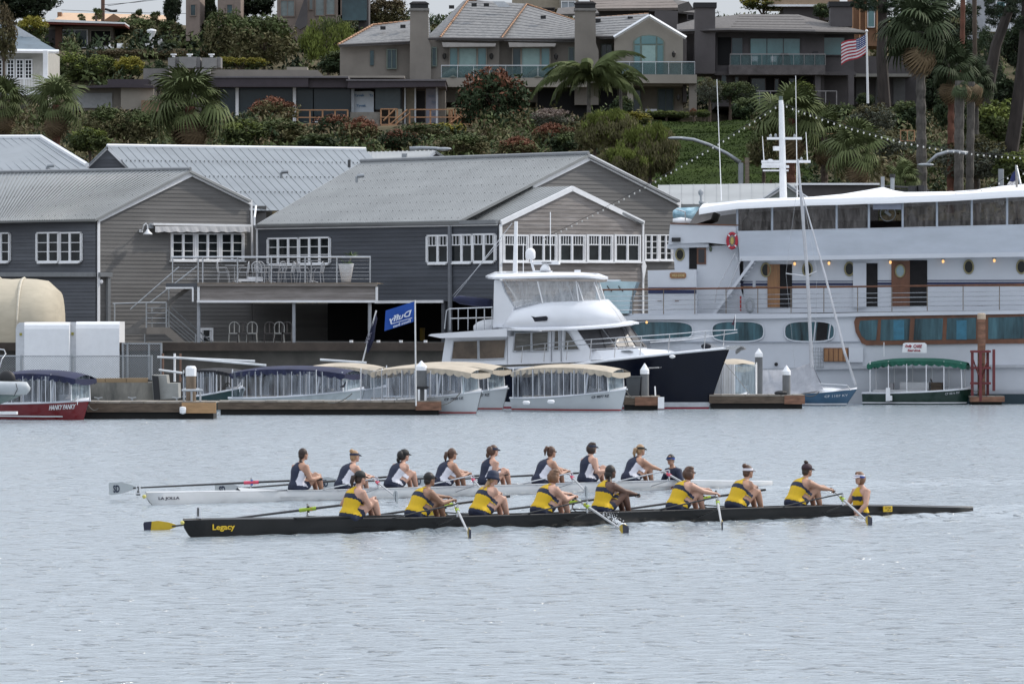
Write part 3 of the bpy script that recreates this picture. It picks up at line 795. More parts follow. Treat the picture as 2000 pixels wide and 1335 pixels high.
for k in range(4):
    b = MB(); b.tube([P(325, 613 + 8 * k, DS), P(425 - 8 * k, 700, DS)], .014, 4); b.build('rail', RM, st)
    b = MB(); b.tube([P(286, 601 + 10 * k, DS), P(325, 601 + 10 * k, DS)], .014, 4); b.build('rail', RM, st)
for x, y0, y1, Dd in ((286, 591, 640, DS), (325, 591, 640, DS), (224, 593, 640, DS + 1.1), (382, 652, 690, DS), (297, 600, 640, DS + 2.2), (283, 652, 702, DS + .5), (330, 560, 640, DS + 2)):
    b = MB(); b.tube([P(x, y0, Dd), P(x, y1, Dd)], .035, 6); b.build('post', RM, st)
# ------------------------------------------------------------------ floating docks
DOCKT = M('dock_timber', (0.10, 0.075, 0.055), 0.9, var=.45, sc=1.6, stretch=(1, 1, 6), bump=.01)
DOCKD = M('dock_float_black', (0.012, 0.012, 0.011), 0.8)
DOCKP = M('dock_planks', (0.24, 0.215, 0.185), 0.9, var=.25, sc=2, rand=.15)
TANW = M('fresh_plank', (0.36, 0.22, 0.11), 0.8, var=.2, sc=2, stretch=(1, 1, 5))
RUSTW = M('rust_timber', (0.19, 0.10, 0.065), 0.9, var=.5, sc=2, stretch=(1, 1, 4))
def dock(label, px0, px1, pyw, ztop, depth, endpx=None, endmat=None, planks=14):
    D = CH * FOC / (pyw - HZ); W = Wall(px0, D, 0)
    u1 = W.u(px1)
    t = T('floating_dock', label, 'dock', W.pt(u1 / 2, 0))
    b = MB(); b.ubox(W, 0.1, -0.3, u1 - .1, ztop * .42, -depth, -0.12); b.build('float', DOCKD, t)
    b = MB(); b.ubox(W, 0, ztop * .40, (W.u(endpx) if endpx else u1) - .002, ztop - .05, -0.1, 0.02); b.build('fascia', DOCKT, t)
    if endpx:
        b = MB(); b.ubox(W, W.u(endpx), ztop * .34, u1, ztop - .03, -0.1, 0.05); b.build('end_fascia', endmat, t)
    n = max(4, int(u1 / 0.42))
    for i in range(n):
        b = MB(); h = rnd.uniform(0, .012); b.ubox(W, u1 * i / n + .012, ztop - .05, u1 * (i + 1) / n - .012, ztop + h, -depth, 0.03); b.build('plank', DOCKP, t)
    return W, D
W1, D1 = dock('left floating dock with a fresh tan end board, right of the red boat', 140, 422, 818, .62, 2.2, 355, TANW)
W2, D2 = dock('middle floating dock in front of the tan-roofed electric boats', 425, 862, 810, .52, 1.6, 812, RUSTW)
W3, D3 = dock('short dock head with a white fender beside the navy bow', 1215, 1290, 801, .55, 1.6, 1240, RUSTW)
W4, D4 = dock('right floating dock under the sailboat stern with a rusty end board', 1385, 1572, 798, .55, 1.6, 1532, RUSTW)
W5, D5 = dock('low rusty float at the foot of the red steel pile frame', 1893, 1962, 790, .36, 1.0, 1895, RUSTW)

PILE = M('pile_concrete', (0.16, 0.165, 0.17), 0.85, var=.3, sc=1.5, stretch=(1, 1, .4))
PILEW = M('pile_wood', (0.17, 0.13, 0.095), 0.9, var=.4, sc=2, stretch=(3, 3, .5))
CAPW = M('pile_cap_white', (0.80, 0.81, 0.83), 0.5, var=.04)
def pile(label, px, pt, pc, pb, D, r, mat, cone=True, capmat=None):
    base = P(px, pb, D); zt = P(px, pc, D).z; zz = P(px, pt, D).z
    t = T('mooring_pile', label, 'pile', (base.x, base.y, -0.5), group='mooring piles')
    b = MB(); b.lathe((base.x, base.y, 0), [(r, -1), (r, zt)], 14); b.build('shaft', mat, t, smooth=False)
    b = MB()
    pr = [(r * 1.06, zt - .02), (r * 1.06, zt + (zz - zt) * .35), (r * .08, zz)] if cone else [(r * 1.08, zt - .02), (r * 1.08, zt + (zz - zt) * .75), (r * .8, zz - .01), (r * .1, zz)]
    b.lathe((base.x, base.y, 0), pr, 14); b.build('cap', capmat or CAPW, t)
    return base
pile('wooden pile with white cap in a metal frame on the left dock', 373, 714, 733, 800, D1 + .9, .18, PILEW, cone=False)
pile('grey pile with white cone cap at the end of the middle dock', 823, 704, 722, 795, D2 + .8, .20, PILE)
pile('grey pile with white cone cap between the trash bin and the navy bow', 1259, 709, 729, 780, D3 + .8, .165, PILE)
pile('grey pile with white cone cap left of the blue sailboat', 1536, 713, 731, 780, D4 + .8, .16, PILE)
pile('far grey pile with white cone cap behind the tarp covered boat', 1482, 680, 696, 770, 208, .155, PILE)
pile('tall rust-stained wooden pile inside the red steel frame', 1917, 611, 622, 790, D5 + .5, .165, RUSTW, cone=False, capmat=M('cap_tan', (.45, .36, .27), .7))
# metal hoops round the piles
fm = T('pile_guide', 'grey metal guide frame round the wooden pile on the left dock', 'pile guide', P(373, 800, D1))
b = MB()
for x in (359, 374, 391): b.tube([P(x, 761, D1 + .2), P(x, 796, D1 + .2)], .04, 5)
b.build('leg', RM, fm)
b = MB(); b.tube([P(355, 762, D1 + .2), P(396, 762, D1 + .2)], .045, 5); b.tube([P(360, 760, D1 + 1.6), P(390, 760, D1 + 1.6)], .045, 5); b.build('frame', RM, fm)
fm = T('pile_guide', 'dark metal guide frame round the pile on the middle dock', 'pile guide', P(823, 796, D2))
b = MB()
for x in (818, 831): b.tube([P(x, 760, D2 + .3), P(x, 790, D2 + .3)], .045, 5)
b.build('leg', TRIM, fm)
b = MB(); b.tube([P(811, 757, D2 + .4), P(835, 757, D2 + .4)], .05, 5); b.box(P(824, 756, D2 + .5), (.5, .3, .06)); b.build('frame', BLACK, fm)
# red steel frame
fs = T('steel_pile_frame', 'dark red steel pile frame at the stern of the green boat', 'pile frame', P(1918, 788, D5 + .5))
RED = M('red_oxide', (0.14, 0.025, 0.028), .65, var=.35)
for x, y0, y1, dd in ((1899, 686, 775, .2), (1915, 688, 783, 0), (1929, 683, 783, 1.2), (1941, 682, 763, .3)):
    b = MB(); b.box((P(x, y0, D5 + dd * .7) + P(x, y1, D5 + dd * .7)) / 2, (.11, .11, (y1 - y0) / FOC * D5)); b.build('upright', RED, fs)
for y in (686, 718, 748):
    b = MB(); b.box(P(1915, y, D5 + .1), (.85, .12, .09)); b.box(P(1905, y, D5 + .5), (.1, .8, .09)); b.box(P(1931, y, D5 + .5), (.1, .8, .09)); b.build('crossbar', RED, fs)
b = MB(); b.tube([P(1900, 700, D5 + .2), P(1914, 740, D5 + .2)], .03, 4); b.tube([P(1930, 700, D5 + .2), P(1916, 745, D5 + .2)], .03, 4); b.build('brace', RED, fs)
# dock furniture
b = MB(); b.box(P(312, 788, D1 + .8), (.18, .18, .16)); b.build('power_box', TRIM, tag=('small white box on the left dock near its end', 'box'))
def cleat(px, D, zt, label):
    b = MB(); p = P(px, 700, D); p.z = zt + .02; b.box(p + Vector((0, 0, .03)), (.06, .06, .08)); b.tube([p + Vector((-.15, 0, .1)), p + Vector((0, 0, .075)), p + Vector((.15, 0, .1))], .022, 5)
    b.build('cleat', GALV, tag=(label, 'cleat', 'dock cleats'))
cleat(192, D1 + .3, .64, 'dock cleat just right of the red bow'); cleat(258, D1 + .4, .64, 'dock cleat in the middle of the left dock'); cleat(345, D1 + .3, .64, 'dock cleat beside the fresh tan end board'); cleat(775, D2 + .3, .54, 'dock cleat left of the grey pile on the middle dock'); cleat(855, D2 + .3, .54, 'dock cleat on the rusty end of the middle dock')
b = MB(); b.lathe(P(357, 799, D1 - .15), [(.02, -.17), (.11, -.13), (.12, 0), (.11, .08), (.03, .1)], 10); b.build('fender', TRIM, tag=('white round fender hung where the tan end board begins', 'fender'))
b = MB(); b.box(P(1291, 786, D3 - .1), (.24, .24, .44)); b.build('fender', TRIM, tag=('white square fender on the dock corner before the navy hull', 'fender'))
tb = T('trash_bin', 'dark grey wheeled trash bin behind the yellow-brown dock head', 'bin', P(1237, 776, D3 + .8))
GB_ = M('bin_grey', (.055, .062, .07), .5)
b = MB(); c = P(1237, 776, D3 + .9); b.loft([[c + Vector((sx * a, sy * a, z)) for sx, sy in ((-1, -1), (1, -1), (1, 1), (-1, 1))] for a, z in ((.22, 0), (.28, .78))]); b.build('body', GB_, tb)
b = MB(); b.box(c + Vector((0, 0, .81)), (.62, .62, .06)); b.build('lid', GB_, tb)
fb = T('folding_steps', 'thin white mooring pole on the dock head', 'pole', P(1280, 776, D3)); b = MB(); b.tube([P(1280, 774, D3 + .3), P(1279, 754, D3 + .3)], .03, 5); b.build('pole', TRIM, fb)

# ------------------------------------------------------------------ quay clutter on the left
Wq = Wall(165, 205, 0)
b = MB(); b.ubox(Wq, Wq.u(165), -.3, Wq.u(300), Wq.z(747, 2), -2.5, 0)
b.build('concrete_barge', M('stained_concrete', (0.085, 0.09, 0.09), .9, var=.6, sc=.9, stretch=(1.5, 1, .5), bump=.02, col2=(.16, .15, .13)), tag=('stained grey concrete float behind the left dock', 'float'))
pk = T('planks', 'long tan planks laid along the stained concrete float', 'planks', Wq.at(230, 747))
for k, (a, c) in enumerate(((165, 205), (206, 246), (247, 288))):
    b = MB(); b.wbox(Wq, a, 738.5 - k * .3, c, 746.5, -.5, -.1); b.build('plank', M('tan_plank', (.27, .19, .11), .8, var=.15, sc=1, rand=.08), pk)
b = MB(); b.wpoly(Wq, [(296, 732), (325, 732), (327, 748), (348, 748), (349, 778), (300, 780)], -1.2, 0.3)
b.build('mooring_block', M('block_concrete', (.27, .27, .255), .85, var=.2, sc=2), tag=('pale stepped concrete block at the right end of the stained float', 'block'))
b = MB(); b.wpoly(Wq, [(297, 733), (309, 735), (313, 782), (301, 784)], .31, .5); b.build('rubber_bumper', BLACK, tag=('black rubber bumper on the pale concrete block', 'bumper'))
# two white boxes (rounded tops)
def rbox(label, x0, x1, y0, y1, D, dep):
    W = Wall(x0, D, 0); t = T('storage_cover', label, 'cover', W.at((x0 + x1) / 2, y1), group='white covers on the quay')
    u0, u1 = W.u(x0), W.u(x1); z0, z1 = W.z(y1, 1), W.z(y0, 1)
    pr = [(0, z0), (0, z1 - .28), (.06, z1 - .12), (.16, z1 - .03), (.30, z1), (dep, z1), (dep, z0)]
    b = MB(); b.loft([[W.pt(u, z, -n) for n, z in pr] for u in (u0 + .30, u1)], caps=True); b.build('cover', WHITE, t)
    b = MB(); pr2 = [(u0 - .05, z0), (u0 - .05, z1 - .25), (u0 + .0, z1 - .1), (u0 + .1, z1 - .015), (u0 + .299, z1 - .01), (u0 + .299, z0)]
    b.loft([[W.pt(u, z, -n) for u, z in pr2] for n in (0.02, dep)], caps=True); b.build('end_panel', M('cover_end', (.50, .515, .54), .5), t)
    b = MB(); b.wbox(W, x0 + 5, y0 + 21, x0 + 10, y0 + 26, -.01, .01); b.build('sticker', M('sticker_yellow', (.3, .27, .05), .6), t)
rbox('left one of the two tall white covers behind the chain-link fence', 33, 135, 629, 742, 211, 3)
rbox('right one of the two tall white covers behind the chain-link fence', 134, 233, 628, 742, 211.6, 3)
# tent
tn = T('tent', 'beige domed fabric tent at the left edge behind the white covers', 'tent', P(20, 700, 218))
TC = M('tent_canvas', (.42, .375, .29), .85, var=.1, sc=1.2, stretch=(1, 1, 3), bump=.03, bsc=2)
b = MB(); rings = []
for k in range(9):
    xx = -75 + k * 24.0
    ring = []
    for j in range(15):
        a = math.pi * j / 14
        sc_ = 1.0 if k < 7 else (.96 if k == 7 else .80)
        bul = 1 + .012 * (k % 2)
        c = P(xx if k < 8 else 116, 700, 219)
        yy = -math.cos(a) * 3.2 * sc_; zz = QZ + 2.72 * math.sin(a) ** .7 * sc_ * bul
        ring.append(Vector((c.x, 219.5 + yy, zz)))
    rings.append(ring)
b.loft(rings, closed=False, caps=True); b.build('canopy', TC, tn, smooth=True)
b = MB()
for k in (1, 3, 5): b.tube([p + Vector((0, -.02, .02)) for p in rings[k]], .05, 5)
b.build('hoop', M('tent_hoop', (.50, .46, .38), .8), tn)
# chain-link fences
def mesh_mat():
    m = bpy.data.materials.new('chain_link'); m.use_nodes = True; t = m.node_tree; t.nodes.clear()
    tc = t.nodes.new('ShaderNodeTexCoord'); sp = t.nodes.new('ShaderNodeSeparateXYZ'); t.links.new(tc.outputs['Object'], sp.inputs[0])
    def mth(op, a, c=None, v=None):
        n = t.nodes.new('ShaderNodeMath'); n.operation = op
        t.links.new(a, n.inputs[0]) if hasattr(a, 'links') else None
        if c is not None: t.links.new(c, n.inputs[1])
        if v is not None: n.inputs[1].default_value = v
        return n.outputs[0]
    s1 = mth('ADD', sp.outputs[0], sp.outputs[2]); s2 = mth('SUBTRACT', sp.outputs[0], sp.outputs[2])
    outs = []
    for s_ in (s1, s2):
        f = mth('FRACT', mth('MULTIPLY', s_, v=10.0)); outs.append(mth('LESS_THAN', f, v=0.17))
    mx = mth('MAXIMUM', outs[0], outs[1])
    tr = t.nodes.new('ShaderNodeBsdfTransparent'); b = t.nodes.new('ShaderNodeBsdfPrincipled'); b.inputs['Base Color'].default_value = (.28, .3, .32, 1); b.inputs['Metallic'].default_value = .5; b.inputs['Roughness'].default_value = .5
    ms = t.nodes.new('ShaderNodeMixShader'); o = t.nodes.new('ShaderNodeOutputMaterial')
    t.links.new(mx, ms.inputs[0]); t.links.new(tr.outputs[0], ms.inputs[1]); t.links.new(b.outputs[0], ms.inputs[2]); t.links.new(ms.outputs[0], o.inputs['Surface'])
    return m
CL = mesh_mat()
def fence(label, pts, y0, y1, D, extra=()):
    t = T('chain_link_fence', label, 'fence', P(pts[0], y1, D))
    for x in pts:
        b = MB(); b.tube([P(x, y0 - 2, D), P(x, y1, D)], .045, 6); b.build('post', GALV, t)
    b = MB(); b.tube([P(pts[0], y0, D), P(pts[-1], y0, D)], .028, 5); b.build('top_rail', GALV, t)
    for a, c in zip(pts[:-1], pts[1:]):
        b = MB(); b.poly([P(a, y0, D + .02), P(c, y0, D + .02), P(c, y1, D + .02), P(a, y1, D + .02)]); b.build('mesh_panel', CL, t)
fence('low chain-link fence in front of the two white covers', [-20, 42, 141, 240, 296], 695, 742, 208)
fence('taller chain-link gate fence right of the white covers', [240, 249, 291, 315], 671, 740, 209.3)

# ------------------------------------------------------------------ quay railing, bollards, rack poles
qr = T('quay_railing', 'low quay railing with brown top rail in front of the dark boathouse opening', 'railing', P(600, 712, 213))
BR = M('rail_brown', (.15, .085, .06), .7, var=.2)
for x in [345, 371, 400, 425, 455, 484, 505, 560, 613, 650, 651, 656, 755, 767, 795, 805, 852, 870]:
    b = MB(); b.tube([P(x, 694, 213), P(x, 712, 213)], .035, 5); b.build('post', M('post_pale', (.3, .3, .29), .6), qr)
for y, c, r in ((693.5, BR, .04), (700, STEEL, .012), (706, STEEL, .012)):
    b = MB(); b.tube([P(322, y, 213), P(650, y, 213)], r, 5); b.tube([P(656, y, 213), P(872, y, 213)], r, 5); b.build('rail', c, qr)
for x, lb in ((686, 'leftmost'), (739, 'second'), (783, 'third'), (831, 'rightmost')):
    t = T('dock_post', f'{lb} red topped white post along the quay railing', 'post', P(x, 710, 212.6), group='red topped posts')
    b = MB(); p = P(x, 710, 212.6); p.z = QZ - .3; b.lathe(p, [(.075, 0), (.075, .44)], 8); b.build('shaft', TRIM, t)
    b = MB(); p = P(x, 693, 212.6); b.lathe(p, [(.078, 0), (.078, .16), (.05, .17)], 8); b.build('top', M('red_paint', (.32, .02, .015), .5), t)
for k, (x0, y0, x1, y1, D, lb) in enumerate(((307, 697, 498, 705, 209, 'upper long white spar resting across the rack behind the left pile'), (341, 697.5, 520, 713, 208.5, 'lower long white spar resting across the rack behind the left pile'), (625, 702, 716, 708, 208, 'short white spar lying above the tan canopy'), (310, 722, 356, 728, 207, 'short white beam beside the black tarp'))):
    b = MB(); b.tube([P(x0, y0, D), P(x1, y1, D)], .045, 6); b.build('spar', M('spar_white', (.6, .62, .64), .4), tag=(lb, 'spar', 'white spars'))
rk = T('spar_rack', 'rusty rack posts holding the long white spars', 'rack', P(330, 735, 209))
for x in (318, 341, 352):
    b = MB(); b.tube([P(x, 690, 209.2), P(x, 745, 209.2)], .05, 5); b.build('post', BR if x != 341 else TRIM, rk)
# stacked dark chairs behind the quay railing
for i, x in enumerate((457, 474, 492, 526, 545, 560)):
    lb = ['first', 'second', 'third', 'fourth', 'fifth', 'sixth'][i]
    t = T('patio_chair', f'{lb} dark patio chair from the left behind the quay railing', 'chair', P(x, 705, 215), group='dark chairs on the quay')
    CMt = M('chair_dark', (.035, .03, .03), .6) if i % 2 else M('chair_pale', (.24, .24, .23), .5)
    c = P(x, 703, 215); c.z = QZ
    b = MB(); b.box(c + Vector((0, 0, .42)), (.42, .42, .05)); b.build('seat', CMt, t)
    b = MB(); b.tube([c + Vector((-.2, .2, .42))] + [c + Vector((-.21 * math.cos(a), .25, .70 + .20 * math.sin(a))) for a in [i * .524 for i in range(7)]] + [c + Vector((.2, .2, .42))], .022, 5); b.tube([c + Vector((0, .2, .42)), c + Vector((0, .25, .9))], .02, 4); b.build('backrest', CMt, t)
    for sx in (-1, 1):
        for sy in (-1, 1):
            b = MB(); b.tube([c + Vector((.19 * sx, .19 * sy, .42)), c + Vector((.22 * sx, .22 * sy, 0))], .02, 4); b.build('leg', CMt, t)

# ------------------------------------------------------------------ flags
def flagcloth(b, tl, ax, dn, w_, h_, nu=14, nv=8, amp=.10, side=None, phase=0.0, droop=0.0, mat=lambda u, v: 0):
    ax = Vector(ax).normalized(); dn = Vector(dn).normalized(); nn = ax.cross(dn)
    g = [[Vector(tl) + ax * (w_ * i / nu) + dn * (h_ * j / nv) + nn * amp * math.sin(3.0 * i / nu * 2 + phase + j * .15) * (i / nu) ** .6 + Vector((0, 0, -droop * (i / nu) ** 1.5)) for j in range(nv + 1)] for i in range(nu + 1)]
    o = len(b.v); b.v.extend([tuple(p) for c in g for p in c])
    for i in range(nu):
        for j in range(nv):
            a = o + i * (nv + 1) + j
            b.f.append((a, a + 1, a + nv + 2, a + nv + 1)); b.m.append(mat((i + .5) / nu, (j + .5) / nv))
    return g
D = 187.5
ft = T('flag', 'large blue boat company flag with mirrored white lettering on a white pole', 'flag', P(811, 795, D))
b = MB(); b.tube([P(812.5, 792, D), P(810.5, 586, D)], .028, 6); b.build('flagpole', M('pole_white', (.6, .6, .6), .4), ft)
FB = M('flag_blue', (.003, .055, .29), .7, var=.12, sc=1)
b = MB(); px = .0001 * D
b.add([], []);
g = flagcloth(b, P(810, 588, D), (-1, 0, -.34), (-.06, 0, -1), 60 * px, 40 * px, amp=.10, droop=-.02)
b.build('cloth', FB, ft, smooth=True)
FW = M('flag_white', (.55, .58, .65), .7)
tx = Vector((1, 0, .34)).normalized(); tz = Vector((-.04, 0, 1)).normalized()
text('Duffy', 'lettering', FW, ft, P(761, 634, D - .11), tx, tz, 15 * px, .005, shear=-.3, width=46 * px, mirror=True, bold=.025)
text('Electric Boats', 'lettering', FW, ft, P(768, 640, D - .11), tx, tz, 5.5 * px, .005, width=36 * px, mirror=True, bold=.02)
b = MB(); b.tube([P(764, 632.5, D - .11), P(805, 620.5, D - .11)], .012, 4); b.build('underline', FW, ft)
D = 207.0
ft = T('flag', 'furled dark navy flag hanging along a slanted white pole', 'flag', P(708, 705, D))
b = MB(); b.tube([P(708, 706, D), P(735, 606, D)], .03, 6); b.build('flagpole', M('pole_white', (0, 0, 0)), ft)
b = MB(); g = [P(734, 610, D), P(737, 622, D), P(733, 642, D - .1), P(731, 662, D), P(724, 680, D - .1), P(718, 690, D), P(715, 682, D), P(719, 660, D - .1), P(724, 640, D)]
b.ext(g, (0, .12, 0)); b.build('cloth', M('flag_navy', (.015, .017, .045), .8, var=.4, sc=3), ft)
text('YER', 'lettering', M('flag_grey', (.3, .3, .36), .8), ft, P(718, 672, D - .12), (.36, 0, 1), (-1, 0, .3), .13, .004, width=.5)
# ------------------------------------------------------------------ small boats
VINYL = film('clear_vinyl', (.46, .50, .56), .20, haze=.45)
VINYLB = film('clear_vinyl_blue', (.45, .55, .62), .42, haze=.4)
BEIGE = M('seat_beige', (.42, .36, .28), .7, var=.1)
SEATW = M('seat_white', (.55, .56, .58), .6, var=.1)
def interp(t, tab):
    return float(np.interp(t, [a for a, _ in tab], [c for _, c in tab]))
HB = [(0, .80), (.15, .93), (.35, 1), (.6, .96), (.75, .80), (.87, .52), (.95, .25), (1, .03)]
def ebowl(W, L, B, sheer, t0=0.0, t1=1.0, n=15, rake=.16, zbot=-.35, flare=.80):
    """rings of a hull from stern to bow: near sheer, turn, keel, turn, far sheer; centre line at n=-B/2"""
    rings = []
    for i in range(n):
        t = t0 + (t1 - t0) * i / (n - 1); hb = B / 2 * interp(t, HB); zs = sheer(t)
        hw = hb * flare * (1 - .35 * max(0, (t - .6) / .4)); c = -B / 2
        ring = []
        for s, z in ((1, zs), (.97 * .5 + hw / max(hb, .01) * .5, zs * .5), (hw / max(hb, .01), .02), (hw / max(hb, .01) * .55, zbot * .7), (0, zbot)):
            u = t * L - rake * (1 - max(0, z) / max(zs, .01)) * (t ** 6) * 1.6
            ring.append((u, z, c + hb * s))
        ring2 = ring + [(u, z, 2 * c - nn) for u, z, nn in ring[-2::-1]]
        rings.append([W.pt(u, z, nn) for u, z, nn in ring2])
    return rings
def scallop_canopy(t, W, L, B, c0, c1, zc, camber, drop, mat, n=26, wav=13, ends=.14, wfrac=.96):
    hb = lambda s: B / 2 * (wfrac * (1 - .30 * max(0, (s - .62) / .38) ** 1.6))
    b = MB(); rings = []; ls, rs = [], []
    for i in range(n + 1):
        s = i / n; u = (c0 + (c1 - c0) * s) * L; h = hb(s); zz = zc - ends * (2 * abs(s - .5)) ** 2.6 * 1.3
        rings.append([W.pt(u, zz + camber * math.cos(a * math.pi / 2) * .98, -B / 2 - h * a) for a in (-1, -.75, -.45, 0, .45, .75, 1)])
        ls.append((u, zz, -B / 2 + h)); rs.append((u, zz, -B / 2 - h))
    b.loft(rings, closed=False, caps=False); b.build('canopy', mat, t, smooth=True)
    b = MB()
    def val(pts):
        m = []
        for i in range(len(pts) - 1):
            (u0, z0, n0), (u1, z1, n1) = pts[i], pts[i + 1]
            for k in range(4): f = k / 4; m.append((u0 + (u1 - u0) * f, z0 + (z1 - z0) * f, n0 + (n1 - n0) * f))
        m.append(pts[-1]); vs = []
        for i, (u, z, nn) in enumerate(m):
            d = drop * (.62 + .38 * abs(math.sin(math.pi * i / (len(m) - 1) * wav))); vs += [W.pt(u, z + .004, nn), W.pt(u, z - d, nn + .02 * math.sin(i))]
        b.add(vs, [(2 * i, 2 * i + 1, 2 * i + 3, 2 * i + 2) for i in range(len(m) - 1)])
    val(ls); val(rs); val([ls[-1], rs[-1]]); val([ls[0], rs[0]])
    b.build('valance', mat, t)
def hull_line(W, L, B, sh, z0, z1, n=22, off=.015, rake=.16, tmax=1.0):
    out = []
    for r in ebowl(W, L, B, sh, n=n, rake=rake, t1=tmax):
        a, c = r[2], r[1]; f = lambda z: a.lerp(c, (z - a.z) / max(.01, c.z - a.z)); o = Vector((W.n.x, W.n.y, 0)) * off
        out.append([f(z0) + o, f(z1) + o])
    return out
def electric_boat(label, px0, px1, pyw, canmat, hullmat, cano=(.03, .95), ang=-33, B=1.95, zc=1.68, camber=.14, drop=.22, sheer=(.50, .86), stripe=None, curtains=(0, 1, 2, 3, 4), front=True, reg=None, inner=BEIGE, posts=(.05, .24, .42, .60, .72), film_=None, name='electric_boat', cat='boat', deckmat=None, spray=1.0):
    D = CH * FOC / (pyw - HZ); W = Wall(px0, D + (.5 if ang < 0 else 0), ang); L = W.u(px1, -B / 2)
    sh = lambda t: sheer[0] + (sheer[1] - sheer[0]) * (t ** 2.2)
    t = T(name, label, cat, W.pt(L / 2, 0, -B / 2), group=None)
    b = MB(); b.loft(ebowl(W, L, B, sh), closed=False, caps=False)
    r0 = ebowl(W, L, B, sh)[0]; b.poly(r0); b.build('hull', hullmat, t, smooth=True)
    dm = deckmat or GEL
    # rub rail
    b = MB(); rr = ebowl(W, L, B, sh, n=25)
    b.tube([r[0] + Vector((0, 0, .01)) for r in rr], .035, 6); b.tube([r[-1] + Vector((0, 0, .01)) for r in rr], .035, 6); b.build('rub_rail', dm, t)
    # cockpit sole and foredeck
    b = MB(); rs = ebowl(W, L, B * .93, sh, t1=.76, n=8); W2 = W.off(-B * .035)
    pts = [W2.pt(u, .22, nn) for u, nn in [(.1, -.15), (.74 * L, -.3), (.74 * L, -B + .3), (.1, -B + .15)]]; b.poly(pts); b.build('sole', M('sole_grey', (.25, .25, .24), .7), t)
    b = MB(); fr = ebowl(W, L, B * .985, sh, t0=.74, t1=1, n=8)
    rings = [[r[0], (r[0] + r[-1]) / 2 + Vector((0, 0, .10)), r[-1]] for r in [[p + Vector((0, 0, .015)) for p in q] for q in fr]]
    b.loft(rings, closed=False, caps=False); b.build('foredeck', dm, t, smooth=True)
    b = MB(); rings = []
    for r in ebowl(W, L, B, sh, t1=.76, n=10):
        for_ = (r[0] - r[-1]).normalized(); rings.append([r[0] + Vector((0, 0, .012)), r[0] - for_ * .16 + Vector((0, 0, .015)), r[0] - for_ * .18 - Vector((0, 0, .16))])
    b.loft(rings, closed=False, caps=False)
    rings = []
    for r in ebowl(W, L, B, sh, t1=.76, n=10):
        for_ = (r[0] - r[-1]).normalized(); rings.append([r[-1] + Vector((0, 0, .012)), r[-1] + for_ * .16 + Vector((0, 0, .015)), r[-1] + for_ * .18 - Vector((0, 0, .16))])
    b.loft(rings, closed=False, caps=False); b.build('side_deck', dm, t)
    if stripe:
        b = MB(); b.loft(hull_line(W, L, B, sh, .05, .10), closed=False, caps=False); b.build('boot_stripe', stripe, t)
    for n_ in (-.56, -B + .56):
        b = MB(); b.ubox(W, L * .10, .26, L * .62, .52, n_ - .2, n_ + .2); b.build('bench', inner, t)
        b = MB(); b.ubox(W, L * .10, .53, L * .60, .60, n_ - .2, n_ + .2); b.build('cushion', inner, t)
    b = MB(); b.ubox(W, L * .64, .23, L * .70, .88, -B + .5, -B + .95); b.build('console', SEATW, t)
    b = MB(); c = W.pt(L * .62, .88, -B + .72); ring = [c + Vector((W.d.x, W.d.y, 0)) * (-.06 * math.sin(a)) + Vector((W.n.x, W.n.y, 0)) * .17 * math.cos(a) + Vector((0, 0, .17 * math.sin(a))) for a in [i * math.pi / 6 for i in range(13)]]; b.tube(ring, .015, 5, cap=False); b.build('steering_wheel', BLACK, t)
    top = zc + .02
    ps = list(posts); hbp = lambda s: B / 2 * .93 * (1 if s < .68 else 1 - (s - .68) * 1.4)
    if front: ps.append(.90)
    for side in (1, -1):
        for s in ps:
            n_ = -B / 2 + side * hbp(s) * (.92 if s > .8 else 1); b = MB(); b.tube([W.pt(s * L, sh(s), n_), W.pt((s if s < .8 else s - .01) * L, top - (.1 if s > .8 else .03), n_)], .022, 5); b.build('canopy_post', TRIM, t)
    if curtains:
        fm_ = film_ or VINYL
        for side in (1, -1):
            for k in curtains:
                if k + 1 >= len(ps): continue
                s0, s1 = ps[k], ps[k + 1]; rings = []
                for i in range(9):
                    s = s0 + (s1 - s0) * (i / 8); n_ = -B / 2 + side * (hbp(s) * (.92 + .08 * (1 - max(0, s - .8) * 5) if s > .8 else 1) + .02 + .02 * math.sin(i * 2.4 + k)); rings.append([W.pt(s * L, sh(s) + .02, n_), W.pt(s * L, top - .1, n_)])
                b = MB(); b.loft(rings, closed=False, caps=False); b.build('curtain', fm_, t)
                for i in ((0, 5) if (k * 7 + int(px0)) % 3 else (0, 2)):
                    b = MB(); b.tube([rings[i][0], rings[i][1]], .014, 4); b.build('curtain_seam', M('seam_white', (.6, .62, .66), .6), t)
    if front:
        s = .90; a = hbp(s) * .92
        b = MB(); b.poly([W.pt(s * L, sh(s), -B / 2 + a), W.pt(s * L, sh(s), -B / 2 - a), W.pt((s - .01) * L, top - .1, -B / 2 - a), W.pt((s - .01) * L, top - .1, -B / 2 + a)]); b.build('windscreen', VINYLB, t)
        b = MB(); b.tube([W.pt(.72 * L, sh(.72) + .05, -.16), W.pt(.74 * L, top - .1, -.22)], .04, 5); b.build('screen_frame', TRIM, t)
    if canmat: scallop_canopy(t, W, L, B, cano[0], cano[1], zc, camber, drop, canmat)
    if reg:
        s = .80; u = L * s; d = Vector((W.d.x, W.d.y, .04)); 
        rr = ebowl(W, L, B, sh, t0=.77, t1=.90, n=2); p0 = rr[0][0].lerp(rr[0][1], .55); p1 = rr[1][0].lerp(rr[1][1], .55); o = Vector((W.n.x, W.n.y, 0)) * .07
        text(reg, 'registration', M('reg_dark', (.03, .035, .05), .6), t, p0 + o, p1 - p0, (0, 0, 1), .10, .008, width=(p1 - p0).length, bold=.02)
    return t, W, L
HULLW = M('hull_bluewhite', (.50, .53, .55), .3, var=.05, sc=1, coat=.2)
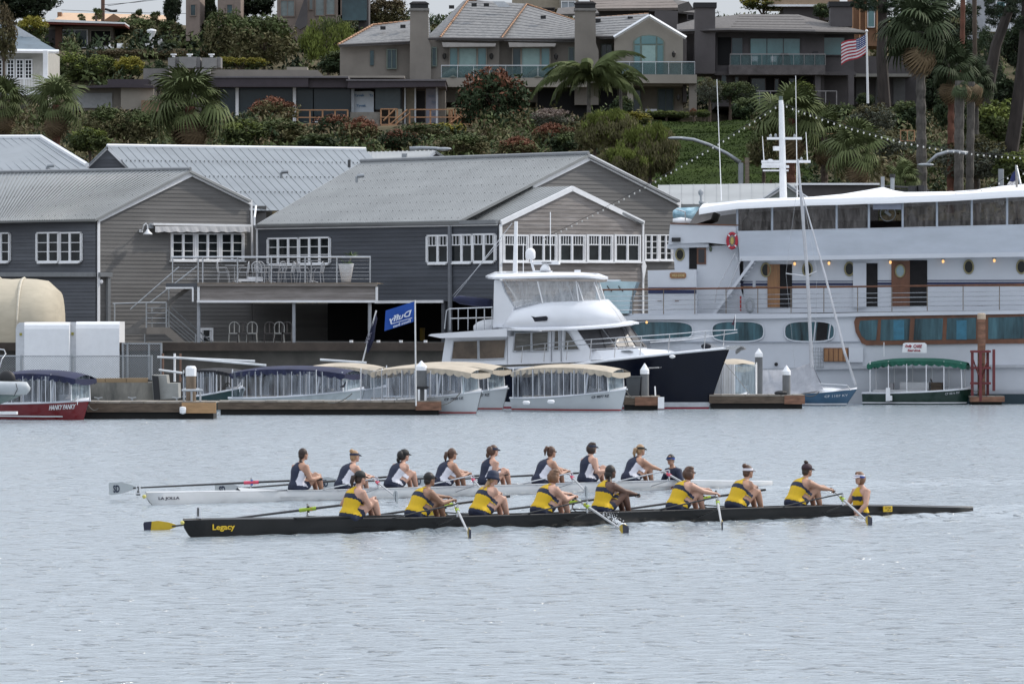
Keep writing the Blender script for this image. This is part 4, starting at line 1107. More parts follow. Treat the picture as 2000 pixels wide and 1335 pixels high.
CANT = M('canopy_tan', (.43, .375, .30), .85, var=.14, sc=1.6, bump=.015)
CANN = M('canopy_navy', (.012, .016, .050), .8, var=.35, sc=2, bump=.015)
REDS = M('stripe_red', (.30, .02, .02), .5)
electric_boat('tan roofed electric boat right of centre with two white fenders on its side', 990, 1224, 803, CANT, HULLW, stripe=REDS, reg='CF 9077 RZ')
electric_boat('tan roofed electric boat half hidden behind the middle dock, nearest its bow end', 692, 941, 808, CANT, HULLW, stripe=REDS, reg='CF 7980 LE', cano=(.14, .99), zc=1.72)
electric_boat('tan roofed electric boat tucked behind another, bow beside the navy yacht', 742, 992, 800, CANT, HULLW, stripe=REDS, reg='CF 0907 RZ', cano=(.1, .95), zc=1.74)
electric_boat('navy roofed electric boat moored behind the middle dock', 440, 712, 803, CANN, M('hull_pale', (.45, .50, .52), .3, coat=.2), cano=(.03, .92), zc=1.62, film_=VINYL)
electric_boat('teal hulled electric boat with black tarp roof behind the left pile', 352, 475, 800, M('canopy_black', (.012, .013, .018), .8, var=.4), M('hull_teal', (.012, .045, .05), .3, coat=.2), cano=(0, 1), zc=1.55, ang=-33, front=False, drop=.14, camber=.08)
electric_boat('tan roofed electric boat in the second row behind the navy roofed one', 560, 758, 797, CANT, HULLW, cano=(.1, .95), zc=1.66)
electric_boat('tan roofed electric boat seen only by its white curtained end, right of the navy bow', 1378, 1460, 795, CANT, M('hull_black', (.012, .013, .016), .3), cano=(.05, .80), zc=1.80, film_=M('white_curtain', (.6, .6, .6), .8, var=.05), ang=-50, sheer=(.35, .5))
# red boat
_, W, L = electric_boat('dark red electric boat with navy canopy and white name lettering on its bow', -28, 175, 819, CANN, M('hull_red', (.165, .005, .010), .22, var=.08, coat=.4), cano=(.0, .96), stripe=None, zc=1.62, ang=-30, sheer=(.55, .68), inner=SEATW)
rt = _
rr = ebowl(W, L, 1.95, lambda t: .55 + .13 * t ** 2.2, t0=.70, t1=.93, n=2)
p0 = rr[0][0].lerp(rr[0][1], .85); p1 = rr[1][0].lerp(rr[1][1], .80); o_ = Vector((W.n.x, W.n.y, 0)) * .12
text('HANKY PANKY', 'lettering', WHITE, rt, p0 + o_, p1 - p0, (0, 0, 1), .17, .008, shear=.35, width=(p1 - p0).length, bold=.02)
b = MB(); b.loft(hull_line(W, L, 1.95, lambda t: .55 + .13 * t ** 2.2, .10, .145, tmax=.8), closed=False, caps=False); b.build('boot_stripe', WHITE, rt)
def small_flag(label, px, py0, py1, D, mats, w_=.28):
    t = T('small_flag', label, 'flag', P(px, py0, D)); b = MB(); b.tube([P(px, py0, D), P(px + 1.5, py1, D)], .012, 4); b.build('flagpole', TRIM, t)
    h = (py0 - py1) / FOC * D * .6; a = P(px + 1, py1 + 1, D)
    b = MB(); b.ext([a, a + Vector((-w_ * .5, 0, -h * .7)), a + Vector((-w_, 0, -h)), a + Vector((-w_ * .3, 0, -h * 1.05))], (0, .02, 0)); b.build('cloth', mats, t); return t
small_flag('small red and white flag on the red bow', 151, 790, 772, 179, M('cloth_redwhite', (.35, .08, .08), .8, var=.9, sc=14, col2=(.5, .5, .5)))
small_flag('small dark flag on the deck edge of the navy roofed boat', 676, 763, 742, 194, M('cloth_dark', (.02, .02, .03), .8))
small_flag('small dark pennant at the tip of the navy bow rail', 1435, 645, 614, 198.5, M('cloth_maroon', (.06, .015, .03), .8), .16)
small_flag('small American style flag on the teal boat behind the left pile', 468, 765, 746, 196, MT['cloth_redwhite'])
for x, y, lb in ((1027, 786, 'left of the two small white fenders on the tan roofed boat'), (1075, 784, 'right of the two small white fenders on the tan roofed boat')):
    b = MB(); D = 190.6; b.tube([P(x - 6, y, D), P(x - 4, y, D), P(x + 6, y, D), P(x + 8, y, D)], [.03, .07, .07, .03], 8); b.build('fender', WHITE, tag=(lb, 'fender', 'fenders on the tan boat'), smooth=True)
# green boat
gt, W, L = electric_boat('dark green open electric launch with green canopy and roof sign', 1682, 1899, 790, M('canopy_green', (.006, .085, .055), .8, var=.25, sc=2, bump=.015), M('hull_green', (.012, .036, .026), .25, coat=.4), cano=(.05, .96), zc=1.80, camber=.12, drop=.20, sheer=(.46, .66), curtains=(), front=False, posts=(.08, .25, .42, .60, .76, .92), ang=-12, inner=SEATW, reg=None)
rr = ebowl(W, L, 1.95, lambda t: .46 + .2 * t ** 2.2, t0=.77, t1=.90, n=2)
p0 = rr[0][0].lerp(rr[0][1], .6); p1 = rr[1][0].lerp(rr[1][1], .5)
text('CF 0876 RV', 'registration', M('reg_light', (.5, .52, .55), .6), gt, p0 + Vector((0, -.04, 0)), p1 - p0, (0, 0, 1), .09, .006, width=(p1 - p0).length)
b = MB(); b.loft(hull_line(W, L, 1.95, lambda t: .46 + .2 * t ** 2.2, .05, .10), closed=False, caps=False); b.build('boot_stripe', TRIM, gt)
D = W.D(L * .45, -1)
b = MB(); b.ext([P(1762, 688, D), P(1764, 671, D), P(1768, 669, D), P(1806, 669, D), P(1810, 672, D), P(1810, 689, D)], (0, .06, 0)); b.build('roof_sign', TRIM, gt)
RT = M('sign_red', (.33, .01, .03), .5)
text('Duffy', 'lettering', RT, gt, P(1768, 679, D - .02), (1, 0, 0), (0, 0, 1), .13, .006, shear=.2, width=.28, bold=.04)
text('CARE', 'lettering', RT, gt, P(1784, 679, D - .02), (1, 0, 0), (0, 0, 1), .14, .006, shear=.25, width=.36, bold=.03)
text('Service', 'lettering', RT, gt, P(1773, 686, D - .02), (1, 0, 0), (0, 0, 1), .10, .006, width=.52, bold=.03)
b = MB(); b.ubox(W, L * .33, .3, L * .60, .92, -1.5, -.9); b.build('engine_box', SEATW, gt)
b = MB(); b.ubox(W, L * .62, .3, L * .72, .90, -1.4, -.8); b.build('seat', MT['dock_timber'], gt)
b = MB(); b.ubox(W, L * .235, .4, L * .28, .88, -.9, -.5); b.build('seat', M('seat_grey', (.25, .25, .26), .6), gt)
b = MB(); b.wbox(W, 1730, 757, 1738, 783, .0, .10); b.wbox(W, 1733, 772, 1742, 782, .0, .13); b.build('boarding_ladder', TRIM, gt)
b = MB(); b.tube([P(1726.5, 696, D), P(1726.5, 668, D)], .015, 4); b.build('antenna', TRIM, gt)
# outboard dinghy at the left edge
dg = T('inflatable_dinghy', 'pale grey inflatable dinghy with outboard hoisted at the left edge over the red boat', 'dinghy', P(20, 770, 176))
GR = M('hypalon_grey', (.40, .43, .45), .5, var=.08); D = 176
b = MB(); b.tube([P(-60, 758, D), P(-10, 757, D), P(38, 758, D), P(52, 758, D), P(59, 759, D)], [.23, .23, .23, .22, .05], 14); b.build('tube', GR, dg, smooth=True)
b = MB(); b.tube([P(-60, 758, D + 1.4), P(-10, 757, D + 1.4), P(38, 758, D + 1.4), P(56, 758, D + 1.4)], [.23, .23, .23, .05], 14); b.build('tube', GR, dg, smooth=True)
b = MB(); b.loft([[P(x, 768, D + .1), P(x, y, D + .5), P(x, y, D + .9), P(x, 768, D + 1.3)] for x, y in ((-60, 790), (0, 789), (25, 780), (50, 766))]); b.build('hull', M('dinghy_hull', (.16, .22, .22), .3), dg, smooth=True)
b = MB(); b.ell(P(14, 738, D + .6), (.30, .16, .27), M=Euler((0, .5, 0)).to_matrix()); b.tube([P(18, 745, D + .6), P(36, 749, D + .6), P(52, 748, D + .6)], [.14, .11, .02], 8); b.build('outboard', BLACK, dg, smooth=True)
b = MB(); b.tube([P(-5, 730, D + .3), P(4, 700, D + .3), P(11, 690, D + .3), P(8, 683, D + .3), P(-10, 680, D + .3)], .022, 5); b.build('davit_rail', STEEL, dg)
b = MB(); b.tube([P(31, 748, D - .25), P(34, 760, D - .27), P(27, 774, D - .1)], .012, 4); b.build('rope', BLACK, dg)
b = MB(); b.box(P(8, 806, D), (.9, .5, .1)); b.build('swim_step', WHITE, tag=('white swim step low over the water at the left edge', 'swim step'))
# blue sailboat
D = CH * FOC / (793 - HZ); W = Wall(1480, D + 1.6, -22); B = 1.9; L = W.u(1674, -B / 2)
sb = T('sailboat', 'small blue sailboat with bare mast and grey boom tarp', 'sailboat', W.pt(L / 2, 0, -B / 2))
sh = lambda t: .42 + .26 * t ** 2
b = MB(); b.loft(ebowl(W, L, B, sh, rake=.3), closed=False, caps=False); b.poly(ebowl(W, L, B, sh)[0]); b.build('hull', M('hull_blue', (.035, .10, .18), .3, var=.1, coat=.2), sb, smooth=True)
b = MB(); rings = [[r[0], (r[0] + r[-1]) / 2 + Vector((0, 0, .08)), r[-1]] for r in ebowl(W, L, B, sh, n=12)]; b.loft(rings, closed=False, caps=False); b.build('deck', GEL, sb, smooth=True)
b = MB(); b.ell(W.pt(L * .62, .56, -B / 2), (1.1, .5, .2), 12, 8); b.build('cabin', GEL, sb, smooth=True)
b = MB(); b.loft(hull_line(W, L, B, sh, .04, .10, rake=.3), closed=False, caps=False); b.build('boot_stripe', TRIM, sb)
Dm = W.D(L * .55, -B / 2); MS = M('mast_alu', (.50, .51, .54), .35, metal=.3)
b = MB(); b.tube([P(1587, 745, Dm), P(1577, 540, Dm), P(1566, 400, Dm), P(1558, 311, Dm)], [.075, .07, .06, .045], 8); b.build('mast', MS, sb)
b = MB(); b.tube([P(1564, 368, Dm), P(1612, 540, Dm - .6), P(1650, 690, Dm - 1.1), P(1671, 751, W.D(L * .96, -B / 2))], [.02, .045, .055, .05], 7); b.build('furled_jib', MS, sb)
b = MB(); b.tube([P(1535, 534, Dm), P(1574, 539, Dm), P(1595, 530, Dm)], .025, 5); b.build('spreader', MS, sb)
b = MB()
for x, y in ((1535, 534), (1595, 530)): b.tube([P(1560, 340, Dm), P(x, y, Dm), P(1574 + (x - 1565) * .6, 755, Dm + .5)], .006, 3)
b.build('shroud', STEEL, sb)
b = MB(); b.tube([P(1600, 749, D), P(1655, 752, D), P(1661, 762, D)], .022, 5); b.build('bow_rail', STEEL, sb)
TARP = M('tarp_grey', (.32, .33, .36), .85, var=.12, sc=2, stretch=(3, 3, .5), bump=.03)
b = MB(); pk = [P(1585, 708, Dm), P(1545, 722, Dm + .3), P(1500, 722, Dm + .6), P(1457, 724, Dm + .9)]; lo = [P(1608, 760, Dm - .9), P(1560, 769, Dm - .8), P(1500, 771, Dm - .5), P(1455, 768, Dm - .2)]; hi = [P(1604, 748, Dm + 1.0), P(1560, 755, Dm + 1.2), P(1500, 760, Dm + 1.5), P(1460, 762, Dm + 1.8)]
vs = []
for i in range(13):
    s = i / 12 * 3; k = min(2, int(s)); f = s - k; w_ = .07 * math.sin(i * 2.2)
    a = lo[k].lerp(lo[k + 1], f); c = pk[k].lerp(pk[k + 1], f); e = hi[k].lerp(hi[k + 1], f)
    vs.append([a + Vector((0, w_, 0)), a.lerp(c, .5) + Vector((0, .15 + w_, -.03)), c, c.lerp(e, .5), e])
b.loft(vs, closed=False, caps=False); b.build('boom_tarp', TARP, sb, smooth=True)
text('CF 1107 KY', 'registration', MT['reg_light'], sb, W.pt(L * .70, .34, .0) + Vector((0.1, -.06, 0)), W.pt(L * .86, .38, -.28) - W.pt(L * .70, .34, 0), (0, 0, 1), .09, .006, width=.95)
b = MB(); b.box(P(1525, 777, D4 + .2), (.45, .3, .45)); b.ell(P(1525, 767, D4 + .2), (.26, .18, .1)); b.build('outboard', BLACK, tag=('black outboard motor on the dock before the sailboat', 'motor'))
# mooring lines hanging from the boats to the docks
for i, (a, c, D, lb) in enumerate((((900, 765), (862, 790), 188.5, 'bow of the tan roofed boat to the middle dock'), ((688, 768), (640, 786), 188, 'bow of the navy roofed boat to the middle dock'), ((172, 790), (192, 797), 180.5, 'red bow to the left dock'), ((1222, 760), (1240, 776), 191, 'bow of the fendered boat to the dock head'), ((1570, 770), (1600, 765), 203, 'sailboat to the right dock'), ((1898, 757), (1912, 760), 210.6, 'green boat to the red steel frame'))):
    p, q = P(*a, D), P(*c, D); b = MB(); b.tube([p.lerp(q, k / 8) - Vector((0, 0, .5 * (k / 8) * (1 - k / 8))) for k in range(9)], .018, 5); b.build('mooring_line', M('rope_dark', (.10, .095, .085), .9), tag=('mooring line from the ' + lb, 'rope', 'mooring lines'))
# ------------------------------------------------------------------ navy motor yacht
W = Wall(1385, 199.5, -20); BM = 4.4; c0 = -BM / 2
ny = T('motor_yacht', 'motor yacht with navy blue hull and white flybridge in the middle of the marina', 'yacht', W.pt(-6, 0, c0))
NAVY = M('hull_navy', (.004, .006, .015), .22, var=.1, sc=.5, spec=.25)
uB = W.u(1384, c0); uT = W.u(1424, c0); uS = W.u(880, c0)
def yring(t, inset=0.0):
    # t 0 stern .. 1 stem
    hb = BM / 2 * interp(t, [(0, .92), (.4, 1), (.62, .98), (.78, .84), (.9, .52), (.97, .2), (1, .03)]) - inset
    hw = hb * interp(t, [(0, .95), (.5, .9), (.8, .6), (1, .3)])
    zs = interp(t, [(0, 1.45), (.45, 1.62), (.62, 1.86), (.8, 2.10), (1, 2.36)])
    ub = uS + (uB - uS) * t; ut = uS + (uT - uS) * t
    out = []
    for f, z in ((1, zs), (.72, zs * .72), (.42, zs * .40), (.12, .22), (0, -.05), (-.2, -.6)):
        ff = max(0, f); u = ub + (ut - ub) * (ff ** 1.1); n = hw + (hb - hw) * (ff ** 1.7); out.append((u, z, n))
    return out
tt = [i / 22 for i in range(23)]
def yloft(i0, i1, name, mat, off=0.0, lerp=None):
    b = MB()
    for s in (1, -1):
        rings = []
        for t_ in tt:
            r = yring(t_); pts = [W.pt(u, z, c0 + s * (n + off)) for u, z, n in r]
            if lerp: a, c, f0, f1 = lerp; rings.append([pts[a].lerp(pts[c], f0), pts[a].lerp(pts[c], f1)])
            else: rings.append(pts[i0:i1])
        b.loft(rings, closed=False, caps=False)
    return b.build(name, mat, ny, smooth=True)
yloft(0, 6, 'hull', NAVY)
yloft(0, 0, 'boot_stripe', M('boot_white', (.55, .57, .6), .4), .02, (3, 4, -.15, .55))
yloft(0, 0, 'antifoul', M('antifoul_red', (.26, .02, .04), .6), .025, (3, 4, .56, 1.25))
b = MB(); rings = []
for t_ in tt:
    r = yring(t_); a = W.pt(r[0][0], r[0][1] + .02, c0 + r[0][2]); e = W.pt(r[0][0], r[0][1] + .02, c0 - r[0][2]); rings.append([a, a.lerp(e, .5) + Vector((0, 0, .1)), e])
b.loft(rings, closed=False, caps=False); b.build('deck', GEL, ny)
b = MB()
for s in (1, -1): b.tube([W.pt(yring(t_)[0][0], yring(t_)[0][1] + .03, c0 + s * yring(t_)[0][2]) for t_ in tt], .05, 6)
b.build('toe_rail', GEL, ny)
b = MB(); r = yring(0); b.poly([W.pt(u, z, c0 + n) for u, z, n in r] + [W.pt(u, z, c0 - n) for u, z, n in r[::-1]]); b.build('transom', NAVY, ny)
b = MB(); b.wpoly(W, [(1266, 717), (1287, 716), (1287, 718.5), (1266, 719.5)], -.3, .06); b.build('hull_vent', STEEL, ny)
b = MB(); b.ell(W.at(1313, 696, .02), (.12, .08, .07)); b.build('hawse_light', WHITE, ny)
# trunk and deckhouse
b = MB(); b.wpoly(W, [(990, 712), (990, 657), (1125, 641), (1153, 683), (1153, 706)], -3.9, -.5); b.build('deckhouse', GEL, ny)
b = MB(); lo = [(1100, 705, -.6), (1180, 702, -.6), (1265, 697, -.9), (1320, 692, -1.9), (1330, 690, -2.6), (1150, 690, -3.8)]; hi = [(1100, 690, -.75), (1165, 684, -.75), (1245, 680, -1.1), (1300, 683, -1.9), (1306, 683, -2.5), (1150, 680, -3.6)]
b.loft([[W.at(*p) for p in lo], [W.at(*p) for p in hi]]); b.build('trunk', GEL, ny)
b = MB(); b.wpoly(W, [(1212, 684.5), (1228, 683.5), (1235, 686), (1219, 687)], -1.4, -.85); b.build('deck_hatch', M('hatch_grey', (.16, .18, .2), .3), ny)
TG = M('tint_glass', (.030, .034, .04), .08, var=.4, sc=.8, spec=.45)
SG = M('salon_glass', (.10, .095, .085), .12, var=.5, sc=1.2, spec=.4, stretch=(1, 1, 5))
def yw(pts, mat, name='window', n=-.49, frame=.035):
    b = MB(); b.wpoly(W, pts, n - .03, n + .015); o = b.build(name, mat, ny)
    b = MB(); q = [W.at(x, y, n + .02) for x, y in pts]; b.tube(q + [q[0]], frame, 4, cap=False); b.build('frame', STEEL if frame < .03 else M('frame_grey', (.45, .47, .5), .3), o)
yw([(1002, 686), (1006, 650), (1037, 649), (1037, 686)], SG); yw([(1039, 686), (1039, 649), (1071, 647), (1070, 685)], SG)
yw([(1081, 683), (1083, 646), (1092, 646), (1092, 683)], SG, 'door_window'); yw([(1101, 684), (1104, 645), (1112, 650), (1132, 682)], SG)
b = MB(); q = [W.at(x, y, -.47) for x, y in ((1077, 706), (1077, 642), (1096, 641), (1096, 706))]; b.tube(q, .02, 4); b.build('door_seam', M('seam_grey', (.3, .31, .33), .6), ny)
tp = [(1122, 640, -.5), (1171, 636, -1.5), (1213, 632, -2.7), (1226, 634, -3.6)]; bt = [(1152, 683, -.5), (1205, 680, -1.5), (1241, 678, -2.7), (1264, 680, -3.6)]
SCR = M('screen_mesh', (.045, .045, .05), .35, var=.15, spec=.3)
b = MB(); b.loft([[W.at(*p) for p in tp] + [W.at(1180, 634, -3.8)], [W.at(*p) for p in bt] + [W.at(1210, 680, -3.8)]], closed=False, caps=False); b.build('windshield_base', GEL, ny)
for k in range(3):
    a, c, d, e = W.at(*tp[k]), W.at(*tp[k + 1]), W.at(*bt[k + 1]), W.at(*bt[k]); m = (a + c + d + e) / 4; nn = (c - a).cross(e - a).normalized()
    if nn.y > 0: nn = -nn
    b = MB(); b.ext([p + (m - p) * .07 + nn * .03 for p in (a, c, d, e)], nn * .02); b.build('windshield_pane', SCR, ny)
    b = MB(); b.tube([c.lerp(a, .1) + nn * .08, d.lerp(e, .45) + nn * .09], .02, 4); b.build('wiper', BLACK, ny)
# brow over the windshield
b = MB(); br = [(985, 641, -.2), (1110, 641, -.2), (1185, 637, -.8), (1228, 632, -1.8), (1238, 630, -2.4), (1228, 628, -3.4), (1000, 628, -4.2)]
b.loft([smooth_ring(q) for q in ([W.at(x, y + 3.5, n) for x, y, n in br], [W.at(x, y, n) for x, y, n in br], [W.at(x - 14, y - 3, n - .1 if n > -2 else n + .1) for x, y, n in br])]); b.build('brow', GEL, ny, smooth=False)
# flybridge cowl
up = [(1000, 608, -.5), (1060, 592, -.5), (1130, 588, -.9), (1172, 586, -1.6), (1181, 585, -2.3), (1174, 584, -3.3), (1010, 586, -3.9)]
lw = [(980, 640, -.35), (1090, 640, -.35), (1165, 636, -.9), (1208, 631, -1.7), (1216, 629, -2.3), (1208, 627, -3.3), (1000, 627, -4.0)]
md = [((a[0] + c[0]) / 2 + 2, (a[1] + c[1]) / 2 - 1, (a[2] + c[2]) / 2 + .03) for a, c in zip(up, lw)]
b = MB(); b.loft([smooth_ring([W.at(*p) for p in r]) for r in (lw, md, up)]); b.build('flybridge', GEL, ny, smooth=True)
b = MB(); b.wpoly(W, [(1033, 618), (1037, 617), (1045, 619), (1065, 617), (1068, 620), (1067, 626), (1045, 628), (1036, 630), (1033, 626)], -.4, -.2); b.build('covered_grill', M('cover_navy', (.01, .012, .02), .8), ny)
# clear enclosure and hardtop
et = [(975, 552, -.7), (1050, 550, -.6), (1125, 549, -1.0), (1160, 551, -1.7), (1170, 551, -2.3), (1164, 549, -3.2), (985, 547, -3.8)]
for k in range(6):
    b = MB(); q = [W.at(*up[k]), W.at(*up[k + 1]), W.at(*et[k + 1]), W.at(*et[k])]
    if k == 0: q[0] = W.at(985, 600, -.55)
    b.poly(q); b.build('enclosure_panel', film('yacht_film', (.62, .64, .66), .34, haze=.35), ny)
    b = MB(); b.tube([q[1], q[2]], .03, 5); b.build('enclosure_frame', WHITE, ny)
for x0, x1 in ((1087, 1103), (1108, 1120), (1128, 1139)):
    b = MB(); b.tube([W.at(x0, 552, -1), W.at(x1, 587, -1)], .022, 5); b.build('enclosure_frame', WHITE, ny)
ht = [(962, 541, -.5), (1050, 539, -.45), (1130, 538, -.7), (1168, 540, -1.4), (1179, 542, -2.3), (1170, 539, -3.4), (970, 536, -4.0)]
b = MB(); b.loft([smooth_ring(q) for q in ([W.at(x, y + 4, n) for x, y, n in ht], [W.at(x, y, n) for x, y, n in ht], [W.at(1060 + (x - 1060) * .86, y - 6.5, (n + 2.2) * .8 - 2.2) for x, y, n in ht])]); b.build('hardtop', GEL, ny)
b = MB(); b.wpoly(W, [(963, 640), (965, 548), (978, 548), (985, 570), (1003, 600), (1002, 640)], -.75, -.5); b.build('hardtop_support', GEL, ny)
b = MB(); b.wpoly(W, [(966, 640), (966, 546), (974, 546), (1000, 640)], -3.9, -3.7); b.build('hardtop_support', GEL, ny)
b = MB(); b.ell(W.at(1105, 583, -2), (.5, .4, .3)); b.ell(W.at(1127, 578, -2.4), (.25, .3, .4)); b.ell(W.at(1060, 592, -2.4), (.5, .5, .35)); b.build('helm_seats', SEATW, ny, smooth=True)
# aft upper deck, salon
b = MB(); b.wpoly(W, [(836, 655), (842, 652), (990, 641), (990, 657), (860, 660)], -4.2, -.1); b.build('boat_deck', GEL, ny)
b = MB(); b.wpoly(W, [(870, 658), (992, 655), (992, 712), (862, 712)], -3.9, -.5); b.build('salon', GEL, ny)
BT = M('bronze_glass', (.10, .075, .055), .12, var=.5, sc=1.4, spec=.4)
yw([(881, 702), (886, 666), (933, 664), (933, 702)], BT); yw([(936, 702), (936, 664), (989, 662), (985, 700)], BT)
rl = [(868, 642), (872, 606), (878, 603), (962, 600)]
for pts in (rl, [(879, 622), (962, 620)]):
    b = MB(); b.tube([W.at(x, y, -.3) for x, y in pts], .025, 5); b.build('rail', STEEL, ny)
for x in (879, 895, 914, 930, 946, 961):
    b = MB(); b.tube([W.at(x, 603, -.3), W.at(x, 644, -.3)], .022, 5); b.build('stanchion', STEEL, ny)
b = MB(); b.tube([W.at(885, 583, -2.2), W.at(898, 585, -2.2), W.at(960, 593, -2.2)], [.06, .17, .20], 8); b.build('covered_boom', CANN, ny, smooth=True)
b = MB(); b.tube([W.at(888, 580, -2.2), W.at(1000, 436, -2.2)], .015, 4); b.tube([W.at(884, 578, -2.2), W.at(980, 470, -2.2)], .01, 4); b.build('rigging', STEEL, ny)
b = MB(); b.ell(W.at(958, 640, -2), (.7, .6, .35)); b.build('deck_cover', SEATW, ny, smooth=True)
# electronics on the hardtop
b = MB(); b.tube([W.at(1006, 540, -2), W.at(1008, 432, -2)], [.10, .07], 8); b.build('mast', TRIM, ny)
b = MB(); b.tube([W.at(1075, 512, -2), W.at(1075, 414, -2)], .018, 4); b.tube([W.at(1022, 535, -2.5), W.at(1022, 475, -2.5)], .015, 4); b.build('antenna', TRIM, ny)
b = MB(); c = W.at(1036, 503, -2); b.lathe(c, [(.15, -.06), (.20, .0), (.20, .22), (.15, .33), (.05, .38)], 14); b.build('satellite_dome', WHITE, ny, smooth=True)
b = MB(); b.tube([W.at(1037, 505, -2), W.at(1043, 530, -2), W.at(1078, 531, -2)], .06, 6); b.build('radar_bracket', TRIM, ny)
b = MB(); c = W.at(1065, 529, -2); b.lathe(c, [(.22, 0), (.2, .1), (.14, .22), (.1, .26)], 12); b.build('radar_base', WHITE, ny, smooth=True)
b = MB(); b.wbox(W, 1041, 510, 1091, 516.5, -2.1, -1.9); rb = b.build('radar_array', WHITE, ny)
text('GARMIN', 'lettering', M('letter_grey', (.12, .12, .12), .6), rb, W.at(1058, 515, -1.88), (W.d.x, W.d.y, 0), (0, 0, 1), .07, .004, width=.40, bold=.02)
b = MB(); b.box(W.at(1128, 530, -2), (.25, .2, .12)); b.box(W.at(1128, 534, -2), (.08, .08, .1)); b.build('searchlight', TRIM, ny)
# bow rail
rb = [(1008, 677, -.15), (1060, 671, -.1), (1150, 663, -.1), (1245, 657, -.3), (1330, 651, -1.0), (1385, 646, -1.8), (1440, 644, -2.2)]
for dy in (0, 9):
    b = MB(); b.tube([W.at(x, y + dy, n) for x, y, n in rb[:None if dy == 0 else -1]], .022, 5); b.build('bow_rail', STEEL, ny)
for x, y, n, yb in ((1018, 676, -.15, 708), (1062, 671, -.1, 706), (1106, 667, -.1, 703), (1152, 663, -.1, 701), (1200, 660, -.2, 698), (1250, 656, -.4, 694), (1305, 653, -.8, 688), (1375, 646, -1.7, 684), (1412, 645, -2.1, 678)):
    b = MB(); b.tube([W.at(x + 3, y, n), W.at(x, yb, n - .02)], .02, 5); b.build('stanchion', STEEL, ny)
b = MB(); b.tube([W.at(x, y, n) for x, y, n in ((1270, 668, -3.2), (1330, 664, -3.0), (1400, 655, -2.5), (1440, 649, -2.2))], .02, 5); b.build('bow_rail', STEEL, ny)
b = MB(); b.wpoly(W, [(1372, 682), (1374, 673), (1384, 671), (1396, 677), (1425, 676), (1437, 674), (1447, 677), (1436, 683), (1400, 682)], -2.5, -2.0); b.build('windlass', STEEL, ny)
b = MB(); b.ell(W.at(1379, 676, -1.95), (.20, .12, .12)); b.build('windlass_cover', MT['cover_navy'], ny)
b = MB(); b.wpoly(W, [(1452, 678), (1455, 682), (1445, 684), (1437, 691), (1436, 686), (1442, 679)], -2.3, -2.1); b.build('anchor', M('anchor_steel', (.2, .2, .2), .3, metal=.8), ny)
b = MB(); b.tube([W.at(1402, 692, -2.2), W.at(1466, 770, -2.2)], .012, 4); b.build('mooring_line', M('rope_grey', (.25, .24, .22), .9), ny)
# ------------------------------------------------------------------ large white classic ship
W = Wall(1600, 213.5, -5)
sp = T('classic_ship', 'large white classic motor ship with wooden doors and blue stripes moored at the right', 'ship', W.pt(6, 0, -4))
SW = M('ship_white', (.54, .565, .61), .4, var=.06, sc=.6, coat=.1)
SW2 = M('ship_canvas', (.45, .485, .54), .7, var=.10, sc=.9, stretch=(.6, .6, 2), bump=.02, bsc=1.5)
TEAK = M('teak', (.13, .052, .026), .5, var=.3, sc=3, stretch=(1, 1, .3)); TEAKL = M('teak_light', (.26, .13, .055), .5, var=.25, sc=3, stretch=(3, 3, .4))
NB = M('stripe_navy', (.012, .02, .07), .5); BG = M('ship_glass', (.014, .040, .052), .10, var=.75, sc=.9, spec=.45, stretch=(2.5, 2.5, .3), col2=(.038, .092, .112))
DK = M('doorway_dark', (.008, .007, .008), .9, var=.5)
def wp(pts, n0, n1, name, mat, parent=None, **k):
    b = MB(); b.wpoly(W, pts, n0, n1); return b.build(name, mat, parent or sp, **k)
def wr(x0, y0, x1, y1, n0, n1, name, mat, parent=None):
    b = MB(); b.wbox(W, x0, y0, x1, y1, n0, n1); return b.build(name, mat, parent or sp)
# hull as a loft with softly rounded left end
b = MB(); rings = []
for x, ins in ((1198, 3.2), (1212, 1.6), (1235, .7), (1270, .2), (1330, 0), (1600, 0), (1900, 0), (2120, 0)):
    u = W.u(x); ring = []
    for y, i2 in ((612, .0), (640, .0), (668, .02), (700, .05), (716, .06), (760, .15), (800, .35), (830, .8)): ring.append(W.pt(u, CH - (y - HZ) / FOC * 213, -ins - i2))
    ring += [W.pt(u, p.z, -8.0 + ins + .1 * k) for k, p in enumerate(ring[::-1])]
    rings.append(ring)
b.loft(rings); b.build('hull', SW, sp)
wp([(1840, 769), (2120, 769), (2120, 800), (1840, 800)], -.3, .02, 'boot_top', M('boot_teal', (.008, .028, .04), .4))
wp([(1215, 721), (1500, 719), (1700, 714), (2120, 711), (2120, 717), (1700, 719), (1500, 724), (1215, 726)], -.2, .10, 'rub_rail', M('ship_rubrail', (.38, .40, .43), .6))
wp([(1215, 667), (1500, 667), (2120, 665), (2120, 666.5), (1500, 668.5), (1215, 668.5)], -.2, .05, 'hull_seam', M('seam_blue', (.28, .31, .36), .6))
wp([(1205, 617), (1500, 614), (1700, 610), (2120, 604), (2120, 611), (1700, 617), (1500, 622), (1205, 625)], -8, .16, 'main_deck_edge', SW)
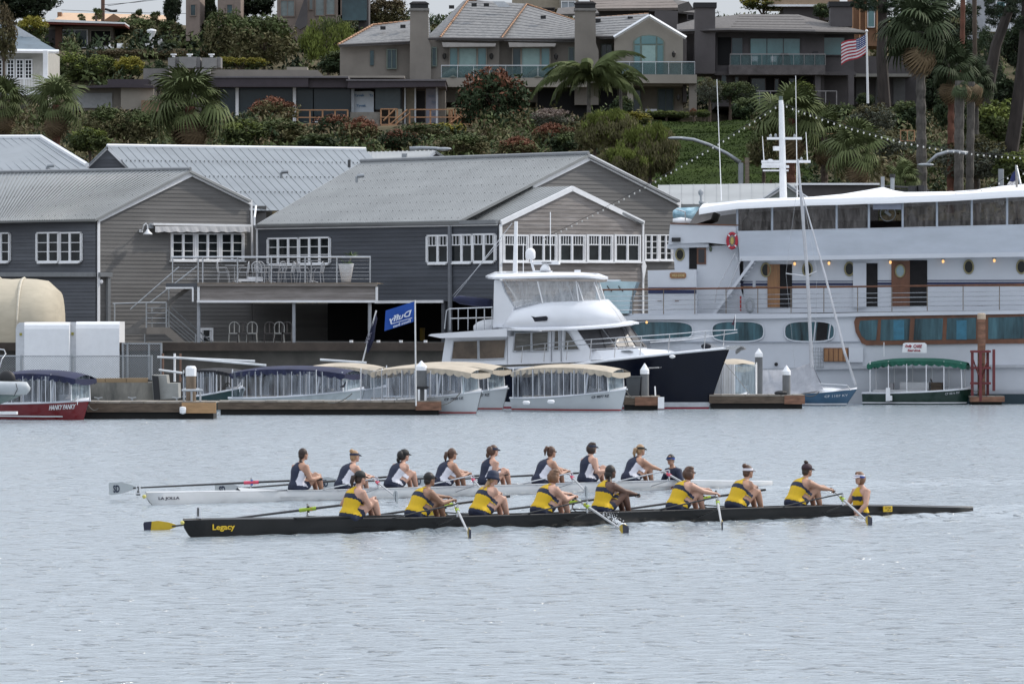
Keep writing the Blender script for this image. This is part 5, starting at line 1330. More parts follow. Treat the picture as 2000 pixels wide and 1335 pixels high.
# lower deck windows
def oval(x0, y0, x1, y1, n=.03):
    cx, cy, rx, ry = (x0 + x1) / 2, (y0 + y1) / 2, (x1 - x0) / 2, (y1 - y0) / 2
    pts = [(cx + rx * math.copysign(abs(math.cos(a)) ** .62, math.cos(a)), cy + ry * math.copysign(abs(math.sin(a)) ** .62, math.sin(a))) for a in [i * math.pi / 14 for i in range(28)]]
    o = wp(pts, -.1, n, 'oval_window', BG)
    q = [W.at(x, y, n + .01) for x, y in pts]; b = MB(); b.tube(q + [q[0]], .035, 5, cap=False); b.build('rim', SW, o); return o
oval(1228, 627, 1353, 664)
o = oval(1390, 627, 1492, 667); o = oval(1532, 627, 1630, 667)
for pts in ([(1593, 627), (1589, 667)], [(1622, 632), (1618, 662)]):
    b = MB(); b.tube([W.at(x, y, .05) for x, y in pts], .03, 5); b.build('mullion', SW, o)
wp([(1597, 628), (1618, 629), (1614, 666), (1592, 666)], .02, .035, 'dark_pane', DK, o)
wp([(1668, 628), (1672, 619), (1682, 618), (1900, 614), (2120, 610), (2120, 670), (1900, 671), (1692, 674), (1683, 670), (1671, 648)], -.1, .06, 'window_band', TEAK)
for pts in ([(1677, 640), (1680, 626), (1715, 624), (1711, 664), (1692, 664), (1682, 655)], [(1721, 624), (1778, 622), (1775, 664), (1719, 665)], [(1787, 622), (1842, 621), (1840, 663), (1784, 664)], [(1850, 621), (1907, 620), (1906, 662), (1848, 663)], [(1930, 620), (2000, 618), (2000, 661), (1930, 662)], [(2010, 618), (2110, 616), (2110, 659), (2010, 660)]):
    wp(pts, .05, .075, 'window_pane', BG)
for x0, x1 in ((1745, 1766), (1868, 1888), (1600, 1604)):
    if x0 > 1700: wr(x0, 625, x1, 663, .076, .085, 'curtain', M('curtain_teal', (.03, .14, .21), .4, var=.3))
# boarding hatch
wr(1608, 679, 1657, 706, -.1, .08, 'boarding_hatch', TEAK)
for k in range(5): wr(1610 + k * 9.4, 681, 1617.5 + k * 9.4, 705, .08, .10, 'hatch_slat', TEAKL)
wr(1658, 678, 1686, 707, .0, .12, 'side_panel', SW)
b = MB()
for k in range(5): b.tube([W.at(1588 + k * 5, 678, .15), W.at(1588 + k * 5, 718, .15)], .012, 4)
for k in range(6): b.tube([W.at(1587, 680 + k * 7, .15), W.at(1609, 680 + k * 7, .15)], .012, 4)
b.build('side_ladder', GALV, sp)
b = MB(); b.ell(W.at(1516, 711, .05), (.08, .05, .08)); b.build('hawse_hole', BLACK, sp)
# cabin side above the main deck
wp([(1452, 506), (2120, 500), (2120, 604), (1452, 612)], -7, -1.2, 'cabin', SW)
wp([(1265, 528), (1360, 526), (1361, 612), (1266, 614)], -6, -.35, 'fore_cabin', SW)
wp([(1315, 484), (1442, 478), (1446, 560), (1460, 612), (1361, 612), (1361, 530), (1318, 530)], -6.5, -1.0, 'wheelhouse', SW)
for x0, x1 in ((1547, 1666), (1714, 1742), (1811, 2115), (1441, 1470), (1476, 1500)):
    for y, h, m in ((548.5, 1.8, NB), (552.5, 5.0, NB), (558.5, 2.2, TEAKL)):
        yo = -(x0 - 1500) * .006; wr(x0, y + yo, x1, y + h + yo, -1.3, -1.18, 'hull_stripe', m)
for y, h, m in ((561, 2, NB), (566, 7, NB)): wr(1266, y, 1360, y + h, -.4, -.33, 'hull_stripe', m)
wp([(1308, 534), (1311, 532), (1337, 532), (1340, 534), (1340, 541), (1337, 543.5), (1311, 543.5), (1308, 541)], -.36, -.30, 'name_board', TEAKL)
text('WILD GOOSE', 'lettering', M('gold_letter', (.55, .42, .2), .5), sp, W.at(1312, 540.2, -.28), (W.d.x, W.d.y, 0), (0, 0, 1), .11, .005, width=.53, bold=.03)
for x in (1284, 1318): wr(x, 586, x + 8, 588, -.36, -.32, 'latch', TEAK)
# doors
def door(x0, y0, x1, y1, mat, port=None, n=-1.15):
    o = wr(x0, y0, x1, y1, n - .06, n, 'door', mat)
    if port: porthole(*port, n=n + .01, parent=o, glass=M('port_light', (.25, .33, .36), .1))
    return o
def porthole(cx, cy, rx, ry, n=-1.17, parent=None, glass=None):
    pts = [(cx + rx * math.cos(a), cy + ry * math.sin(a)) for a in [i * math.pi / 10 for i in range(20)]]
    o = wp(pts, n - .05, n + .01, 'porthole', glass or M('port_glass', (.02, .022, .02), .1, spec=.3), parent)
    q = [W.at(x, y, n + .02) for x, y in pts]; b = MB(); b.tube(q + [q[0]], .035, 5, cap=False); b.build('rim', M('brass_rim', (.26, .23, .12), .4, metal=.4), o)
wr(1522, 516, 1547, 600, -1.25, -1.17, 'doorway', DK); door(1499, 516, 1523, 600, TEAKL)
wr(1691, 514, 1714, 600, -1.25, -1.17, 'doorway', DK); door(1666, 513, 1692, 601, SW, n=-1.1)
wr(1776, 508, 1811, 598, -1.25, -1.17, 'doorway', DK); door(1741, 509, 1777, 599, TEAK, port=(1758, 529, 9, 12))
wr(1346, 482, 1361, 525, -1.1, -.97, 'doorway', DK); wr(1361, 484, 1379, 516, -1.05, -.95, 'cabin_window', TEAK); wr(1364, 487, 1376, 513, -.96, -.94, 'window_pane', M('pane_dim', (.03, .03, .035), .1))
for x, y in ((1577, 526), (1659, 525), (1892, 521), (1995, 521), (1418, 530), (1496, 527)): porthole(x, y, 9, 13)
porthole(1328, 497, 8, 11, n=-.98)
LM = M('lamp_glow', (.8, .5, .2), .5, emit=(1.0, .55, .2, 1.1))
for x in (1552, 1619, 1739, 1842, 1942):
    y = 513 - (x - 1552) * .016
    b = MB(); b.ell(W.at(x, y + 2, -1.0), (.055, .055, .075), 8, 6); o = b.build('deck_lamp', LM, sp, smooth=True)
    b = MB(); b.box(W.at(x, y - 2.5, -1.0), (.16, .12, .06)); b.build('lamp_cap', GALV, o)
b = MB(); b.ell(W.at(1263, 629, .05), (.05, .05, .06), 8, 6); b.build('deck_lamp', LM, sp)
# main deck railing
rx = [1179, 1236, 1296, 1357, 1418, 1480, 1545, 1609, 1675, 1742, 1811, 1881, 1952, 2025, 2100]
ry = lambda x: 566 - (x - 1179) * .0125
for x in rx:
    b = MB(); b.tube([W.at(x, ry(x), .08), W.at(x, 615 - (x - 1179) * .013, .08)], .022, 5); b.build('stanchion', M('bronze_rail', (.20, .17, .14), .4, metal=.5), sp)
for dy, r, m in ((0, .042, TEAK), (13, .012, STEEL), (22, .018, STEEL), (31, .012, STEEL), (40, .022, STEEL)):
    b = MB(); b.tube([W.at(1168, ry(1168) + dy, .08), W.at(2115, ry(2115) + dy, .08)], r, 5); b.build('rail', m, sp)
# companion ladder
for n in (-.35, -1.0):
    wp([(1390, 614), (1397, 614), (1474, 509), (1467, 509)], n - .04, n + .04, 'ladder_side', SW)
for k in range(13):
    x = 1397 + k * 5.9; y = 610 - k * 8.05; wp([(x - 4, y), (x + 8, y), (x + 8, y + 1.5), (x - 4, y + 1.5)], -.95, -.40, 'ladder_step', SW)
for pts in ([(1396, 590), (1400, 566), (1436, 494), (1440, 508)], [(1410, 592), (1448, 505)]):
    b = MB(); b.tube([W.at(x, y, -.35) for x, y in pts], .02, 5); b.build('ladder_rail', STEEL, sp)
b = MB()
for k in range(7): b.tube([W.at(1465 + 8.5 * math.sin(a) * (1 - .05 * k), 596 + 15 * math.cos(a) * (1 - .04 * k), -.75 + .02 * k) for a in [i * .63 for i in range(11)]], .03, 5)
b.build('rope_coil', M('rope_pale', (.33, .35, .37), .9), sp)
wr(1445, 578, 1448, 607, -.8, -.7, 'red_extinguisher', M('red_ext', (.3, .02, .02), .5))
# upper deck bulwark, overhang, wheelhouse front
wp([(1440, 451), (1600, 450), (1830, 445), (1965, 439), (2120, 434), (2120, 499), (1830, 503), (1600, 507), (1445, 509)], -7.4, -.5, 'upper_bulwark', SW2)
wp([(1444, 500), (1600, 499), (1830, 495), (2120, 490), (2120, 499.5), (1830, 503.5), (1600, 507.5), (1444, 509.5)], -7.4, -.40, 'deck_overhang', SW)
wp([(1309, 437), (1345, 439), (1442, 441), (1442, 480), (1385, 474), (1325, 475), (1305, 478)], -6.8, -.6, 'wheelhouse_top', SW)
wp([(1309, 435), (1442, 438.5), (1442, 441), (1309, 437.5)], -6.8, -.55, 'cap_rail', TEAK)
wp([(1303, 477), (1335, 474), (1384, 476), (1384, 482), (1303, 485)], -6.8, -.75, 'brow', SW)
wr(1312, 464, 1329, 472, -.6, -.45, 'floodlight', BLACK)
b = MB(); b.ell(W.at(1388, 486, -.9), (.06, .06, .12)); b.build('deck_lantern', M('lantern_green', (.08, .10, .06), .5), sp)
# life ring
b = MB(); c = W.at(1430, 470, -.48); cx = Vector((W.d.x, W.d.y, 0)); q = [c + cx * .19 * math.cos(a) + Vector((0, 0, .31 * math.sin(a))) for a in [i * math.pi / 9 for i in range(19)]]; b.tube(q, .065, 7, cap=False); lr = b.build('ring', M('life_red', (.36, .012, .03), .5), T('life_ring', 'red oval life ring hanging on the white upper deck side of the ship', 'life ring', c))
for a in (.8, 2.35, 3.95, 5.5):
    b = MB(); p = c + cx * .19 * math.cos(a) + Vector((0, 0, .31 * math.sin(a))); b.box(p, (.09, .14, .05), 0, 0, -a); b.build('band', WHITE, lr)
b = MB(); b.ell(c + Vector((0, .03, 0)), (.09, .05, .17)); b.build('rope_bundle', M('rope_yellow', (.45, .36, .12), .8), lr.parent)
# curtained upper deck
posts = [1440, 1508, 1570, 1634, 1697, 1763, 1830, 1898, 1967, 2035, 2105]
yt = lambda x: 408 - (x - 1440) * .042; yb = lambda x: 453 - (x - 1440) * .024
CUR = film('ship_curtain', (.24, .22, .21), .30, haze=.5)
for i, x in enumerate(posts):
    for n in (-.6, -7.3):
        b = MB(); b.tube([W.at(x, yt(x) - 2, n), W.at(x + (W.u(x, n) * 0), yb(x) + 2, n)], .05 if n > -1 else .04, 6); b.build('awning_post', M('post_bluegrey', (.38, .42, .48), .5), sp)
for a, c in zip(posts[:-1], posts[1:]):
    for n in (-.62, -7.3):
        if n > -1 and a == 1697: continue
        b = MB(); rings = []
        for i in range(7): x = a + (c - a) * i / 6; k = .05 * math.sin(i * 1.9 + a); rings.append([W.at(x, yt(x), n + k), W.at(x, (yt(x) + yb(x)) / 2, n - k), W.at(x, yb(x), n)])
        b.loft(rings, closed=False, caps=False); b.build('clear_curtain', CUR, sp)
    b = MB(); b.tube([W.at(a, yb(a), -.58), W.at(c, yb(c), -.58)], .035, 5); b.build('curtain_hem', SW, sp)
wr(1705, 398, 1761, 409, -.7, -.5, 'rolled_curtain', M('rolled_vinyl', (.24, .26, .33), .4))
b = MB(); c = W.at(1734, 417, -1.4); q = [c + cx * .32 * math.cos(a) + Vector((0, 0, .32 * math.sin(a))) for a in [i * math.pi / 9 for i in range(19)]]; b.tube(q, .02, 5, cap=False); b.tube([c + Vector((0, 0, .3)), c], .03, 4); b.box(c, (.3, .1, .1), 0, 0, .6); b.build('wall_fan', GALV, sp)
FD = M('furniture_dark', (.035, .025, .024), .8, var=.6, sc=3)
for x, w_, h, lb in ((1460, 34, 32, ''), (1520, 24, 22, ''), (1548, 20, 38, ''), (1588, 40, 20, ''), (1650, 30, 24, ''), (1783, 36, 36, ''), (1868, 22, 26, ''), (1932, 14, 20, ''), (1990, 20, 30, '')):
    b = MB(); u = W.u(x, -3); z = W.z(462, u, -3); q = [W.pt(u + dx * w_ * .01, z + dz * h * .0215, -3 - dy) for dx, dz, dy in ((-1, 0, 0), (-.8, .8, .1), (-.2, 1.25, .2), (.5, 1.1, .1), (.9, .5, 0), (1, 0, 0))]
    b.ext(q, (0, 1.0, 0)); b.build('covered_seating', FD, sp)
b = MB(); b.ubox(W, W.u(1450, -5), W.z(451, 4, -5), W.u(2110, -5), W.z(430, 4, -5), -6.2, -6.0); b.build('bar_counter', FD, sp)
# awning over the upper deck
AWN = M('awning_white', (.80, .81, .83), .7, var=.03, sc=.6)
b = MB()
top = [(1365, 407, 398), (1395, 402, 396), (1440, 396, 391), (1500, 393, 387), (1545, 391, 386), (1585, 389, 384), (1640, 388, 379), (1690, 386, 371), (1722, 385.5, 365), (1745, 385, 372), (1765, 384, 375), (1850, 381, 374), (1900, 378, 371), (1960, 374, 363), (2020, 371, 358), (2120, 367, 352)]
rings = []
for x, ye, yt_ in top:
    u = W.u(x, -.2); e0 = W.z(ye, u, -.2); r_ = W.z(yt_, u, -4) - .0
    rings.append([W.pt(u, e0 - .26, -.2), W.pt(u, e0, -.22), W.pt(u, e0 * .55 + r_ * .45, -1.8), W.pt(u, e0 * .1 + r_ * .9, -3.2), W.pt(u, r_, -4), W.pt(u, e0 * .1 + r_ * .9, -4.8), W.pt(u, e0 * .55 + r_ * .45, -6.2), W.pt(u, e0, -7.6), W.pt(u, e0 - .26, -7.7)])
b.loft(rings, closed=False, caps=False); b.build('awning', AWN, sp, smooth=True)
b = MB(); q = [(1365, 407), (1393, 413), (1388, 428), (1360, 437), (1346, 437)]; b.wpoly(W, q, -6.9, -.5); b.build('front_screen', M('canvas_taupe', (.22, .20, .19), .8, var=.2), sp)
# funnels and stacks
for x, y0, y1, r, c in ((1724, 345, 372, .08, GALV), (1743, 346, 374, .09, GALV), (1743, 340, 347, .12, BLACK), (1783, 363, 378, .20, BLACK), (1801, 362, 378, .21, BLACK)):
    b = MB(); b.tube([W.at(x, y1, -4), W.at(x, y0, -4)], r, 10); b.build('funnel', c, sp)
b = MB(); b.tube([W.at(x, y, -4.2) for x, y in ((1717, 365), (1735, 364), (1770, 366), (1815, 373))], .05, 5); b.tube([W.at(x, y, -4.2) for x, y in ((1720, 370), (1770, 372), (1815, 376))], .04, 5); b.build('awning_frame', BLACK, sp)
# mast
Dm = W.D(W.u(1528), -4)
mt = lambda x, y: P(x, y, Dm)
b = MB(); b.tube([mt(1530, 390), mt(1526, 205), mt(1525, 196)], [.16, .11, .09], 10); b.build('mast', WHITE, sp)
b = MB(); b.tube([mt(1525, 200), mt(1525, 188)], .08, 8); b.build('masthead_light', M('lamp_dark', (.1, .13, .12), .3), sp)
for x0, x1, y, r in ((1498, 1566, 270.5, .05), (1487, 1583, 315.5, .055), (1487, 1541, 325.5, .055), (1490, 1540, 333, .03)):
    b = MB(); b.box((mt(x0, y) + mt(x1, y)) / 2, ((x1 - x0) / FOC * Dm, .12, r * 2)); b.build('crosstree', WHITE, sp)
b = MB(); b.box(mt(1508, 321) + Vector((0, -.3, 0)), (.9, .1, .09)); b.lathe(mt(1504, 318) + Vector((0, -.2, 0)), [(.14, 0), (.14, .1), (.05, .15)], 10); b.build('radar', WHITE, sp)
b = MB(); b.box(mt(1517, 290), (.26, .2, .18), .3); b.build('speaker', TRIM, sp)
for x, y in ((1505, 267), (1515, 266), (1552, 267), (1565, 312)):
    b = MB(); b.ell(mt(x, y - 1), (.06, .06, .09)); b.build('light', GALV, sp)
for x, y0, y1, xt in ((1409, 392, 155, 1400), (1557, 385, 148, 1554), (1577, 313, 258, 1574), (1492, 313, 266, 1489), (1381, 432, 395, 1381)):
    b = MB(); b.tube([mt(x, y0), mt(xt, y1)], [.022, .013], 5); b.build('antenna', TRIM, sp)
b = MB(); b.tube([W.at(1371, 434, -3), W.at(1369, 378, -3)], .05, 6); b.ell(W.at(1369, 376, -3), (.12, .1, .14)); b.ell(W.at(1370, 395, -3), (.12, .1, .1)); b.build('searchlight', GALV, sp)
# tender with blue covers on the upper foredeck, tender behind the navy yacht
td = T('tender', 'small blue and white covered tender on the ship wheelhouse roof', 'tender', W.at(1345, 437, -4))
BLC = M('cover_blue', (.05, .24, .38), .7, var=.5, sc=2, col2=(.35, .5, .56))
b = MB(); b.loft([[W.at(x, y0, -3), W.at(x + 1, (y0 + y1) / 2, -2.4), W.at(x, y1, -2.8), W.at(x, y1, -4.4), W.at(x, y0, -4.6)] for x, y0, y1 in ((1314, 412, 424), (1322, 406, 432), (1345, 405, 436), (1366, 404, 437))]); b.build('cover', BLC, td, smooth=True)
b = MB(); b.loft([[W.at(x, y0, -1.2), W.at(x, y1, -1.0), W.at(x, y1, -2)] for x, y0, y1 in ((1314, 427, 434), (1330, 424, 436), (1352, 428, 436))]); b.build('canvas', WHITE, td, smooth=True)
b = MB(); b.tube([W.at(x, y, -1.1) for x, y in ((1320, 408), (1338, 414), (1339, 437))], .03, 5); b.build('rail', STEEL, td)
tw = T('tender', 'pale blue tender boat stowed behind the flybridge of the navy yacht', 'tender', W.at(1205, 605, -2))
LBm = M('tender_pale', (.42, .56, .60), .4, var=.15, sc=1.2)
b = MB(); b.wpoly(W, [(1166, 552), (1186, 550), (1210, 549), (1244, 550), (1238, 565), (1232, 580), (1228, 612), (1160, 612)], -3.2, -1.0); b.build('hull', LBm, tw)
b = MB(); b.wpoly(W, [(1185, 549), (1186, 546), (1210, 546), (1209, 550)], -2.6, -1.6); b.build('engine_cover', WHITE, tw)
for x in (1192, 1214):
    b = MB(); b.tube([W.at(x - 6, 558, -.98), W.at(x - 3, 563, -.95), W.at(x + 3, 569, -.98)], .02, 5); b.build('grab_handle', BLACK, tw)
# small american flag at the right edge on the ship, flag at awning top
uf = T('flag', 'partly visible American flag on a pole at the right frame edge above the awning', 'flag', P(1985, 372, 215))
b = MB(); b.tube([P(1986, 373, 215), P(1985, 322, 215)], .05, 6); b.build('flagpole', M('pole_weathered', (.25, .24, .23), .7), uf)
b = MB(); b.tube([P(1985, 324, 215), P(1993, 360, 214.4)], .05, 6); b.build('brace', GALV, uf)
b = MB(); b.ext([P(1984, 330, 215), P(1976, 342, 215), P(1972, 353, 215), P(1978, 355, 215), P(1984, 352, 215)], (0, .03, 0)); b.build('canton', M('flag_canton', (.012, .02, .09), .8, var=.3), uf)
b = MB(); b.ext([P(1984, 352.5, 215), P(1978, 355.5, 215), P(1971, 354, 215), P(1967, 361, 215), P(1976, 362, 215), P(1984, 361, 215)], (0, .03, 0)); b.build('stripes', MT['cloth_redwhite'], uf)

# ------------------------------------------------------------------ string lights
sg = T('string_lights', 'strings of small white bulbs running from the ship mast to both sides', 'string lights', mt(1525, 190))
bm_ = MB(); bm_.ell((0, 0, 0), (.03, .03, .04), 6, 4); bulb = mesh_of(bm_, 'bulb', M('bulb_white', (.5, .5, .48), .4))
def string(a, c, sag, n, ph=0):
    pts = []
    for i in range(n + 1):
        t = i / n; p = a.lerp(c, t); p = p + Vector((0, 0, -sag * 4 * t * (1 - t))); pts.append(p)
    b = MB(); b.tube(pts, .012, 3); b.build('cable', BLACK, sg)
    for i, p in enumerate(pts[1:-1]): link('bulb', bulb, sg, INV[sg.name] @ (p - Vector((0, 0, .09))), (0, 0, 0), 1 + .2 * rnd.random())
a = mt(1525, 200)
string(a, P(1055, 468, 217), .25, 46)
string(a, P(2040, 306, 214), .55, 44)
string(P(1985, 332, 214.6), P(1850, 372, 214), .35, 8)
string(P(1985, 326, 214.6), P(2040, 335, 214), .2, 4)
# ------------------------------------------------------------------ rowing shells, oars and crews
def SK(name, c): return M(name, c, .5, var=.10, sc=14)
SK_L, SK_M, SK_D, SK_B = SK('skin_light', (.46, .27, .20)), SK('skin_tan', (.36, .20, .135)), SK('skin_olive', (.25, .135, .085)), SK('skin_brown', (.10, .048, .032))
YEL = M('kit_yellow', (.62, .40, .012), .8, var=.10, sc=8, bump=.006, bsc=14); NVY = M('kit_navy', (.012, .018, .045), .75, var=.2, sc=8, bump=.006, bsc=14); KW = M('kit_white', (.62, .62, .68), .8, var=.08, sc=10)
def HM(n, c): return M(n, c, .55, var=.35, sc=22, stretch=(1, 1, .3), bump=.006, bsc=60)
H_DK, H_BR, H_LB, H_BL, H_BK = HM('hair_darkbrown', (.030, .016, .011)), HM('hair_brown', (.075, .035, .020)), HM('hair_lightbrown', (.15, .075, .038)), HM('hair_blond', (.32, .20, .105)), HM('hair_black', (.008, .006, .006))
C_NV, C_WH, C_BK, C_BL, C_MR = M('cap_navy', (.012, .02, .05), .7), M('cap_white', (.62, .6, .64), .7), M('cap_black', (.012, .012, .012), .7), M('cap_blue', (.02, .06, .30), .7), M('cap_maroon', (.03, .012, .02), .7)

class Shell:
    def __init__(s, A, B, gun):
        s.A = A; s.d = (B - A).normalized(); s.L = (B - A).length; s.l = Vector((-s.d.y, s.d.x, 0)); s.ang = math.atan2(s.d.y, s.d.x); s.gun = gun
    def pt(s, x, y, z): return s.A + s.d * x + s.l * y + Vector((0, 0, z))
    def at(s, px, y=0.0):
        k = (px - 1000) / FOC; o = s.A + s.l * y
        return (k * o.y - o.x) / (s.d.x - k * s.d.y)
SB, SWH = Shell(BLK[0], BLK[1], .22), Shell(WHT[0], WHT[1], .20)

def hull(S_, name, label, hm, deckm, bowh, stern=.10):
    t = T(name, label, 'rowing boat', S_.pt(S_.L / 2, 0, 0), S_.ang)
    n = 40; b = MB(); rings = []; dk_ = []
    for i in range(n + 1):
        f = i / n; x = f * S_.L
        hb = .285 * interp(f, [(0, .06), (.05, .24), (.15, .55), (.3, .9), (.45, 1), (.6, .98), (.75, .8), (.88, .45), (1, .05)])
        zt = interp(f, [(0, bowh), (.1, bowh * .93), (.25, S_.gun), (.80, S_.gun), (.88, S_.gun * .82), (1, stern)])
        zb = interp(f, [(0, -.06), (.03, -.10), (.5, -.12), (.85, -.06), (1, stern - .05)])
        xo = 0.0
        ring = [S_.pt(x + .15 * max(0, 1 - f / .03) * max(0, 1 - max(c, -.05) / (zt * .9)) ** 2, hb * a, c) for a, c in ((1, zt), (.99, zt * .55), (.90, .04), (.62, zb * .6), (0, zb), (-.62, zb * .6), (-.90, .04), (-.99, zt * .55), (-1, zt))]
        if f == 1: ring = [S_.pt(x, hb * a, max(c, stern - .06)) for a, c in ((1, zt), (.99, zt * .95), (.90, .04), (.62, 0), (0, 0), (-.62, 0), (-.90, .04), (-.99, zt * .95), (-1, zt))]
        rings.append(ring); dk_.append((x, hb, zt))
    b.loft(rings, closed=False, caps=True); b.build('hull', hm, t, smooth=True)
    b = MB(); r2 = []
    for x, hb, zt in dk_:
        if x < S_.L * .20 or x > S_.L * .84: r2.append([S_.pt(x, hb, zt + .004), S_.pt(x, 0, zt + .03), S_.pt(x, -hb, zt + .004)])
        elif r2 and len(r2) > 1:
            b.loft(r2, closed=False, caps=False); b.build('canvas_deck', deckm, t); b = MB(); r2 = []
    b.loft(r2, closed=False, caps=False); b.build('canvas_deck', deckm, t)
    b = MB(); b.add([S_.pt(x, y, .08) for x in (S_.L * .19, S_.L * .85) for y in (-.2, .2)], [(0, 1, 3, 2)]); b.build('cockpit_floor', M('cockpit_grey', (.10, .10, .11), .6), t)
    for sd in (1, -1):
        b = MB(); b.tube([S_.pt(x, sd * hb, zt + .005) for x, hb, zt in dk_ if S_.L * .18 < x < S_.L * .86], .014, 5); b.build('gunwale', deckm, t)
    return t
CARB = M('shell_black', (.011, .012, .013), .4, var=.3, sc=1.5, spec=.3); SHW = M('shell_white', (.60, .61, .62), .3, var=.08, sc=1.2, coat=.3); SHG = M('shell_deck_grey', (.42, .44, .46), .4)
bs_ = hull(SB, 'rowing_shell', 'long black rowing shell with gold name lettering, crewed in yellow, nearest the camera', CARB, M('deck_black', (.025, .026, .028), .45), .29)
ws_ = hull(SWH, 'rowing_shell', 'long white rowing shell crewed in navy, behind the black one', SHW, SHG, .24)
BALL = M('bow_ball_yellow', (.55, .50, .15), .6)
b = MB(); b.ell(SB.pt(-.02, 0, .25), (.035, .035, .035)); b.build('bow_ball', BALL, bs_, smooth=True)
b = MB(); b.ell(SWH.pt(-.04, 0, .17), (.04, .04, .04)); b.build('bow_ball', BALL, ws_, smooth=True)
# name lettering on the near side: reads from bow to stern
def side_text(s, S_, px0, px1, z, h, mat, par, **k):
    x0, x1 = S_.at(px0, -.2), S_.at(px1, -.2); hb = lambda x: .285 * interp(x / S_.L, [(0, .06), (.05, .24), (.15, .55), (.3, .9)]) + .012
    p0 = S_.pt(x0, -hb(x0), z); p1 = S_.pt(x1, -hb(x1), z); text(s, 'lettering', mat, par, p0, p1 - p0, (0, 0, 1), h, .004, width=(p1 - p0).length, **k)
GOLD = M('letter_gold', (.62, .42, .02), .5)
side_text('Legacy', SB, 424, 466, .085, .125, GOLD, bs_, bold=.025)
side_text('LA JOLLA', SWH, 319, 358, .085, .07, M('letter_dark', (.03, .03, .05), .5), ws_, bold=.01)
# number plates
def plate(S_, px, par, num, z0, h, w_, dark):
    x = S_.at(px); b = MB(); o = S_.pt(x, 0, z0)
    ux = Vector((1, 0, 0))
    b.ext([o - ux * w_ / 2, o + ux * w_ / 2, o + ux * w_ * .36 + Vector((0, 0, h)), o - ux * w_ * .36 + Vector((0, 0, h))], (0, .012, 0)); q = b.build('number_plate', WHITE, par)
    text(num, 'number', C_BK, q, o + Vector((-w_ * .22, -.008, h * .2)), ux, (0, 0, 1), h * .7, .003, width=w_ * (.25 if num == '1' else .4), bold=.03)
    b = MB(); b.box(o + Vector((0, 0, -.01)), (w_ * .7, .04, .025)); b.build('plate_clip', C_BK, par)
plate(SB, 388, bs_, '1', .31, .20, .10, True); plate(SWH, 270, ws_, '2', .22, .17, .11, False)
b = MB(); x0, x1 = SB.at(1721, -.15), SB.at(1739, -.15); q = [SB.pt(x0, -.20, .085), SB.pt(x1, -.185, .085), SB.pt(x1, -.185, .19), SB.pt(x0, -.20, .19)]; b.ext(q, SB.l * -.02); st_ = b.build('sticker', GOLD, bs_)
text('LC50', 'lettering', C_BK, st_, q[0] + SB.l * -.03 + Vector((.02, 0, .055)), q[1] - q[0], (0, 0, 1), .04, .003, width=.15)
for k in (.03, .10): b = MB(); b.tube([q[0] + SB.l * -.03 + (q[1] - q[0]) * (.3 + k * 4) + Vector((0, 0, .02)), q[0] + SB.l * -.03 + (q[1] - q[0]) * (.5 + k * 4) + Vector((0, 0, .04))], .006, 4); b.build('mark', C_BK, st_)
b = MB(); x0 = SB.at(562, .1); b.box(SB.pt(x0 + 1.1, 0, .27), (2.2, .34, .03), SB.ang); b.build('wash_box', CARB, bs_)
b = MB(); x0 = SWH.at(470, -.1); b.loft([[SWH.pt(x0, -.12, .22), SWH.pt(x0, 0, .30), SWH.pt(x0, .12, .22)], [SWH.pt(x0 + .9, -.22, .22), SWH.pt(x0 + .9, 0, .23), SWH.pt(x0 + .9, .22, .22)]], closed=False, caps=False); b.build('wash_box', SHG, ws_)

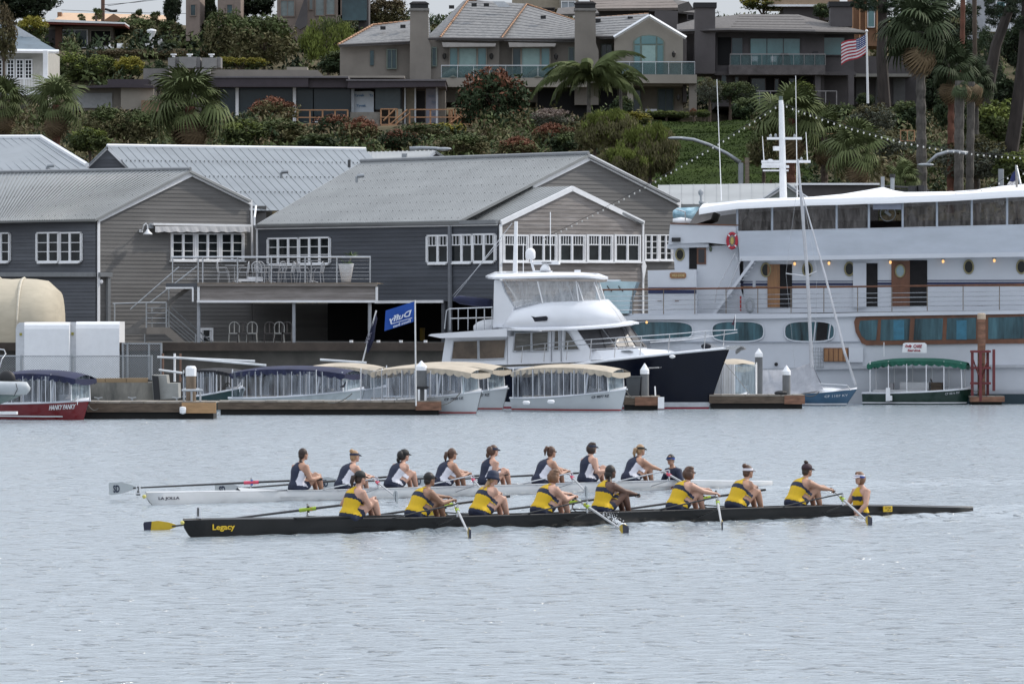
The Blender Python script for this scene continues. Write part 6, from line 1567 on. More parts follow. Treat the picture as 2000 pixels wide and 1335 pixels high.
# oars ------------------------------------------------------------
LIME, PINK, BLUE_, ORG = M('collar_lime', (.30, .42, .02), .5), M('collar_pink', (.62, .06, .12), .5), M('lock_blue', (.02, .12, .42), .5), M('lock_orange', (.55, .13, .02), .5)
SHB = M('shaft_carbon', (.014, .014, .016), .3, coat=.3); SHS = M('shaft_grey', (.38, .39, .40), .35)
BLG = M('blade_grey', (.40, .43, .44), .5, var=.06); BLY = M('blade_gold', (.50, .34, .015), .5); BLN = M('blade_navy', (.012, .014, .035), .5)
def oar(S_, par, lock_px, side, blade_px, zb, cr_, label, roll=0.0, shaft=None):
    lat = .84 * side; xl = S_.at(lock_px, lat); zl = S_.gun + .155; inb = (1.26 if cr_ == 'b' else 1.46) if side > 0 else 1.14
    L_ = S_.pt(xl, lat, zl); best = None; ob = 2.70 if side > 0 else 2.45
    for k in range(-30, 80):
        th = R(k); dl = Vector((-math.sin(th), math.cos(th) * side, 0)); out = math.sqrt(ob ** 2 - (zl - zb) ** 2)
        p = S_.pt(xl + dl.x * out, lat + dl.y * out, zb); e = abs(proj(p)[0] - blade_px)
        if best is None or e < best[0]: best = (e, p, k)
    Bc = best[1]; d = (Bc - L_).normalized(); He = L_ - d * inb; B0 = L_ + d * (ob - .33)
    t = T('oar', label, 'oar', L_, group='oars of the ' + ('black shell' if cr_ == 'b' else 'white shell'))
    sm = shaft or (SHB if side > 0 else SHS)
    b = MB(); b.tube([He + d * .12, L_, B0 + d * .05], [.021, .024, .017], 7); b.build('shaft', sm, t)
    b = MB(); b.tube([He, He + d * .5], .022, 7); b.build('grip', C_BK, t)
    b = MB(); b.tube([L_ - d * .16, L_ + d * .14], .034, 8); b.build('collar', LIME if cr_ == 'b' else PINK, t)
    up = (Vector((0, 0, 1)) - d * d.z).normalized(); sd = d.cross(up); upr = up * math.cos(roll) + sd * math.sin(roll)
    sh_ = [(-.02, .02), (.10, .075), (.28, .125), (.53, .130), (.55, .10), (.55, -.11), (.50, -.125), (.28, -.10), (.10, -.05), (-.02, -.02)]
    th_ = d.cross(upr) * .010
    pl_ = [B0 + d * a + upr * c - th_ / 2 for a, c in sh_]
    b = MB(); b.ext(pl_, th_); bl = b.build('blade', BLY if cr_ == 'b' else BLG, t)
    if cr_ == 'b':
        q = [B0 + d * a + upr * c - th_ * .8 for a, c in (((.40, .130), (.535, .133), (.555, .10), (.555, -.113), (.50, -.128), (.46, -.12)) if side > 0 else ((.20, .110), (.535, .133), (.555, .10), (.555, -.113), (.50, -.128), (.28, -.105)))]; b = MB(); b.ext(q, th_ * 1.6); b.build('blade_tip', BLN, bl)
    else:
        n = d.cross(upr); f = -1 if n.y < 0 else 1
        if side > 0: text('SD', 'blade_mark', C_NV, bl, B0 + d * (.46) - upr * .075 + n * (-f) * -.0 + Vector((0, -.012, 0)), -d, upr, .15, .003, width=.13, bold=.03)
        else: text('UCSD', 'blade_mark', C_NV, bl, B0 + d * .30 + upr * .09 + n * (.012 if n.dot(Vector((0, -1, 0))) > 0 else -.012), -upr, d, .08, .002, width=.18)
    # rigger and gate belong to the shell
    g = MB(); gb = [S_.pt(xl - .55, .26 * side, S_.gun), S_.pt(xl + .45, .26 * side, S_.gun)]; lo = L_ - Vector((0, 0, .12))
    for q in gb: g.tube([q, lo], .013, 5)
    g.tube([S_.pt(xl, .28 * side, .10), S_.pt(xl - .05, .4 * side, .12), lo], .012, 5)
    if side < 0: g.tube([S_.pt(xl - .95, .20 * side, S_.gun + .01), L_ + Vector((0, 0, .10))], .014, 5)
    g.build('rigger', (M('rigger_black', (.02, .02, .02), .4) if cr_ == 'b' else M('rigger_silver', (.45, .46, .48), .35, metal=.4)), par)
    g = MB(); g.tube([lo, L_ + Vector((0, 0, .10))], .016, 5); g.build('gate_pin', STEEL, par)
    g = MB(); g.box(L_ + Vector((0, 0, .0)) - d * .02, (.04, .04, .11)); g.build('oarlock', BLUE_ if cr_ == 'w' else C_BK, par)
    g = MB(); g.lathe(L_ - d * .075 - Vector((0, 0, .045)), [(.03, .015), (.03, .075)], 8); g.build('oarlock_button', ORG, par)
    return He, d, Bc

# people ------------------------------------------------------------
def two_bone(a, c, l1, l2, pole):
    v = c - a; dist = min(v.length, (l1 + l2) * .995); c = a + v.normalized() * dist
    x = (l1 * l1 - l2 * l2 + dist * dist) / (2 * dist); h = math.sqrt(max(0, l1 * l1 - x * x)); u = v.normalized()
    p = (pole - u * pole.dot(u)).normalized(); return a + u * x + p * h, c
def person(label, loc, ang, lean, hands, kit, skin, hair, hstyle, head=None, sc=.93, yaw=0.0, pitch=0.0, legs='row', facing=1, glasses=False, grip=None, tw=0.0):
    """seated figure in a local frame: x the way it faces, z up from the seat"""
    t = T('person', label, 'person', loc, ang)
    V = Vector; S_ = sc
    la = R(lean); sp_ = lambda s, w=0, dd=0: V((math.sin(la * (.55 + .45 * s)) * s * .50 + math.cos(la) * dd, w, math.cos(la * (.55 + .45 * s)) * s * .50 + .10 - math.sin(la) * dd)) * S_
    mb = MB(); rings = []
    prof = [(-.17, .13, .10), (-.06, .172, .125), (.08, .168, .120), (.25, .140, .100), (.45, .140, .100), (.65, .160, .112), (.82, .172, .105), (.95, .155, .082), (1.06, .085, .06), (1.12, .05, .05)]
    for s, wy, wd in prof:
        ring = []; wy *= 1.20 if s < 1 else 1; wd *= 1.22 if s < 1 else 1
        for j in range(14):
            a = 2 * math.pi * j / 14; tws = tw * max(0, s); y = wy * math.cos(a); x = wd * math.sin(a)
            ring.append(sp_(s, y * math.cos(tws) - x * math.sin(tws), x * math.cos(tws) + y * math.sin(tws)))
        rings.append(ring)
    mb.loft(rings)
    nb = sp_(1.05); hd = nb + V((.055, 0, .175)) * S_ if head is None else head
    mb.tube([sp_(1.0), nb + (hd - nb) * .3, hd - V((.01, 0, .04)) * S_], [.075 * S_, .052 * S_, .052 * S_], 8)
    HR = Euler((0, pitch, yaw)).to_matrix(); h_ = lambda x, y, z: hd + HR @ (V((x, y, z)) * S_)
    mb.ell(h_(0, 0, .01), (.094 * S_, .074 * S_, .104 * S_), 14, 9, HR); mb.ell(h_(.035, 0, -.055), (.060 * S_, .055 * S_, .066 * S_), 12, 8, HR)
    mb.tube([h_(.088, 0, .02), h_(.112, 0, -.022), h_(.09, 0, -.032)], [.008 * S_, .016 * S_, .012 * S_], 6); mb.ell(h_(.078, 0, -.098), (.022 * S_, .025 * S_, .02 * S_), 8, 6, HR)
    for sd in (1, -1): mb.ell(h_(-.005, .076 * sd, -.015), (.022 * S_, .01 * S_, .032 * S_), 8, 6, HR)
    segs = []
    fing = MB()
    for sd, hp in zip((1, -1), hands):
        sh = sp_(.90, .165 * sd * math.cos(tw), .165 * sd * math.sin(tw)); el, wr_ = two_bone(sh, hp, .285 * S_, .25 * S_, V((-.1, .55 * sd, -1)) if legs != 'cox' else V((-.6, .9 * sd, -.3)))
        mb.tube([sh - V((0, .03 * sd, 0)), sh, sh.lerp(el, .45), el, el.lerp(wr_, .35), wr_], [.055 * S_, .078 * S_, .062 * S_, .049 * S_, .050 * S_, .031 * S_], 9)
        segs.append((sh, wr_, el))
        dd = (wr_ - el).normalized(); g = grip if grip is not None else V((0, 1, 0)); g = (g - dd * g.dot(dd)).normalized(); dn = dd.cross(g)
        if dn.z > 0: dn = -dn
        pc = wr_ + dd * .05 * S_; mb.tube([wr_, wr_ + dd * .03, wr_ + dd * .085 * S_], [.024 * S_, .032 * S_, .030 * S_], 8)
        for k in range(4):     # four fingers over the handle, thumb under it
            o = wr_ + dd * .085 * S_ + g * (k - 1.5) * .020 * S_; ln = (.92, 1, .96, .8)[k]
            fing.tube([o - dd * .02, o + dd * .030 * ln, o + dd * .048 * ln + dn * .022, o + dd * .034 * ln + dn * .048 * ln, o + dd * .012 + dn * .052 * ln], [.0095, .009, .0085, .008, .007], 5)
        o = wr_ + dd * .035 * S_ + g * (-.030 * sd) * S_; fing.tube([o, o + dd * .025 + dn * .022 - g * .012 * sd, o + dd * .05 + dn * .040], [.012, .0105, .008], 5)
    lsegs = []
    for sd in (1, -1):
        if legs == 'row': hp_, kn, an, ft_ = V((.02, .085 * sd, .085)), V((.47 + .02 * sd, .12 * sd, .375)), V((.60, .09 * sd, -.06)), V((.70, .09 * sd, .0))
        else: hp_, kn, an, ft_ = V((.02, .085 * sd, .06)), V((.36, .10 * sd, .22)), V((.66, .08 * sd, -.02)), V((.72, .08 * sd, .06))
        hp_, kn, an, ft_ = [q * S_ for q in (hp_, kn, an, ft_)]
        mb.tube([hp_, hp_.lerp(kn, .35), kn - V((.02, 0, .0)), kn, kn.lerp(an, .3), kn.lerp(an, .7), an], [.115 * S_, .108 * S_, .074 * S_, .067 * S_, .066 * S_, .048 * S_, .038 * S_], 10)
        mb.tube([an, an.lerp(ft_, .5) + V((0, 0, -.02)), ft_], [.04 * S_, .038 * S_, .028 * S_], 8); lsegs.append((hp_, kn))
    tmp = mb.build('body_tmp', skin, t, local=True)
    md = tmp.modifiers.new('r', 'REMESH'); md.mode = 'VOXEL'; md.voxel_size = .0155; md.use_smooth_shade = True
    ms_ = tmp.modifiers.new('s', 'SMOOTH'); ms_.factor = .5; ms_.iterations = 2
    dg_ = bpy.context.evaluated_depsgraph_get(); dg_.update()
    me = bpy.data.meshes.new_from_object(tmp.evaluated_get(dg_)); bpy.data.objects.remove(tmp)
    nv = len(me.vertices); co = np.zeros(nv * 3); me.vertices.foreach_get('co', co); co = co.reshape(-1, 3)
    no = np.zeros(nv * 3); me.vertex_normals.foreach_get('vector', no); no = no.reshape(-1, 3)
    fs = [tuple(p.vertices) for p in me.polygons]; bpy.data.meshes.remove(me)
    body = MB(); body.v = [tuple(x) for x in co]; body.f = list(fs); body.m = [0] * len(fs)
    o = len(body.v); body.v += fing.v; body.f += [tuple(i + o for i in f) for f in fing.f]; body.m += [0] * len(fing.f)
    body.build('body', skin, t, smooth=True, local=True)
    fc = np.array([co[list(f)].mean(0) for f in fs])
    def segd(p, a, c):
        a = np.array(a); c = np.array(c); ab = c - a; s = np.clip(((p - a) @ ab) / (ab @ ab), 0, 1); return np.linalg.norm(p - (a + s[:, None] * ab), axis=1), s
    darm = np.full(len(fc), 9.0)
    for sh, wr_, el in segs:
        for a, c in ((sh.lerp(el, .12), el), (el, wr_)): d0, _ = segd(fc, a, c); darm = np.minimum(darm, d0)
    dl = np.full(len(fc), 9.0); sl_ = np.zeros(len(fc))
    for hp_, kn in lsegs:
        d0, s0 = segd(fc, hp_, kn); w0 = d0 < dl; dl = np.where(w0, d0, dl); sl_ = np.where(w0, s0, sl_)
    # position along the spine
    ss = np.linspace(-.2, 1.15, 60); sp_c = np.array([sp_(s) for s in ss]); dist = np.linalg.norm(fc[:, None, :] - sp_c[None], axis=2); si = dist.argmin(1); sv = ss[si]; dt = dist.min(1)
    yy = np.abs(fc[:, 1]) / S_
    tor = (dt < .26 * S_) & ~((dl < .125 * S_) & (sl_ > .24) & (sv < .5) & (dl < dt)) & ((darm > .078 * S_) | (yy < .11)) & (np.linalg.norm(fc - np.array(hd), axis=1) > .15 * S_)
    leg = (dl < .15 * S_) & (sl_ < .40) & (sl_ > 0.0) & (sv < .34) & ~(tor & (sv > .16))
    shorts = ((tor & (sv <= .13)) | leg) & (fc[:, 2] > -.1)
    topm = tor & (sv > .09) & (sv < 1.02)
    armhole = (yy > .175 - .115 * np.clip((sv - .66) / .25, 0, 1)) & (sv > .66)
    topm &= ~armhole
    if kit == 'cox_navy': topm = (tor & (sv > .05) & (sv < 1.04)) | ((darm < .10) & (sv > .3) & (fc[:, 2] > .25 * S_))
    def cloth(mask, name, mat, off=.007):
        idx = np.nonzero(mask)[0]
        if len(idx) < 4: return
        used = {}; b = MB()
        for i in idx:
            f = []
            for v in fs[i]:
                if v not in used: used[v] = len(b.v); b.v.append(tuple(co[v] + no[v] * off))
                f.append(used[v])
            b.f.append(tuple(f)); b.m.append(0)
        b.build(name, mat, t, smooth=True, local=True)
    cloth(shorts, 'shorts', NVY, .006)
    fx = (fc[:, 0] - np.array([sp_(s)[0] for s in ss])[si]) / S_      # front-back offset from the spine
    if kit == 'yellow':
        bs0 = .58 - .55 * np.clip(fx, -.02, .12); band = topm & (sv > bs0) & (sv < bs0 + .17)
        cloth(topm & ~band, 'tank_top', YEL, .009); cloth(band, 'chest_band', NVY, .010)
    elif kit == 'navy':
        pan = topm & (yy > .075 + .12 * np.clip(sv - .15, 0, 1)) & (sv < .68) & (sv > .12) & (fx > -.10)
        cloth(topm & ~pan, 'unisuit_top', NVY, .009); cloth(pan, 'side_panel', KW, .010)
    else: cloth(topm, 'shirt', NVY, .010)
    # hair and headgear
    b = MB(); b.ell(h_(-.016, 0, .022), (.098 * S_, .085 * S_, .104 * S_), 14, 9, HR); b.ell(h_(-.050, 0, -.035), (.060 * S_, .070 * S_, .070 * S_), 12, 8, HR)
    st_ = hstyle.split('+'); s0 = st_[0]
    if s0 == 'bun': b.ell(h_(-.085, 0, .105), (.045 * S_, .045 * S_, .045 * S_))
    elif s0 == 'topbun': b.ell(h_(-.03, 0, .145), (.05 * S_, .035 * S_, .035 * S_), M=HR @ Euler((0, .5, 0)).to_matrix())
    elif s0 == 'tail': b.tube([h_(-.09, 0, .04), h_(-.15, .01, .02), h_(-.17, .02, -.07), h_(-.16, .02, -.16)], [.02, .042, .038, .008], 8)
    elif s0 == 'hightail': b.tube([h_(-.07, 0, .09), h_(-.13, .0, .10), h_(-.17, .01, .03), h_(-.17, .01, -.08)], [.018, .036, .034, .008], 8)
    elif s0 == 'puff': b.ell(h_(-.11, 0, .0), (.075 * S_, .075 * S_, .10 * S_)); b.ell(h_(-.15, .02, -.09), (.04, .04, .06))
    elif s0 == 'braid':
        b.tube([h_(-.08, -.01, -.05), h_(-.13, -.03, -.12), h_(-.19, -.04, -.20), h_(-.25, -.05, -.30)], [.035, .028, .022, .008], 8)
    elif s0 == 'lowtail': b.tube([h_(-.07, 0, -.08), h_(-.09, -.03, -.14), h_(-.07, -.05, -.20), h_(-.04, -.06, -.24)], [.03, .03, .042, .02], 8)
    elif s0 == 'bob': b.ell(h_(-.03, 0, -.035), (.095 * S_, .096 * S_, .11 * S_), 14, 9, HR); b.ell(h_(-.075, .01, -.02), (.065 * S_, .07 * S_, .095 * S_)); b.ell(h_(.0, -.03, .085), (.07 * S_, .05 * S_, .04 * S_))
    elif s0 == 'long':
        b.ell(h_(-.05, 0, -.05), (.07 * S_, .08 * S_, .10 * S_))
        for k in range(6): b.tube([h_(-.07, -.06 + .02 * k, -.09), h_(-.10 + .02 * k, -.09 + .02 * k, -.22), h_(-.10 + .05 * k, -.13 + .02 * k, -.36)], [.022, .016, .006], 5)
    b.build('hair', hair, t, smooth=True, local=True)
    for g_ in st_[1:]:
        kind, mt_ = g_.split(':'); mt_ = {'nv': C_NV, 'wh': C_WH, 'bk': C_BK, 'bl': C_BL, 'mr': C_MR}[mt_]
        b = MB()
        if kind in ('visor', 'cap', 'bucket'):
            ring = lambda r, z, n=18: [h_((-.012 + math.cos(2 * math.pi * j / n) * r), math.sin(2 * math.pi * j / n) * r * .87, z) for j in range(n)]
            if kind == 'visor': b.loft([ring(.102, .018), ring(.105, .045), ring(.098, .062)], caps=False)
            elif kind == 'cap': b.loft([ring(.104, .018), ring(.106, .05), ring(.095, .085), ring(.06, .118), ring(.015, .130)])
            else: b.loft([ring(.150, -.035), ring(.118, .012), ring(.112, .05), ring(.100, .098), ring(.05, .128), ring(.01, .132)])
            if kind != 'bucket': br_ = [h_(.075 + .085 * math.cos(a) * (1), .075 * math.sin(a), .022 - .028 * math.cos(a)) for a in [(-1 + j / 5) * 1.57 for j in range(11)]]; b.ext(br_, HR @ V((0, 0, .008)))
            b.build(kind if kind != 'bucket' else 'bucket_hat', mt_, t, smooth=True, local=True)
        elif kind == 'band': b.loft([[h_((-.012 + math.cos(2 * math.pi * j / 16) * .104), math.sin(2 * math.pi * j / 16) * .092, z + .012 * math.cos(2 * math.pi * j / 16)) for j in range(16)] for z in (.0, .035)], caps=False); b.build('headband', mt_, t, local=True)
    for sd in (1, -1):
        b = MB(); b.ell(h_(.082, .031 * sd, .004), (.010 * S_, .013 * S_, .007 * S_), 8, 5, HR); b.build('eye', C_BK, t, local=True)
    b = MB(); b.ell(h_(.091, 0, -.066), (.010 * S_, .022 * S_, .006 * S_), 8, 5, HR); b.build('mouth', M('lip', (.22, .06, .05), .5), t, local=True)
    if glasses:
        b = MB(); b.tube([h_(.0, -.08, .012), h_(.07, -.072, .010), h_(.098, -.035, .004), h_(.104, 0, .008), h_(.098, .035, .004), h_(.07, .072, .010), h_(.0, .08, .012)], [.004, .006, .016, .008, .016, .006, .004], 6); b.build('sunglasses', C_BK, t, local=True)
    return t
def crew(S_, par, cr, rows, sc, zs):
    Minv = Matrix.Rotation(-S_.ang, 3, 'Z')
    for k, (hpx, lean, hands_px, lock, side, bpx, zb, oarlab, label, skin, hair, hst, kw) in enumerate(rows):
        x = S_.at(hpx - 7); base = S_.pt(x, 0, zs)
        He, d, Bc = oar(S_, par, lock, side, bpx, zb, cr, oarlab, **({'roll': kw.pop('roll')} if 'roll' in kw else {}))
        loc = lambda w_: Minv @ (w_ - base)
        h1, h2 = loc(He + d * .05), loc(He + d * .34)
        # near the boat's left (+y) hand first
        if h1.y < h2.y: h1, h2 = h2, h1
        off = Vector((0, 0, .022))
        dx = lambda q: q - Vector((.055, 0, 0)) + off
        # bring the handle within reach by leaning
        ok = False
        for ln in range(lean - 5, lean + 40, 2):
            la = R(ln); r_ = 0
            for sd, hp in ((1, h1), (-1, h2)):
                sh = Vector((math.sin(la) * .45, .165 * sd, math.cos(la) * .45 + .10)) * sc; r_ = max(r_, (dx(hp) - sh).length)
            if r_ <= .545 * sc: ok = True; break
        g = Minv @ d
        person(label, base, S_.ang, min(ln, 32), (dx(h1), dx(h2)), 'yellow' if cr == 'b' else 'navy', skin, hair, hst, sc=sc, grip=g, **kw)
LB_ = 'rower in yellow tank top'
rowsB = [
 (688, 26, (750, 975), 600, 1, 306, .03, 'oar of the black shell with its gold blade beyond the bow', LB_ + ' and dark cap, leftmost in the black shell', SK_L, H_DK, 'tail+cap:bk', {}),
 (815, 28, (888, 985), 893, -1, 918, .04, 'near-side oar of the black shell furthest left', LB_ + ' with black visor, second from left in black shell', SK_D, H_BK, 'short+visor:bk', {}),
 (940, 28, (1008, 972), 868, 1, 590, .06, 'far-side oar of the black shell handled by the bucket hat rower', LB_ + ' with navy bucket hat and blond braid', SK_L, H_BL, 'braid+bucket:nv', {'pitch': .15}),
 (1060, 28, (1128, 978), 1147, -1, 1222, .03, 'near-side oar of the black shell throwing up a splash', LB_ + ' with brown bob, no hat, left of the long haired rower', SK_L, H_LB, 'bob', {}),
 (1180, 24, (1258, 966), 1118, 1, 840, .06, 'far-side oar of the black shell handled by the long haired rower', LB_ + ' with long black braids, arms stretched forward', SK_B, H_BK, 'long', {}),
 (1325, 32, (1398, 975), 1402, -1, 1409, .03, 'near-side oar of the black shell third from the left', LB_ + ' with brown bob and sunglasses, bare lower back', SK_L, H_BR, 'bob', {'glasses': True}),
 (1440, 24, (1505, 962), 1372, 1, 1105, .06, 'far-side oar of the black shell handled by the white visor rower', LB_ + ' with white visor and bun', SK_M, H_BR, 'bun+visor:wh', {}),
 (1556, 30, (1628, 972), 1646, -1, 1697, .04, 'near-side oar of the black shell closest to the coxswain', LB_ + ' with maroon cap and top bun, facing the coxswain', SK_M, H_DK, 'topbun+cap:mr', {}),
]
crew(SB, bs_, 'b', rowsB, 1.0, .165)
LW_ = 'rower in navy and white unisuit'
rowsW = [
 (586, 18, (612, 935), 490, 1, 234, .22, 'far-side oar of the white shell with grey blade beyond the bow', LW_ + ' and low dark ponytail, leftmost in the white shell', SK_M, H_DK, 'lowtail', {}),
 (675, 26, (735, 940), 738, -1, 775, .16, 'near-side oar of the white shell furthest left', LW_ + ', navy visor and blond bun', SK_L, H_BL, 'bun+visor:nv', {}),
 (772, 20, (810, 935), 680, 1, 440, .20, 'far-side oar of the white shell with its blade near the pink collar', LW_ + ', dark cap and bushy black hair', SK_L, H_BK, 'puff+cap:bk', {}),
 (866, 30, (920, 938), 925, -1, 952, .12, 'near-side oar of the white shell second from the left', LW_ + ', brown ponytail and white rimmed glasses', SK_M, H_BR, 'tail', {'glasses': True}),
 (955, 24, (1005, 930), 868, 1, 640, .20, 'far-side oar of the white shell with blade right of the leftmost rower', LW_ + ', navy visor and long brown hair', SK_L, H_BR, 'puff+visor:nv', {}),
 (1060, 30, (1115, 932), 1118, -1, 1146, .14, 'near-side oar of the white shell third from the left', LW_ + ', curly ponytail and yellow rimmed glasses', SK_M, H_BR, 'hightail', {'glasses': True}),
 (1150, 20, (1190, 925), 1062, 1, 822, .20, 'far-side oar of the white shell with blade right of the bushy haired rower', LW_ + ', navy visor and straight dark brown hair', SK_L, H_DK, 'bob+visor:nv', {}),
 (1235, 26, (1292, 928), 1307, -1, 1358, .14, 'near-side oar of the white shell closest to the coxswain', LW_ + ', black visor and blond ponytail, facing the coxswain', SK_M, H_BL, 'tail+visor:bk', {}),
]
crew(SWH, ws_, 'w', rowsW, 1.0, .145)
# coxswains face the bow
x = SB.at(1680); person('coxswain in yellow with white and blue visor at the black stern', SB.pt(x, 0, -.06), SB.ang + math.pi, -4, (Vector((.24, .20, .12)), Vector((.24, -.20, .12))), 'yellow', SK_L, H_LB, 'bob+visor:wh+band:bl', legs='cox', sc=.97, yaw=.15)
x = SWH.at(1322); person('coxswain in dark shirt and blue visor low at the white stern', SWH.pt(x, 0, -.12), SWH.ang + math.pi, 14, (Vector((.30, .22, .15)), Vector((.30, -.22, .15))), 'cox_navy', SK_M, H_BK, 'short+visor:nv+band:bl', legs='cox', sc=.97, yaw=.5)
# splash
b = MB(); sp0 = P(1218, 1030, CH * FOC / (1031 - HZ))
for i in range(170):
    s = rnd.random(); a = (rnd.random() ** .7); p = sp0 + Vector((-.30 * a + rnd.gauss(0, .035) * (1 + a), rnd.gauss(0, .05) - .15, .03 + .23 * a + rnd.gauss(0, .02) * (1 + a))); r_ = rnd.uniform(.004, .012) * (1.25 - .6 * a)
    b.add([p + Vector((-r_, 0, -r_)), p + Vector((r_, 0, -r_)), p + Vector((0, r_, r_)), p + Vector((0, -r_, r_ * .4))], [(0, 1, 2), (0, 1, 3), (1, 2, 3), (0, 2, 3)])
for k in range(16):
    a = k / 16; b.ell(sp0 + Vector((-.22 * a + rnd.gauss(0, .02), rnd.gauss(0, .05), .03 + .15 * a)), (.030 * (1.1 - a), .03, .045 * (1.1 - a)), 6, 4)
b.build('water_splash', M('spray_white', (.8, .82, .85), .4, var=.02), local=True, kind='stuff')
# ------------------------------------------------------------------ houses on the bluff
def px(b, pts, D, dep): b.ext([P(x, y, D) for x, y in pts], (0, dep, 0)); return b
def rc(x0, y0, x1, y1): return [(x0, y0), (x1, y0), (x1, y1), (x0, y1)]
def pp(par, name, pts, D, dep, mat):
    b = MB(); px(b, pts, D, dep); return b.build(name, mat, par)
def hwin(par, x0, y0, x1, y1, D, mat, fm, cols=1, rows=1, f=1.6, name='window'):
    k = D / FOC; b = MB()
    for a in ((x0, y0, x1, y0 + f), (x0, y1 - f, x1, y1), (x0, y0 + f, x0 + f, y1 - f), (x1 - f, y0 + f, x1, y1 - f)): px(b, rc(*a), D - .10, .12)
    w_ = (x1 - x0 - 2 * f) / cols; h = (y1 - y0 - 2 * f) / rows
    for c in range(1, cols): px(b, rc(x0 + f + c * w_ - .6, y0 + f, x0 + f + c * w_ + .6, y1 - f), D - .09, .1)
    for r in range(1, rows): px(b, rc(x0 + f, y0 + f + r * h - .5, x1 - f, y0 + f + r * h + .5), D - .085, .09)
    o = b.build(name, fm, par)
    for c in range(cols):
        for r in range(rows):
            pp(o, 'pane', rc(x0 + f + c * w_ + .3, y0 + f + r * h + .3, x0 + f + (c + 1) * w_ - .3, y0 + f + (r + 1) * h - .3), D - .03, .02, mat)
    return o
def rail(label, x0, x1, yt, yb, D, n, mat, glass=None, cat='railing', pm=None, slope_=0):
    t = T('balcony_railing', label, cat, P((x0 + x1) / 2, yb, D)); k = D / FOC
    for i in range(n + 1):
        x = x0 + (x1 - x0) * i / n; b = MB(); b.box((P(x, yt, D) + P(x, yb, D)) / 2, ((.03 if glass else .07), .05, (yb - yt) * k)); b.build('post', mat, t)
        if glass and i < n: pp(t, 'glass_panel', rc(x + .8, yt + 2, x + (x1 - x0) / n - .8, yb), D + .02, .02, glass)
    b = MB(); b.box(P((x0 + x1) / 2, yt, D), ((x1 - x0) * k, .09, .06)); b.build('top_rail', mat, t); return t
STU = M('stucco_taupe', (.205, .185, .162), .9, var=.16, sc=.5); STU2 = M('stucco_pale', (.27, .245, .21), .9, var=.12, sc=.5); STD = M('stucco_dark', (.088, .080, .082), .9, var=.2, sc=.5)
SLT = M('slate_roof', (.150, .156, .168), .75, var=.38, sc=3.2, stretch=(1.2, 1, 6), col2=(.17, .168, .165)); SLB = M('shake_roof', (.10, .092, .088), .85, var=.35, sc=3, stretch=(1.5, 1, 6))
CLY = M('clay_ridge', (.30, .17, .10), .8, var=.4, sc=3); TEAL = M('teal_glass', (.11, .22, .23), .12, var=.22, sc=.4, spec=.6); TEALD = M('teal_glass_dark', (.03, .06, .07), .12, var=.5, sc=.5, spec=.5)
GFR = M('window_greenframe', (.15, .19, .16), .6); BGL = film('balcony_glass', (.16, .25, .26), .26, haze=.1)
def roofp(par, pts, mat, th=.15, rows=0, name='roof'):
    q = [P(*p) for p in pts]; n = (q[1] - q[0]).cross(q[2] - q[0]).normalized()
    if n.y > 0: n = -n
    b = MB(); b.ext(q, -n * th); o = b.build(name, mat, par)
    if rows and len(q) == 4:           # shingle courses, each lapping the next: q0-q1 ridge, q3-q2 eave
        b = MB()
        for r in range(rows):
            a0, a1 = r / rows, (r + 1) / rows; A, B_, C_, D_ = q[0].lerp(q[3], a0), q[1].lerp(q[2], a0), q[1].lerp(q[2], a1), q[0].lerp(q[3], a1)
            b.add([A + n * .01, B_ + n * .01, C_ + n * .035, D_ + n * .035, C_ + n * .01, D_ + n * .01], [(0, 1, 2, 3), (3, 2, 4, 5)])
        b.build('shingle_course', mat, o, kind='stuff')
    return o
def ridge(par, pts, r, mat, tiles=True):
    q = [P(*p) for p in pts]
    for a, c in zip(q[:-1], q[1:]):
        b = MB(); n = max(2, int((c - a).length / .35))
        for i in range(n): b.tube([a.lerp(c, i / n), a.lerp(c, (i + .92) / n)], [r * 1.1, r * .8], 5)
        b.build('ridge_tiles', mat, par, kind='stuff')
# --- taupe two storey house
D = 338
h = T('hillside_house', 'large taupe stucco house with slate roofs, two chimneys and an arched window', 'house', P(1000, 200, D))
pp(h, 'wall', [(664, 86), (838, 78), (838, 160), (664, 156)], D + 1.5, 9, STU); pp(h, 'wall', rc(836, 76, 975, 200), D, 9, STU); pp(h, 'wall', rc(974, 76, 1125, 200), D + .6, 9, STU); pp(h, 'wall', rc(1120, 72, 1202, 200), D + 1.4, 9, STU)
pp(h, 'wall', [(1200, 72), (1268, 32), (1334, 71), (1334, 168), (1200, 168)], D - 1.2, 9, STU2)
pp(h, 'wall', rc(1206, 168, 1334, 228), D + 1.8, 8, STU2); pp(h, 'pillar', rc(1225, 165, 1237, 228), D - 1.8, 1, STU2); pp(h, 'pillar', rc(1346, 160, 1361, 228), D - 1.8, 1, STU); pp(h, 'side_wall', rc(1334, 76, 1341, 200), D - .4, 8, STD)
roofp(h, [(728, 50, D + 6), (838, 34, D + 6), (842, 80, D + 1), (661, 88, D + 1)], SLT, rows=9)
roofp(h, [(912, 0, D + 7), (1026, 8, D + 7), (974, 76, D - .5), (858, 74, D - .5)], SLT, rows=14); roofp(h, [(905, 2, D + 7), (912, 0, D + 7), (858, 74, D - .5), (828, 78, D + 1)], SLT)
roofp(h, [(1026, 6, D + 7), (1029, 6, D + 7), (984, 76, D - .4), (966, 76, D - .4)], SLB); roofp(h, [(1028, 8, D + 7), (1130, 42, D + 5), (1125, 78, D), (978, 76, D)], SLT, rows=12)
roofp(h, [(1160, 34, D + 4), (1268, 27, D + 4), (1200, 71, D - 1.6), (1150, 74, D + .5)], SLT, rows=8)
for a, c, e, f_ in ((1199, 73, 1268, 31), (1268, 31, 1340, 74)): b = MB(); b.tube([P(a, c, D - 1.7), P(e, f_, D - 1.7)], .11, 4); b.build('verge_board', TRIM, h)
